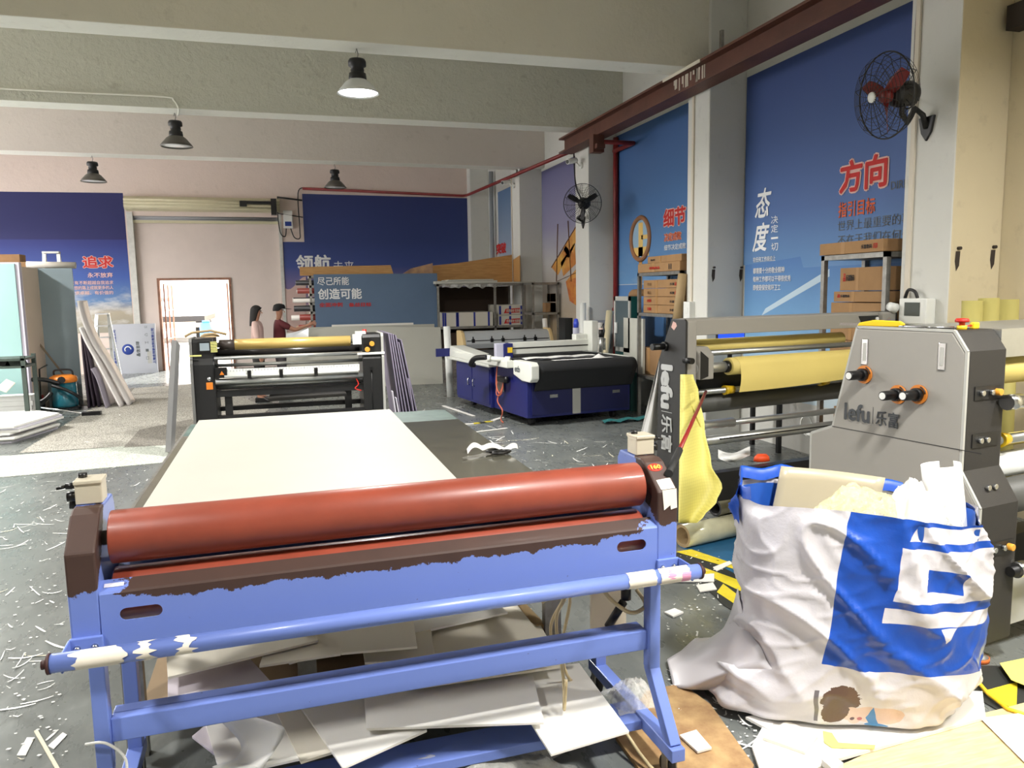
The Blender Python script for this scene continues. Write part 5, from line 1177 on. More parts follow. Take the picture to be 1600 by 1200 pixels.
tag(MB().tube(sag([at_x(896,205,4.49), at_x(897,250,4.49), at_x(900,290,4.49), at_x(908,310,4.4)]), .012, 6).build('fan_cable', M_black), 'black cable hanging to the all-black wall fan', 'cable')
for i, (px, py, lab_) in enumerate(((896,252,'white bullet camera above the all-black wall fan'), (793,285,'white bullet camera on the far column below the red pipe'))):
    p = at_x(px, py, 4.36); t = thing('bullet_camera', lab_, 'camera', tuple(p))
    MB().cyl((-.12,-.06,-.02), (.05,.02,.02), .04, 16).build('camera_body', M_white_paint, t); MB().cyl((-.125,-.063,-.022), (-.12,-.06,-.02), .03, 14).build('lens', M_black, t)
    MB().tube([(.03,.0,.0), (.08,0,-.06), (4.5-p.x,0,-.06)], .015, 8).cyl((4.47-p.x,0,-.06),(4.5-p.x,0,-.06),.045,14).build('mount', M_white_paint, t)

# ---------------------------------------------------------------- boxes on the columns
bb_ = at_x(1450, 478, XF); a = at_x(1424, 468, XF); b = at_x(1456, 505, XF)
bk = thing('breaker_box', 'white breaker box with a grey window on the nearest column', 'electrical box', (XF, (a.y+b.y)/2, (a.z+b.z)/2))
hy, hz2 = (a.y-b.y)/2+.03, (a.z-b.z)/2+.01
MB().box(-.085, 0, -hy, hy, -hz2, hz2).build('case', M_white_paint, bk, bevel=.01); MB().box(-.09, -.085, -hy*.55, hy*.55, -hz2*.35, hz2*.7).build('window', mat('smoked_window', (84,88,84), .15), bk, bevel=.004)
MB().tube(sag([(-.04,0,hz2), (-.05,.02,hz2+.05), (-.05,.08,hz2+.06), (-.03,.13,hz2+.0)]), .012, 8).build('cable', M_black, bk)
sl = MB().lathe([(0,.03), (.03,.03), (.04,-.03), (0,-.03)], 16, Matrix.Translation(at_x(1394, 480, 4.38)) @ Matrix.Rotation(R(-70),4,'Y'))
tag(sl.build('spot_lamp', M_white_paint), 'small white spot lamp head beside the breaker box', 'lamp')
a = at_x(1081, 485, XF); sb = MB().box(XF-.07, XF, a.y-.07, a.y+.07, a.z-.09, a.z+.1).box(XF-.075,XF-.07,a.y-.03,a.y+.03,a.z-.03,a.z+.03)
tag(sb.build('switch_box', M_white_paint, bevel=.008), 'white switch box on the column beside the kraft tube', 'electrical box')
kt = MB().pipe(at_x(1058, 500, 4.40), at_x(1067, 428, 4.47), .055, .012); tag(kt.build('kraft_tube', M_kraft), 'tall kraft tube leaning beside the cartons in the second wall bay', 'tube')

# ---------------------------------------------------------------- racks and cartons along the right wall
def carton(x0, x1, y0, y1, z0, z1, label, group, prints=(), m=None, face='x', tape=True):
    o = MB().box(x0, x1, y0, y1, z0, z1).build('carton', m or M_cardboard, bevel=.004); tag(o, label, 'box', group)
    if face == 'x':
        if tape: MB().box(x0-.0015, x0-.0005, y1-(y1-y0)*.42, y1-(y1-y0)*.36, z0, z1).build('tape', M_tape, o)
        for tx, f0, f1, h0, h1, mm in prints:
            wd = (y1-y0); letters(tx, (x0-.002, y1-f0*wd, z0+h0*(z1-z0)), (0,-1,0), (0,0,1), (f1-f0)*wd, (h1-h0)*(z1-z0), mm, o, .02)
    else:
        for tx, f0, f1, h0, h1, mm in prints:
            wd = (x1-x0); letters(tx, (x0+f0*wd, y0-.002, z0+h0*(z1-z0)), (1,0,0), (0,0,1), (f1-f0)*wd, (h1-h0)*(z1-z0), mm, o, .02)
    return o
def rack(label, x0, x1, y0, y1, ztop, shelves, loc_posts=None):
    t = thing('shelf_rack', label, 'rack', (x0, y0, 0))
    for x in (x0, x1):
        for y in (loc_posts or (y0, y1)): MB().box(x-x0-.02, x-x0+.02, y-y0-.02, y-y0+.02, 0, ztop).build('post', M_steel, t)
    for z in shelves: MB().box(-.02, x1-x0+.02, -.02, y1-y0+.02, z-.04, z).build('shelf', M_steel, t)
    return t
X0 = 4.5
def yx(px, py): p = at_x(px, py, X0); return p.y, p.z
yF, zT = yx(1289, 400); yN = 4.92; _, zs = yx(1345, 470)
rack('grey steel rack full of long cartons in the nearest wall bay', X0, 4.92, yN, yF, zT, [zT, .95, .4])
G_C = 'long cartons on the nearest wall rack'
y0, z1 = yx(1340, 376); _, z0 = yx(1340, 394)
carton(4.46, 4.92, yN, yF+.02, zT+.003, zT+.10, 'long carton lying on top of the nearest wall rack', G_C, [('乐富数码', .68, .84, .3, .65, M_black_ink), ('印', .86, .92, .25, .7, M_red_ink)])
yc = yx(1310, 430)[0]
zA = yx(1340, 474)[1]
hs_ = .953
rows = ((.953, 1.20, yF-.06, 'lowest visible long carton inside the nearest wall rack'), (1.202, yx(1345,473)[1], yF-.06, 'greenish printed long carton at the third level of the nearest rack'), (yx(1345,472)[1], yx(1345,455)[1], yF-.09, 'long carton with red and black print at mid height of the nearest rack'), (yx(1345,454)[1], yx(1345,417)[1], yF-.16, 'tall long carton topmost inside the nearest wall rack'))
for i, (z0, z1, yy, lab_) in enumerate(rows):
    carton(4.53, 4.9, yN+.03, yy, z0, z1-.002, lab_, G_C, [('品', .08, .14, .4, .75, M_red_ink), ('乐富数码', .15, .33, .42, .7, M_black_ink)] if i > 1 else [('纸品', .12, .3, .35, .65, M_red_ink)])
dbx = carton(4.56, 4.9, yN+.05, yF-.1, .403, .62, 'carton on the bottom shelf of the nearest wall rack', G_C, [('纸品', .2, .4, .3, .6, M_red_ink)])
X0 = 4.48
yF, zT = yx(999, 430); yN = 8.06; _, zM = yx(1030, 490)
zT = yx(1030, 425)[1]
rack('grey steel rack stacked with cartons in the second wall bay', X0, 4.90, yN, yF, zT, [zT, zM, .55])
G_D = 'cartons on the second wall rack'
yy0 = yx(1000, 420)[0]; yy1 = yx(1013, 405)[0]
h_ = yx(1030,411)[1]-zT
carton(4.45, 4.88, yN, yy0, zT+.003, zT+.003+h_*1.0, 'carton with red print lying on top of the second wall rack', G_D, [('纸箱商品', .3, .55, .3, .6, M_red_ink), ('||', .76, .82, .2, .8, M_black_ink)])
carton(4.47, 4.86, yN, yy1, zT+.005+h_, zT+.005+h_*1.75, 'second carton stacked highest on the second wall rack', G_D, [('数码', .1, .24, .3, .6, M_black_ink)])
zz_ = [yx(1030, y)[1] for y in (489.5, 476.5, 463.5, 450, 436.5)]
zz_[0] = zM+.003
for i in range(4):
    carton(4.50, 4.88, yN+.1, yF-.08, zz_[i], zz_[i+1]-.004, ('lowest carton inside the second wall rack, red square print', 'second carton from below inside the second wall rack', 'third carton from below inside the second wall rack', 'uppermost carton inside the second wall rack')[i], G_D, [('印刷' if i < 2 else '纸品', .12, .24, .3, .7, M_red_ink if i < 2 else M_cardboard_dark), ('乐富', .76, .88, .3, .6, M_black_ink), ('品', .89, .94, .25, .65, M_red_ink)])
carton(4.55, 4.86, 8.6, 9.3, .553, .9, 'brown carton on the lower shelf of the second wall rack', G_D, m=M_cardboard_dark)
tag(MB().box(4.5,4.53,9.1,9.7,.553,zM-.08).build('white_sheet', M_board_grey), 'white sheet standing on the lower shelf of the second wall rack', 'panel')
# green cabinet with a glass door
X0 = 4.52; ya, z1c = yx(961, 463); yb_ = yx(986, 463)[0]; xr = at_y(999, 470, yb_).x; zb_ = 0
gc = thing('cabinet', 'dark green cabinet with a framed glass door in the second wall bay', 'cabinet', (X0, yb_, 0))
MB().box(.0, min(xr, 4.93)-X0, 0, ya-yb_, 0, z1c).build('body', mat('dark_green', (24,84,80), .45), gc)
dr = MB()
for y0, y1, z0, z2 in ((0,.05,.8,z1c), (ya-yb_-.05,ya-yb_,.8,z1c), (0,ya-yb_,.8,.86), (0,ya-yb_,z1c-.06,z1c)): dr.box(-.02, 0, y0, y1, z0, z2)
d_ = dr.build('door', M_gl, gc); MB().box(-.012, -.004, .05, ya-yb_-.05, .86, z1c-.06).build('glass_pane', mat('cabinet_glass', (84,96,100), .12), d_); MB().box(-.035,-.02,ya-yb_-.12,ya-yb_-.05,1.05,1.2).build('lock_plate', M_white_paint, d_)
tag(MB().lathe([(0,.1),(.1,.09),(.14,.05),(.15,0),(0,0)], 20, Matrix.Translation((4.72, yb_+.15, z1c)) @ Matrix.Diagonal((1,1.2,1,1))).build('brown_bundle', M_cardboard_dark), 'brown bundle lying on top of the green cabinet', 'bundle')
# monitor on a desk in the nearest bay
mp = at_y(1147, 523, 6.55)
dk = thing('desk', 'small desk behind the second coating machine', 'desk', (mp.x, 6.7, 0)); MB().box(-.55,.55,-.25,.3,.72,.75).build('desk_top', M_wood, dk)
for x in (-.5,.5):
    for y in (-.2,.25): MB().box(x-.02,x+.02,y-.02,y+.02,0,.72).build('leg', M_black, dk)
mn = thing('monitor', 'monitor with a bright blue screen on the desk behind the machine', 'monitor', (mp.x, 6.6, .75))
hm = mp.z-.75; MB().box(-.155,.155,0,.03,hm-.09,hm+.06).build('housing', M_black_plastic, mn, bevel=.004); MB().box(-.02,.02,.01,.03,.02,hm-.05).box(-.1,.1,-.05,.08,0,.015).build('stand', M_black_plastic, mn)
MB().box(-.145,.145,-.002,0,hm-.08,hm+.052).build('screen', mat('screen_blue', (36,74,220), .3, emit=1.3), mn)
# yellow foam rolls and rods behind the near machine
for i, (px, h_) in enumerate(((1526,470),(1552,466),(1583,468))):
    p = at_y(px, h_, 3.95); rz_ = .062
    o = MB().pipe((p.x, 3.95, 0), (p.x+.02, 4.0, p.z), rz_, .02, 24); tag(o.build('foam_roll', mat('pale_yellow_roll_%d' % i, (186,176,104), .6)), ('pale yellow roll standing against the near column, left of three', 'pale yellow roll standing against the near column, middle of three', 'pale yellow roll standing against the near column, right of three')[i], 'roll', 'yellow rolls by the near column')
for i, px in enumerate((1590, 1600)):
    a = at_y(px, 437, 3.9); tag(MB().cyl((a.x+.14, 3.80, 0), (a.x+.10, 3.84, a.z), .009, 8).build('steel_rod', M_chrome), ('thin steel rod standing beside the yellow rolls, left one', 'thin steel rod standing beside the yellow rolls, right one')[i], 'rod')
# ---------------------------------------------------------------- back of the hall: boards, rolls, racks
YW = 13.85
def py_z(px, py, Y): return at_y(px, py, Y).z
a = at_y(440, 522, YW); b = at_y(690, 512, YW); wl_ = MB().add([(a.x,YW+.12,0),(b.x-.02,YW-.1,0),(b.x,YW+.1,py_z(685,512,YW)),(a.x+.9,YW+.2,py_z(560,510,YW)),(a.x,YW+.2,py_z(445,524,YW)),
    (a.x,YW+.15,0),(b.x-.02,YW-.07,0),(b.x,YW+.13,py_z(685,512,YW)),(a.x+.9,YW+.23,py_z(560,510,YW)),(a.x,YW+.23,py_z(445,524,YW))], [(0,1,2,3,4),(9,8,7,6,5),(0,5,6,1),(1,6,7,2),(2,7,8,3),(3,8,9,4),(4,9,5,0)])
tag(wl_.build('long_board', M_board_grey), 'long grey-white board standing on the floor below the blue slogan board', 'board', 'long boards below the slogan board')
for i, (x0, x1, y0, dy) in enumerate(((470,683,507,.27), (520,650,505,.29), (440,560,518,.32))):
    a = at_y(x0, y0+4, YW); b = at_y(x1, y0, YW)
    tag(MB().box(a.x,b.x,YW+dy,YW+dy+.02,0,b.z).build('long_board', M_board if i else M_board_grey), ('second long board right behind the front long board', 'third long board with its top edge just above the others', 'fourth long board, hindmost on the left by the two people')[i], 'board', 'long boards below the slogan board')
gl = MB().slab([at_y(441,524,YW+.085), at_y(482,513,YW+.085), at_y(482,533,YW+.04), at_y(440,533,YW+.04)], .004)
tag(gl.build('film_wrap', mat('shiny_wrap', (226,230,234), .1, coat=.8, var=.1, scale=9)), 'shiny film wrapped round the left end of the long boards', 'film')
YD = 14.2
a = at_y(490, 430, YD); b = at_y(683, 427, YD)
sbd = MB().box(a.x, b.x, YD, YD+.04, .35, b.z).build('slogan_board', mat('slogan_blue_grey', (92,116,146), .5, var=.08, scale=1.5))
tag(sbd, 'grey-blue slogan board with white and red characters above the long boards', 'board')
for tx, x0, y0, x1, y1, m_, bo_ in (('尽己所能', 496,433,545,446, M_white_ink,.012), ('创造可能',497,451,565,468, M_white_ink,.025), ('全面冲刺',499,473,535,480, M_red_ink,.02), ('备战目标',545,473,580,479.5, M_red_ink,.02)):
    back_letters(tx, x0, y0, x1, y1, m_, sbd, bo_, Y=YD-.002)
# roll rack at the left of the slogan board
ar = at_y(486, 430, 14.3); rx = ar.x
rr1 = rack('grey rack of film rolls at the left end of the slogan board', rx-.02, rx+1.9, 14.3, 14.9, py_z(486,431,14.3), [py_z(486,y,14.3) for y in (431,446,459,473,487,501,516)])
rnd = random.Random(12); cols = [(236,232,226),(176,150,120),(72,50,46),(210,206,200),(150,60,50),(40,40,44),(226,214,190)]
m_rolls = [mat('roll_colour_%d' % i, c_, .4) for i, c_ in enumerate(cols)]
k_ = 0
for li, y in enumerate((446,459,473,487,501,516)):
    z = py_z(486, y, 14.3)
    for j in range(3):
        r_ = rnd.uniform(.035, .055); yy = 14.38+.16*j; ex = rnd.uniform(.05, .38)
        o = MB().pipe((rx-ex, yy, z+r_+.004), (rx+1.5, yy, z+r_+.004), r_, .02, 16).build('film_roll', m_rolls[rnd.randrange(7)])
        tag(o, 'film roll end sticking out of the rack beside the two people, shelf %s' % ('one','two','three','four','five','six')[li], 'roll', 'film rolls on rack shelf %s by the two people' % ('one','two','three','four','five','six')[li])
# wooden boards on top
a = at_y(469, 431, 14.25); b = at_y(616, 429, 14.25); zt1 = py_z(486,431,14.3)
o = MB().add([(a.x,14.32,zt1+.004),(b.x,14.32,zt1+.004),(b.x-.05,14.32,py_z(610,414,14.25)),(a.x,14.32,py_z(470,417,14.25)),(a.x,14.36,zt1+.004),(b.x,14.36,zt1+.004),(b.x-.05,14.36,py_z(610,414,14.25)),(a.x,14.36,py_z(470,417,14.25))], [(3,2,1,0),(4,5,6,7),(0,1,5,4),(1,2,6,5),(2,3,7,6),(3,0,4,7)])
tag(o.build('wood_board', M_wood), 'wood grain board lying above the slogan board on the left', 'board')
a = at_y(622, 428, 14.6); b = at_y(676, 411, 14.6); o = MB().prism([(a.x, a.z-.3), (b.x, a.z-.3), (b.x, b.z), (a.x+.25, b.z-.1), (a.x, a.z-.05)], 'y', 14.6, 14.63); tag(o.build('printed_board', mat('peach_print', (206,166,126), .6, col2=(150,120,110), scale=6)), 'peach printed board between the two wooden boards on top of the racks', 'board')
# main rack behind the plotter
YR = 14.0
ax_, bx_ = at_y(684, 450, YR).x, at_y(846, 450, YR).x; mx_ = at_y(773, 450, YR).x
bx_ = min(bx_, 4.42)
zt_, zm_ = py_z(760, 443, YR), py_z(770, 509, YR)
rk = rack('wide grey rack holding tape-wrapped board packs behind the silver plotter', ax_, bx_, YR, YR+.95, zt_, [zt_, zm_, .45])
MB().box(.03, bx_-ax_-.03, .90, .93, .46, zt_-.05).build('back_panel', mat('dark_brown_back', (62,48,38), .8), rk); MB().box(mx_-ax_-.02, mx_-ax_+.02, -.02, .02, 0, zt_).build('post', M_steel, rk); MB().box(mx_-ax_-.02, mx_-ax_+.02, .93, .97, 0, zt_).build('post', M_steel, rk)
M_pack = mat('pack_white', (206,202,190), .6); M_ptape = mat('pack_blue_tape', (34,48,140), .4)
a = at_y(690, 489, YR); b = at_y(771, 489, YR)
pk = MB().box(a.x, b.x, YR+.04, YR+.8, zm_+.002, a.z).build('board_pack', M_pack, bevel=.004); tag(pk, 'white board pack with blue tape strips on the left of the wide rack', 'pack')
W_ = b.x-a.x
for f_ in (.02,.06,.28,.3,.62,.9): MB().box(a.x+f_*W_, a.x+f_*W_+.035, YR+.037, YR+.04, zm_+.002, a.z).build('tape', M_ptape, pk)
a = at_y(780, 492, YR); b = at_y(843, 475, YR)
for i in range(2):
    z0 = zm_+.002+(b.z-zm_)*.5*i; z1 = zm_+(b.z-zm_)*.5*(i+1)-.003
    pk = MB().box(a.x, min(b.x,4.4), YR+.04, YR+.8, z0, z1).build('board_pack', M_pack, bevel=.004); tag(pk, ('red printed white board pack on the right of the wide rack, lower one', 'red printed white board pack on the right of the wide rack, upper one')[i], 'pack')
    W_ = min(b.x,4.4)-a.x
    MB().add([(a.x+.1+W_*.0, YR+.036, z0+.03), (a.x+W_*.9, YR+.036, z0+.04), (a.x+W_*.92, YR+.036, z0+.03+(z1-z0)*.5), (a.x+.14, YR+.036, z0+.02+(z1-z0)*.5)], [(0,1,2,3)]).build('red_label', M_red_ink, pk)
    letters('优质板材 优质板材', (a.x+.15, YR+.034, z0+.05), (1,0,0), (0,0,1), W_*.7, (z1-z0)*.3, M_pack, pk, .02)
    for f_ in (.02, .45, .94): MB().box(a.x+f_*W_, a.x+f_*W_+.04, YR+.0345, YR+.04, z0+.01, z1-.02).build('tape', M_ptape, pk)
for i, (x0, x1, y0, t_, lab_) in enumerate(((680,776,441,.05,'thick white board stack lying on the left top of the wide rack'), (700,770,434,.02,'torn white sheet lying on the white stack on the wide rack'), (775,835,439,.02,'flat white board lying on the right top of the wide rack'))):
    a = at_y(x0, y0, YR); b = at_y(x1, y0, YR); zb = zt_+.003+(.055 if i == 1 else 0)
    tag(MB().slab([(a.x,YR-.05,zb+t_),(b.x,YR-.05,zb+t_+.004),(b.x,YR+.6,zb+t_+.004),(a.x,YR+.6,zb+t_)], t_).build('flat_board', M_board_grey), lab_, 'board')
fr = MB().grid(lambda u, v: (at_y(690,445,YR).x+(at_y(776,445,YR).x-at_y(690,445,YR).x)*u, YR-.06-.02*math.sin(u*30), zt_-.005-(.06+.05*noise.noise(Vector((u*9,1,2))))*v), 50, 3); tag(fr.build('hanging_film', M_film), 'ragged clear film hanging over the top front edge of the wide rack', 'film')
a = at_y(676, 436, 14.75); b = at_y(800, 402, 14.75); c_ = at_y(846, 399, 14.3)
o = MB().prism([(a.x, zt_+.003), (b.x, zt_+.003), (b.x, b.z+.05), (b.x-1.1, at_y(730,411,14.75).z), (a.x, at_y(676,415,14.75).z)], 'y', 14.75, 14.78); tag(o.build('wood_board', M_wood), 'long wood grain board standing on the back of the wide rack', 'board')
o = MB().add([(b.x+.02,14.74,zt_+.003),(min(c_.x,4.44),14.25,zt_+.003),(min(c_.x,4.44),14.25,c_.z),(b.x+.02,14.74,at_y(800,406,14.74).z),(b.x+.04,14.77,zt_+.003),(min(c_.x+.02,4.46),14.28,zt_+.003),(min(c_.x+.02,4.46),14.28,c_.z),(b.x+.04,14.77,at_y(800,406,14.74).z)], [(3,2,1,0),(4,5,6,7),(0,1,5,4),(1,2,6,5),(2,3,7,6),(3,0,4,7)])
tag(o.build('wood_board', M_wood), 'wood grain board standing at the right end of the wide rack', 'board')
tag(MB().box(ax_+.1, mx_-.1, YR+.2, YR+.85, .453, .9).build('carton', mat('dark_brown_carton', (70,54,42), .8)), 'dark brown carton on the bottom shelf of the wide rack', 'box')
# narrow rack with small cartons beside it
YN = 13.35; ax2, bx2 = at_y(853, 445, YN).x, 4.9; zt2, zm2 = py_z(865, 441, YN), py_z(865, 488, YN)
ax2 = min(ax2, 4.4)
rack('narrow grey rack with small brown boxes in front of the ship poster', ax2, 4.88, YN, YN+.5, zt2, [zt2, zm2, .5])
for i, (px, y0, y1, h_) in enumerate(((857,488,470,0),(867,488,474,0),(878,488,472,0),(866,474,458,1),(880,472,461,1))):
    a = at_y(px, y0, YN+.05); w2 = .055; zb = zm2+.003 if not h_ else py_z(px, y0, YN)+.03
    zb = zm2+.003 if h_ == 0 else zm2+.003+.19
    z1 = zb+.17 if h_ == 0 else zb+.15
    tag(MB().box(min(a.x,4.8)-w2, min(a.x,4.8)+w2, YN+.04, YN+.22, zb, z1).build('small_carton', M_cardboard_dark, bevel=.003), ('small brown box at the left of the narrow rack shelf','small brown box at the middle of the narrow rack shelf','small brown box at the right of the narrow rack shelf','small brown box stacked on the middle one in the narrow rack','small brown box stacked on the right one in the narrow rack')[i], 'box', 'small boxes on the narrow rack')
tag(MB().box(4.5, 4.8, YN+.05, YN+.4, .505, .75).build('small_carton', M_cardboard_dark), 'brown box on the bottom shelf of the narrow rack', 'box')
# rolls and boards leaning behind the cutter
def lean(name, p0, p1, r_, m_, label, t=.012): tag(MB().pipe(p0, p1, r_, t, 20).build(name, m_), label, 'roll')
def foot(px, py, Y): p = at_y(px, py, Y); return p
def roll_at(px0, px1, ptop, Y, r_, m_, label, name='paper_roll', dy=.25):
    t = at_y(px1, ptop, Y); b = at_y(px0, 600, Y-dy); lean(name, (b.x, Y-dy, 0), (t.x, Y, t.z), r_, m_, label)
roll_at(911, 911, 473, 10.82, .045, M_white_paint, 'tall white tube standing behind the cutter beside the column', 'white_tube', .03)
roll_at(924, 938, 505, 10.72, .045, M_board, 'short white roll leaning behind the cutter', 'paper_roll')
roll_at(938, 953, 486, 10.62, .055, mat('cream_roll', (218,206,170), .6), 'cream roll leaning against the green cabinet', 'paper_roll')
roll_at(858, 851, 498, 13.1, .045, M_board, 'white roll leaning in front of the narrow rack', 'paper_roll')
roll_at(900, 900, 512, 11.1, .05, mat('lilac_roll', (204,204,222), .5), 'pale lilac roll standing left of the tall white tube', 'paper_roll', .03)
a = at_y(916, 501, 10.88); b = at_y(946, 501, 10.88); tag(MB().box(a.x, b.x, 10.88, 10.91, 0, a.z).build('grey_board', mat('grey_leaning_board', (166,166,172), .6)), 'grey board standing behind the white roll and the cutter', 'board')
a = at_y(883, 497, 11.6); b = at_y(893, 497, 11.6); tag(MB().box(a.x, b.x+.02, 11.6, 11.9, 0, a.z).build('black_case', M_black_plastic), 'tall black case standing between the narrow rack and the column', 'case')
p = at_y(900, 503, 11.1); tag(MB().lathe([(0,.14),(.03,.13),(.045,.06),(.04,0),(0,0)], 12, Matrix.Translation((p.x, p.y, at_y(900,512,11.1).z+.002))).build('blue_bag', mat('bright_blue_film', (70,90,220), .3)), 'bright blue wrapper on top of the pale lilac roll', 'wrapper')

# ---------------------------------------------------------------- left side: big boards, ladders, rack, vacuum, paper
M_teal = mat('pale_teal_board', (156,192,190), .5, var=.04, scale=1); M_bg = mat('blue_grey_board', (132,148,156), .5, var=.06, scale=1.2); M_lil = mat('lilac_white_edge', (214,208,224), .5); M_crm = mat('cream_side_board', (226,208,188), .6, var=.05, scale=2)
Ya = 12.4; xa = at_y(30, 500, Ya).x; za = at_y(20, 412, Ya).z
tag(MB().box(xa-2.6, xa, Ya, Ya+.02, 0, za).build('large_board', M_teal), 'pale teal board, nearest of the tall boards at the left edge', 'board', 'tall boards at the left')
tag(MB().box(xa-2.6, xa+.05, Ya+.022, Ya+.13, 0, za+.02).build('large_board', M_lil), 'lilac white board right behind the pale teal board', 'board', 'tall boards at the left')
xb = xa+.05; Yb = at_x(63, 500, xb).y; zb2 = at_y(90, 419, Yb).z
Yb = min(max(Yb, 13.3), 15.5)
tag(MB().box(xb-.02, xb, Ya+.14, Yb, 0, zb2).build('large_board', M_crm), 'cream board seen along its side between the teal and the blue-grey boards', 'board', 'tall boards at the left')
xc = at_y(119, 500, Yb).x
tag(MB().box(xb-.6, xc, Yb+.005, Yb+.03, 0, at_y(100,419,Yb).z).build('large_board', M_bg), 'blue-grey board facing the hall behind the vacuum cleaner', 'board', 'tall boards at the left')
a = at_y(45, 414, Yb+.2); b = at_y(121, 417, Yb+.2); tag(MB().pipe((a.x, Yb+.1, a.z+.0), (b.x, Yb+.1, b.z+.02), .05, .012, 18).build('white_tube', M_kraft if False else mat('dusty_tube', (196,190,180), .6)), 'dusty white tube lying along the top of the blue-grey board', 'tube')
lad_b = at_y(20, 404, Yb+.4); tag(MB().box(lad_b.x-.15, lad_b.x+.12, Yb+.3, Yb+.6, lad_b.z-.06, lad_b.z+.06).box(lad_b.x-.3,lad_b.x+.3,Yb+.2,Yb+.7,0,lad_b.z-.06).build('brown_case', M_cardboard_dark), 'brown crate tower behind the tall boards at the left edge', 'crate')
# curved white sheets leaning on them
def curved(label, pts, y0, y1, m_, t=.012):
    P = [at_y(x, y, (y0+y1)/2-.4) for x, y in pts]; prof = [(p.x, max(p.z, 0.002)) for p in P]; prof[-1] = (prof[-1][0], .002)
    sm_ = [(v.x, v.z) for v in sag([(a, 0, c) for a, c in prof], 24)]
    b = MB(); N = len(sm_)
    b.grid(lambda u, v: (sm_[min(N-1, int(round(u*(N-1))))][0], y0+(y1-y0)*v, sm_[min(N-1, int(round(u*(N-1))))][1]), N-1, 1, smooth=True)
    return tag(b.build('curved_sheet', m_, solid=t), label, 'sheet', 'sheets leaning at the end of the tall boards')
Yc0, Yc1 = Yb-.3, Yb+.12
M_wsh = mat('white_plastic_sheet', (232,228,226), .45); M_dk = mat('dark_sheet', (58,48,60), .5)
curved('outermost white sheet curving down from the top of the blue-grey board', [(118,470),(125,500),(140,535),(165,575),(196,607)], Yc0-.1, Yc1, M_wsh, .03)
curved('second white sheet curving down under the outermost one', [(122,512),(132,535),(150,568),(184,609)], Yc0-.2, Yc1, M_wsh, .03)
curved('short white sheet on the back of the second curved one', [(126,525),(138,545),(148,558),(158,575)], Yc0-.15, Yc1-.4, M_wsh, .02) if False else None
for i, (x0, y0, x1, y1) in enumerate(((122,512,132,614),(125,522,140,615),(128,530,148,615),(140,577,162,614))):
    curved(('dark sheet leaning closest to the blue-grey board','second dark sheet leaning beside the blue-grey board','third dark sheet leaning beside the blue-grey board','short grey-lilac sheet leaning in front of the dark ones')[i], [(x0,y0),((x0+x1)/2-1,(y0+y1)/2),(x1,y1)], Yc0-.1-(.15 if i == 3 else 0), Yc1-.05, M_dk if i < 3 else mat('lilac_grey_sheet', (150,144,156), .5), .02)
def ladder(label, pL, pR, zt, Y, zb=0, w0=.2, w1=.30, n=5, lean_=.35):
    t = thing('step_ladder', label, 'ladder', (pL, Y, 0))
    M_ = M_alu
    for s_, x0, x1 in ((0, 0, -.08), (1, w0, w0+.08)):
        MB().bar((x0, 0, zt), (x1, -lean_, 0), .05, .025).build('rail', M_, t); MB().bar((x0, .03, zt), (x1, .03+lean_, 0), .04, .02).build('rear_rail', M_, t)
    for k in range(1, n+1):
        f = k/(n+1); MB().box(-.08*f, w0+.08*f, -lean_*f-.05, -lean_*f+.03, zt*(1-f)-.015, zt*(1-f)+.01).build('step', M_, t)
    MB().box(-.02, w0+.02, -.06, .06, zt-.01, zt+.02).build('top_cap', M_, t)
a = at_y(151, 491, 16.8); b = at_y(169, 491, 16.8); ladder('aluminium step ladder standing before the silver panel', a.x, b.x, a.z, 16.8, w0=b.x-a.x, n=5)
a = at_y(69, 395, Yb+1.3); b = at_y(91, 395, Yb+1.3); ladder('step ladder whose top shows above the blue-grey board', a.x, b.x, a.z, Yb+1.3, w0=b.x-a.x, n=6)
# silver panel with blue emblem
Ys = 18.45; a = at_y(172, 507, Ys); b = at_y(242, 507, Ys)
spn = MB().box(a.x, b.x, Ys, Ys+.03, 0, a.z).build('silver_panel', mat('silver_protective_film', (182,186,194), .35, .2)); tag(spn, 'silver wrapped panel with a round blue emblem leaning by the doorway', 'panel')
c_ = at_y(200, 546, Ys-.004); MB().lathe([(0,.003),(.115,.003),(.118,0)], 28, Matrix.Translation(c_) @ Matrix.Rotation(R(90),4,'X')).build('emblem', M_blue_ink, spn)
MB().tube([(c_.x+.06*math.cos(t), c_.y-.004, c_.z+.06*math.sin(t)) for t in [k*.35 for k in range(12)]], .012, 6).build('emblem_swirl', M_white_ink, spn)
letters('上海吉祥新材料有限公司', (a.x+.10, Ys-.003, .15), (0,0,1), (-1,0,0), a.z*.75, .07, M_blue_ink, spn, .03)
letters('上海吉祥新材料有限公司', (b.x-.03, Ys-.003, .2), (0,0,1), (-1,0,0), a.z*.72, .06, M_blue_ink, spn, .03)
letters('晶信吉祥', (c_.x+.24, Ys-.003, c_.z-.16), (0,0,1), (-1,0,0), .33, .08, M_grey_ink, spn, .03)
for k, ch in enumerate('口一工凸公'): letters(ch, (b.x-.16, Ys-.003, .3+.17*k), (0,0,1), (-1,0,0), .06, .06, M_grey_ink, spn)
MB().box(c_.x+.38, c_.x+.46, Ys-.003, Ys-.001, c_.z-.32, c_.z-.05).build('printed_frame', M_gl, spn)
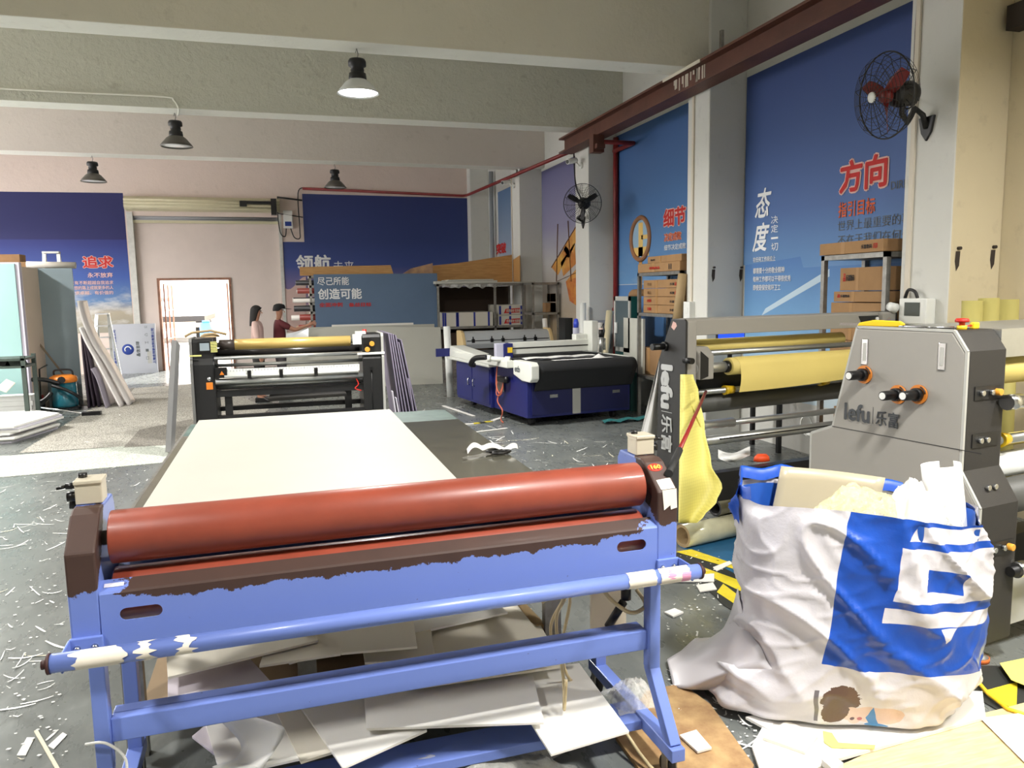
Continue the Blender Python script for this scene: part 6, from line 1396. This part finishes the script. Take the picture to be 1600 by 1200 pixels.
# dark rack at the left edge
Yr = 11.3; a = at_y(38, 556, Yr); b = at_y(27, 560, Yr); lr_ = thing('metal_rack', 'dark green metal rack at the left edge in front of the teal board', 'rack', (a.x, Yr, 0)); M_dg = mat('dark_green_steel', (66,78,72), .5)
for x in (-.02, -1.5):
    for y in (0, .45): MB().box(x-.025, x+.025, y-.02, y+.02, 0, a.z).build('post', M_dg, lr_)
for z in (a.z-.03, at_y(20,572,Yr).z, .12): MB().box(-1.52, .0, -.02, .47, z-.03, z).build('shelf', M_dg, lr_)
zsh = at_y(20,572,Yr).z
for i, (px, w_, lab_) in enumerate(((4,.09,'dark box on the middle shelf of the green rack, left'), (22,.1,'dark tool case on the middle shelf of the green rack, right'))):
    p = at_y(px, 565, Yr+.1); tag(MB().prism([(p.x-w_,zsh+.002),(p.x+w_,zsh+.002),(p.x+w_*.6,zsh+.09),(p.x-w_*.6,zsh+.09)], 'y', Yr+.08, Yr+.3).build('tool_case', M_dg if i else M_black), lab_, 'case')
p0 = at_z(2, 625, 0); Yk = 10.9
a = at_y(0, 605, Yk); b = at_y(20, 605, Yk); tag(MB().box(a.x-.25, b.x, Yk-.15, Yk+.15, 0.0, .20).build('carton', M_cardboard, bevel=.004), 'open brown carton on the floor at the left edge', 'box')
pc = MB().slab([at_y(-6,606,Yk), at_y(10,592,Yk+.15), at_y(24,598,Yk+.15), at_y(10,612,Yk)], .02); tag(pc.build('foam_piece', M_board_cream), 'tilted cream foam piece sticking out of the brown carton', 'foam')
# stacks of paper and boards
rnd = random.Random(3)
zz = 0.0
Pq = [at_z(x, y, 0) for x, y in ((-40,690),(45,690),(98,650),(60,642),(-60,645))]
for k in range(8):
    h_ = .026; zz2 = zz+h_; dx, dy = rnd.uniform(-.05,.05), rnd.uniform(-.06,.06)
    q = [(-4.6+dx, 10.05+dy), (-3.02+dx*1.3+.02*k*0, 10.05+dy), (-2.78+dx, 11.0+dy), (-3.2+dx, 11.45+dy), (-4.6+dx, 11.45+dy)]
    o = MB().prism(q, 'z', zz+.001, zz2-.002).build('sheet_bundle', M_paper if k % 3 else mat('lilac_paper_%d' % k, (222,220,232), .7)); tag(o, 'bundle of white sheets in the flat stack at the left edge, %s' % ('lowest','second from below','third from below','fourth from below','fifth from below','sixth from below','seventh from below','topmost')[k], 'sheet bundle', 'flat stack of white sheets at the left')
    zz = zz2
for k in range(5):
    a = at_z(36, 632, .25); o = MB().box(-3.75+.01*rnd.random(), -3.32+.03*rnd.random(), 11.85, 12.12, .0+.07*k+.001, .07*k+.068).build('paper_ream', M_paper); tag(o, 'white paper ream in the upright pile before the toolbox, %s' % ('lowest','second from below','middle one','second from top','topmost')[k], 'paper ream', 'reams before the toolbox')
for k in range(3):
    o = MB().box(-4.25+.02*rnd.random(), -3.85+.02*rnd.random(), 11.0, 11.3, .212+.05*k, .26+.05*k).build('paper_ream', M_paper); tag(o, 'white paper ream in the lower pile at the left edge, %s' % ('lowest','middle one','topmost')[k], 'paper ream', 'reams at the left edge')
# vacuum cleaner
vc = thing('vacuum_cleaner', 'teal drum vacuum cleaner with an orange lid and black hose', 'vacuum cleaner', (-3.14, 12.8, 0))
VS = .9
M_vt = mat('vacuum_teal', (24,100,116), .3, coat=.4)
MB().lathe([(0,.06),(.17,.06),(.175,.09),(.165,.42),(.0,.42)], 28).build('drum', M_vt, vc)
MB().lathe([(.17,.42),(.185,.44),(.18,.5),(.12,.53),(0,.535)], 28).build('lid', M_orange, vc)
MB().cyl((.02,-.18,.47),(.02,-.21,.47),.05,16).tube(sag([(-.12,0,.53),(-.1,0,.6),(.1,0,.6),(.13,0,.52)]), .014, 8).build('handle', M_black_plastic, vc)
MB().box(-.2,.2,-.12,.12,.035,.06).build('base', M_black_plastic, vc)
for x, y in ((-.17,-.1),(.17,-.1),(-.17,.1),(.17,.1)): MB().cyl((x-.015,y,.022),(x+.015,y,.022),.022,12).build('wheel', M_rubber, vc)
MB().tube(sag([(.0,-.19,.42),(-.25,-.25,.5),(-.55,-.3,.46),(-.72,-.3,.3),(-.66,-.3,.15),(-.45,-.35,.14),(-.2,-.35,.2),(-.1,-.3,.3),(-.28,-.35,.08)],40), .03, 10).tube(sag([(-.1,-.22,.4),(.1,-.26,.32),(.24,-.2,.2),(.22,-.1,.1)]), .025, 8).build('hose', M_black_plastic, vc)
wd_ = MB().cyl((-.45,-.36,.15),(.42,-.7,.02),.016,10).build('wand', M_chrome, vc); MB().prism([(.38,-.02),(.62,-.03),(.62,.05),(.38,.05)], 'y', -.78, -.68).build('brush_head', M_black_plastic, wd_)
MB().tube([(-.02,.15,.5),(-.35,.3,.98),(-.37,.3,1.0)], .014, 8).build('pole', mat('bronze_pole', (120,104,84), .4,.4), vc)
MB().tube([(-.30,-.1,.02),(-.33,.1,.62),(-.22,.1,.68)], .012, 8).build('suction_tube', M_black_plastic, vc)
tb_ = thing('toolbox', 'red and black toolbox on the floor left of the vacuum cleaner', 'toolbox', (-3.52, 12.9, 0)); MB().box(-.16,.06,-.12,.12,0.0,.16).build('tray', M_black_plastic, tb_, bevel=.01); MB().prism([(-.16,.16),(.06,.16),(.03,.26),(-.13,.26)], 'y', -.12, .12).build('lid', M_red, tb_, bevel=.01)
tag(MB().box(-3.62,-3.48,12.4,12.6,0,.2).build('teal_case', M_vt, bevel=.01), 'small teal case on the floor left of the red toolbox', 'case')
# ---------------------------------------------------------------- two people by the roll rack
def skin_mesh(name, verts, edges, radii, m, parent=None, sub=2, root=0):
    bm = bmesh.new(); ly = bm.verts.layers.skin.verify(); vs = [bm.verts.new(v) for v in verts]; bm.verts.ensure_lookup_table()
    for a, b in edges: bm.edges.new((vs[a], vs[b]))
    for v, r_ in zip(vs, radii): v[ly].radius = r_ if isinstance(r_, tuple) else (r_, r_)
    vs[root][ly].use_root = True
    me = bpy.data.meshes.new(name); bm.to_mesh(me); bm.free()
    o = bpy.data.objects.new(name, me); COL.objects.link(o)
    md = o.modifiers.new('skin', 'SKIN'); md.use_smooth_shade = True; md = o.modifiers.new('sub', 'SUBSURF'); md.levels = sub; md.render_levels = sub
    dg = bpy.context.evaluated_depsgraph_get(); dg.update(); m2 = bpy.data.meshes.new_from_object(o.evaluated_get(dg)); m2.name = name
    bpy.data.objects.remove(o); m2.materials.clear(); m2.materials.append(m)
    for p in m2.polygons: p.use_smooth = True
    o = bpy.data.objects.new(name, m2); COL.objects.link(o)
    if parent is not None: o.parent = parent
    return o
M_skin = mat('skin', (176,128,104), .5); M_hair = mat('dark_hair', (18,14,12), .75); M_eye = mat('eye_dark', (20,18,18), .3)
def person(label, loc, rz, H, arms, shirt, trousers, sleeve, cap=False):
    """figure faces local +x; arms: two lists of shoulder-elbow-wrist points"""
    t = thing('person', label, 'person', loc, rz); k = H/1.60
    P = lambda *a: tuple(x*k for x in a)
    V = [P(0,0,.84), P(.0,0,.98), P(.01,0,1.14), P(.0,0,1.28), P(-.005,0,1.345), P(.01,0,1.40), P(.02,0,1.47), P(.015,0,1.54)]
    Rr = [(.125,.10),(.095,.115),(.10,.125),(.085,.125),(.05,.05),(.042,.042),(.078,.066),(.07,.062)]
    E = [(i, i+1) for i in range(7)]
    rad = [tuple(x*k for x in r_) for r_ in Rr]
    def add(p, fr, r_): V.append(tuple(x*k for x in p)); rad.append((r_*k, r_*k)); E.append((fr, len(V)-1)); return len(V)-1
    for s_ in (-1, 1):
        h_ = add((0,s_*.085,.78), 0, .085); kn_ = add((.02,s_*.09,.45), h_, .055); an = add((-.01,s_*.09,.09), kn_, .038); add((.10,s_*.10,.035), an, .034)
    for s_, (el, wr) in zip((-1, 1), arms):
        sh_ = add((-.005,s_*.15,1.30), 3, .052); e_ = add(el, sh_, .038); w_ = add(wr, e_, .026)
        d = (Vector(wr)-Vector(el)).normalized(); side = Vector((0,0,1)).cross(d); side = side.normalized() if side.length > .1 else Vector((0,1,0)); upv = d.cross(side)
        palm = add(tuple(Vector(wr)+d*.06), w_, .03)
        for f in range(4):
            b0 = add(tuple(Vector(wr)+d*(.10)+upv*(.02*(f-1.5))), palm, .0095); add(tuple(Vector(wr)+d*(.155-.012*abs(f-1.3))+upv*(.02*(f-1.5))-side*.015), b0, .008)
        th = add(tuple(Vector(wr)+d*.05+upv*.036), palm, .010); add(tuple(Vector(wr)+d*.085+upv*.05), th, .009)
    body = skin_mesh('body', V, E, rad, M_skin, t)
    # face
    fc = MB(); hc = Vector((.02,0,1.49))*k
    nz = MB().prism([(.085*k,1.50*k),(.115*k,1.468*k),(.085*k,1.462*k)], 'y', -.012*k, .012*k).build('nose', M_skin, body)
    for s_ in (-1, 1):
        MB().lathe([(0,.012*k),(.009*k,.006*k),(.011*k,0)], 10, Matrix.Translation((.078*k, s_*.026*k, 1.505*k)) @ Matrix.Rotation(R(90),4,'Y')).build('eye', M_eye, body)
        MB().lathe([(0,.012*k),(.016*k,.008*k),(.02*k,0)], 12, Matrix.Translation((.005*k, s_*.064*k, 1.485*k)) @ Matrix.Rotation(R(-90*s_),4,'X')).build('ear', M_skin, body)
    MB().box(.084*k,.090*k,-.018*k,.018*k,1.438*k,1.444*k).build('mouth', mat('lips', (140,76,70), .5), body)
    # hair
    hr = MB()
    def hair(u, v):
        th = 2*math.pi*u; ph = v*math.pi*(.56 if cap else .62)
        r_ = .088*k; p = Vector((math.sin(ph)*math.cos(th)*1.06, math.sin(ph)*math.sin(th)*.92, math.cos(ph)*1.05))*r_
        front = max(0, math.cos(th)); p.z = p.z if v < .55 else p.z + front*(v-.55)*.20*k
        if not cap and v > .75: p.z -= (v-.75)*(.85*k)*(1-front)
        if not cap and v > .75: p.x -= .03*k*(v-.75)*4
        return hc + Vector((-.012*k,0,.018*k)) + p
    hr.grid(hair, 26, 16, wrap=True).build('hair', M_hair, t, solid=.004)
    if cap:
        cpm = mat('black_cap', (14,14,16), .85); co = hc+Vector((0,0,.035*k))
        c0 = MB().lathe([(.098*k,0),(.099*k,.03*k),(.085*k,.065*k),(.045*k,.085*k),(0,.09*k)], 24, Matrix.Translation(co)).build('cap', cpm, t)
        MB().grid(lambda u, v: co+Vector((.07*k+.13*k*v*math.sqrt(max(0,1-((u-.5)*1.7)**2)), (u-.5)*.16*k, .004*k-.012*k*v)), 12, 4).build('cap_brim', cpm, c0, solid=.005)
    # shirt and trousers as shells over the body
    SV = [P(0,0,.93 if not cap else 1.02), P(0,0,1.03), P(.01,0,1.15), P(0,0,1.28), P(-.003,0,1.335)]; SR = [(.112,.128),(.108,.13),(.112,.138),(.098,.135),(.06,.06)]
    SE = [(0,1),(1,2),(2,3),(3,4)]; SR = [tuple(x*k for x in r_) for r_ in SR]
    for s_, (el, wr) in zip((-1, 1), arms):
        SV.append(P(-.005,s_*.155,1.30)); SR.append((.062*k,.062*k)); i0 = len(SV)-1; SE.append((3,i0))
        S0 = Vector((-.005,s_*.155,1.30)); Ev = Vector(el); Wv = Vector(wr)
        if sleeve == 'long':
            SV.append(tuple(Ev*k)); SR.append((.05*k,.05*k)); SE.append((i0,i0+1)); SV.append(tuple((Ev+(Wv-Ev)*.92)*k)); SR.append((.038*k,.038*k)); SE.append((i0+1,i0+2))
        else:
            SV.append(tuple((S0+(Ev-S0)*.75)*k)); SR.append((.058*k,.058*k)); SE.append((i0,i0+1))
    skin_mesh('shirt', SV, SE, SR, shirt, t)
    TV = [P(0,0,.94), P(0,0,.86)]; TRr = [(.112*k,.115*k),(.13*k,.12*k)]; TE = [(0,1)]
    for s_ in (-1, 1):
        n_ = len(TV); TV += [P(0,s_*.085,.78), P(.02,s_*.09,.45), P(-.01,s_*.09,.11)]; TRr += [(.098*k,.098*k),(.068*k,.068*k),(.056*k,.056*k)]; TE += [(1,n_),(n_,n_+1),(n_+1,n_+2)]
    skin_mesh('trousers', TV, TE, TRr, trousers, t)
    for s_ in (-1, 1): MB().prism([(-.07*k,0),(.17*k,0),(.17*k,.03*k),(.08*k,.075*k),(-.06*k,.085*k)], 'y', s_*.095*k-.042*k, s_*.095*k+.042*k).build('shoe', M_black_plastic, t, bevel=.012)
    return t
p1_ = at_y(399, 477, 12.6); person('person with dark shoulder-length hair in a pale pink blouse, standing', (p1_.x, 12.6, 0), R(-8), p1_.z+.0, [((.03,-.20,1.06),(.06,-.17,.82)), ((.03,.20,1.06),(.08,.16,.84))], mat('pale_pink_blouse', (206,176,168), .7), M_black, 'long')
p2_ = at_y(434, 474.5, 12.7); person('person in a black cap and dark red shirt reaching towards the roll rack', (p2_.x, 12.7, 0), R(4), p2_.z-.01, [((.24,-.14,1.17),(.46,-.10,1.24)), ((.0,.20,1.06),(.05,.16,.84))], mat('dark_red_shirt', (92,34,40), .8), mat('dark_grey_trousers', (66,62,64), .8), 'short', cap=True)
# ---------------------------------------------------------------- carpets and paper scraps on the floor
def floor_piece(name, pts, z, m, label):
    w_ = [at_z(x, y, 0) for x, y in pts]; n = len(w_)
    o = MB().add([(p.x,p.y,z) for p in w_]+[(p.x,p.y,.0005) for p in w_], [tuple(range(n)), tuple(reversed(range(n,2*n)))]+[(i,i+n,(i+1)%n+n,(i+1)%n) for i in range(n)]).build(name, m)
    return tag(o, label, 'carpet')
floor_piece('carpet', [(30,708),(145,637),(138,634),(205,607),(330,598),(420,640),(330,700),(285,692)], .004, M_carpet, 'worn grey carpet runner between the doorway and the pale strip')
floor_piece('carpet', [(-60,752),(270,722),(300,690),(288,690),(20,712),(-60,715)], .005, M_carpet2, 'pale speckled carpet strip across the floor left of the white table board')
floor_piece('carpet', [(193,700),(218,672),(300,655),(330,690),(300,694)], .0055, M_carpet3, 'darker brown-grey carpet patch beside the black laminator')
floor_piece('carpet', [(95,634),(130,618),(210,606),(200,620),(150,634)], .0058, M_carpet3, 'dark carpet offcut under the leaning sheets')
M_scrap = [mat('scrap_white', (240,240,236), .7), mat('scrap_cream', (226,220,196), .7)]
rnd = random.Random(21); made = 0
def scrap(px, py, l, w_, kind, label, group, zb=.001):
    p = at_z(px, py, 0); a = rnd.uniform(0, math.pi); c, s_ = math.cos(a), math.sin(a); b = MB()
    bend = rnd.choice((0,0,0,rnd.uniform(-.4, .4)))*l; n = 6 if l > .06 else 2; lift = rnd.uniform(.0, .012)
    def fn(u, v):
        x = (u-.5)*l; y = (v-.5)*w_*(.6+.4*math.sin(math.pi*u+.3)) + bend*(u-.5)**2
        return (p.x+c*x-s_*y, p.y+s_*x+c*y, zb+.0015+lift*(2*u-1)**2)
    b.grid(fn, n, 1); o = b.build('paper_scrap', M_scrap[0 if rnd.random() < .85 else 1]); tag(o, label, 'scrap', group); return o
ZONES = [  # polygon sampler as boxes in the surveyed view, count, length range, label, group
 ((0,770,105,1190), 46, (.03,.20), 'thin white trimming scattered on the grey floor left of the blue laminator'),
 ((0,735,250,860), 34, (.04,.24), 'thin white trimming strewn on the floor between the pale carpet strip and the blue laminator'),
 ((40,610,290,735), 22, (.04,.20), 'small white scrap lying on the grey carpet runner'),
 ((610,640,830,690), 34, (.06,.45), 'white trimming strip on the floor in front of the navy cutter cabinet'),
 ((740,680,1010,735), 52, (.03,.26), 'white scrap on the glossy floor between the work table and the navy cutter'),
 ((640,600,720,650), 12, (.05,.4), 'pale scrap on the floor beyond the leaning purple boards'),
 ((1100,655,1275,705), 20, (.03,.2), 'white scrap on the floor seen through the second coating machine'),
 ((1040,930,1130,1075), 18, (.015,.07), 'small white crumb on the floor between the laminator leg and the waste bag'),
 ((1060,1080,1190,1190), 26, (.015,.12), 'small white trimming on the floor around the brown plywood board'),
 ((1060,860,1130,925), 10, (.015,.06), 'tiny white scrap on the hazard strip beside the laminator tube'),
]
for (x0,y0,x1,y1), n, (l0,l1), lab_ in ZONES:
    for k in range(n):
        px, py = rnd.uniform(x0,x1), rnd.uniform(y0,y1)
        if x0 == 0 and y0 == 770 and px > 100-0*(py-770): continue
        l = l0+(l1-l0)*rnd.random()**2.2
        if at_z(px, py, 0).x > 4.3: continue
        scrap(px, py, l, rnd.uniform(.004,.010)+l*.03*rnd.random(), 0, lab_, lab_.replace('white ','').replace('thin ','')[:44].strip(), .006 if (py < 735 and px < 300) or px > 1060 else .001)
# fine crumbs that nobody could count
cr_ = MB()
for (x0,y0,x1,y1), n, _l, _t in ZONES:
    for k in range(n*3):
        p = at_z(rnd.uniform(x0,x1), rnd.uniform(y0,y1), 0); s_ = rnd.uniform(.002,.008)
        if p.x > 4.35: continue
        a = rnd.uniform(0,3)
        cr_.add([(p.x+s_*math.cos(a+t)*(1+.5*rnd.random()), p.y+s_*math.sin(a+t), .0075) for t in (0,1.7,3.1,4.6)], [(0,1,2,3)])
stuff(cr_.build('paper_crumbs', M_scrap[0]), 'fine white paper crumbs sprinkled over the whole grey floor', 'crumbs')
# a few distinct pieces
rl_ = MB().slab([at_z(26,1180,.004), at_z(40,1180,.004), at_z(54,1152,.004), at_z(42,1152,.004)], .003); tag(rl_.build('ruler_strip', M_paper), 'white strip with ruler marks on the floor at the lower left corner', 'strip')
tag(MB().bar(at_z(56,1142,.006), at_z(92,1205,.006), .012, .006).build('yellow_strip', M_scrap[1]), 'long cream strip on the floor at the lower left corner', 'strip')
tag(MB().slab([at_z(75,1165,.004), at_z(84,1170,.004), at_z(105,1148,.004), at_z(98,1144,.004)], .003).build('white_strip', M_paper), 'short white strip crossing the long cream strip on the floor', 'strip')
tag(MB().slab([at_z(258,722,.02), at_z(285,690,.02), at_z(292,697,.02), at_z(268,722,.02)], .01).build('white_wedge', M_board), 'white board wedge on the floor at the corner of the pale carpet strip', 'board')
for i, (a, b, w_) in enumerate((((693,634),(740,650),.05), ((702,664),(740,662),.05), ((728,677),(792,669),.03), ((770,657),(785,652),.06))):
    tag(MB().bar(at_z(a[0],a[1],.008), at_z(b[0],b[1],.008), w_, .008).build('board_trimming', M_board), ('wide white trimming on the floor pointing to the navy cabinet','flat white board strip touching the yellow hazard tape','long thin trimming crossing the floor beside the table','broad white trimming under the red air hose')[i], 'trimming')
hz2_ = MB().bar(at_z(738,662,.004), at_z(768,658,.004), .07, .003).build('hazard_tape', M_hz); tag(hz2_, 'piece of yellow and black hazard tape on the floor by the navy cutter', 'tape')
MB().bar(at_z(749,660.5,.0062), at_z(758,659.5,.0062), .072, .002).build('black_bar', M_hb, hz2_)
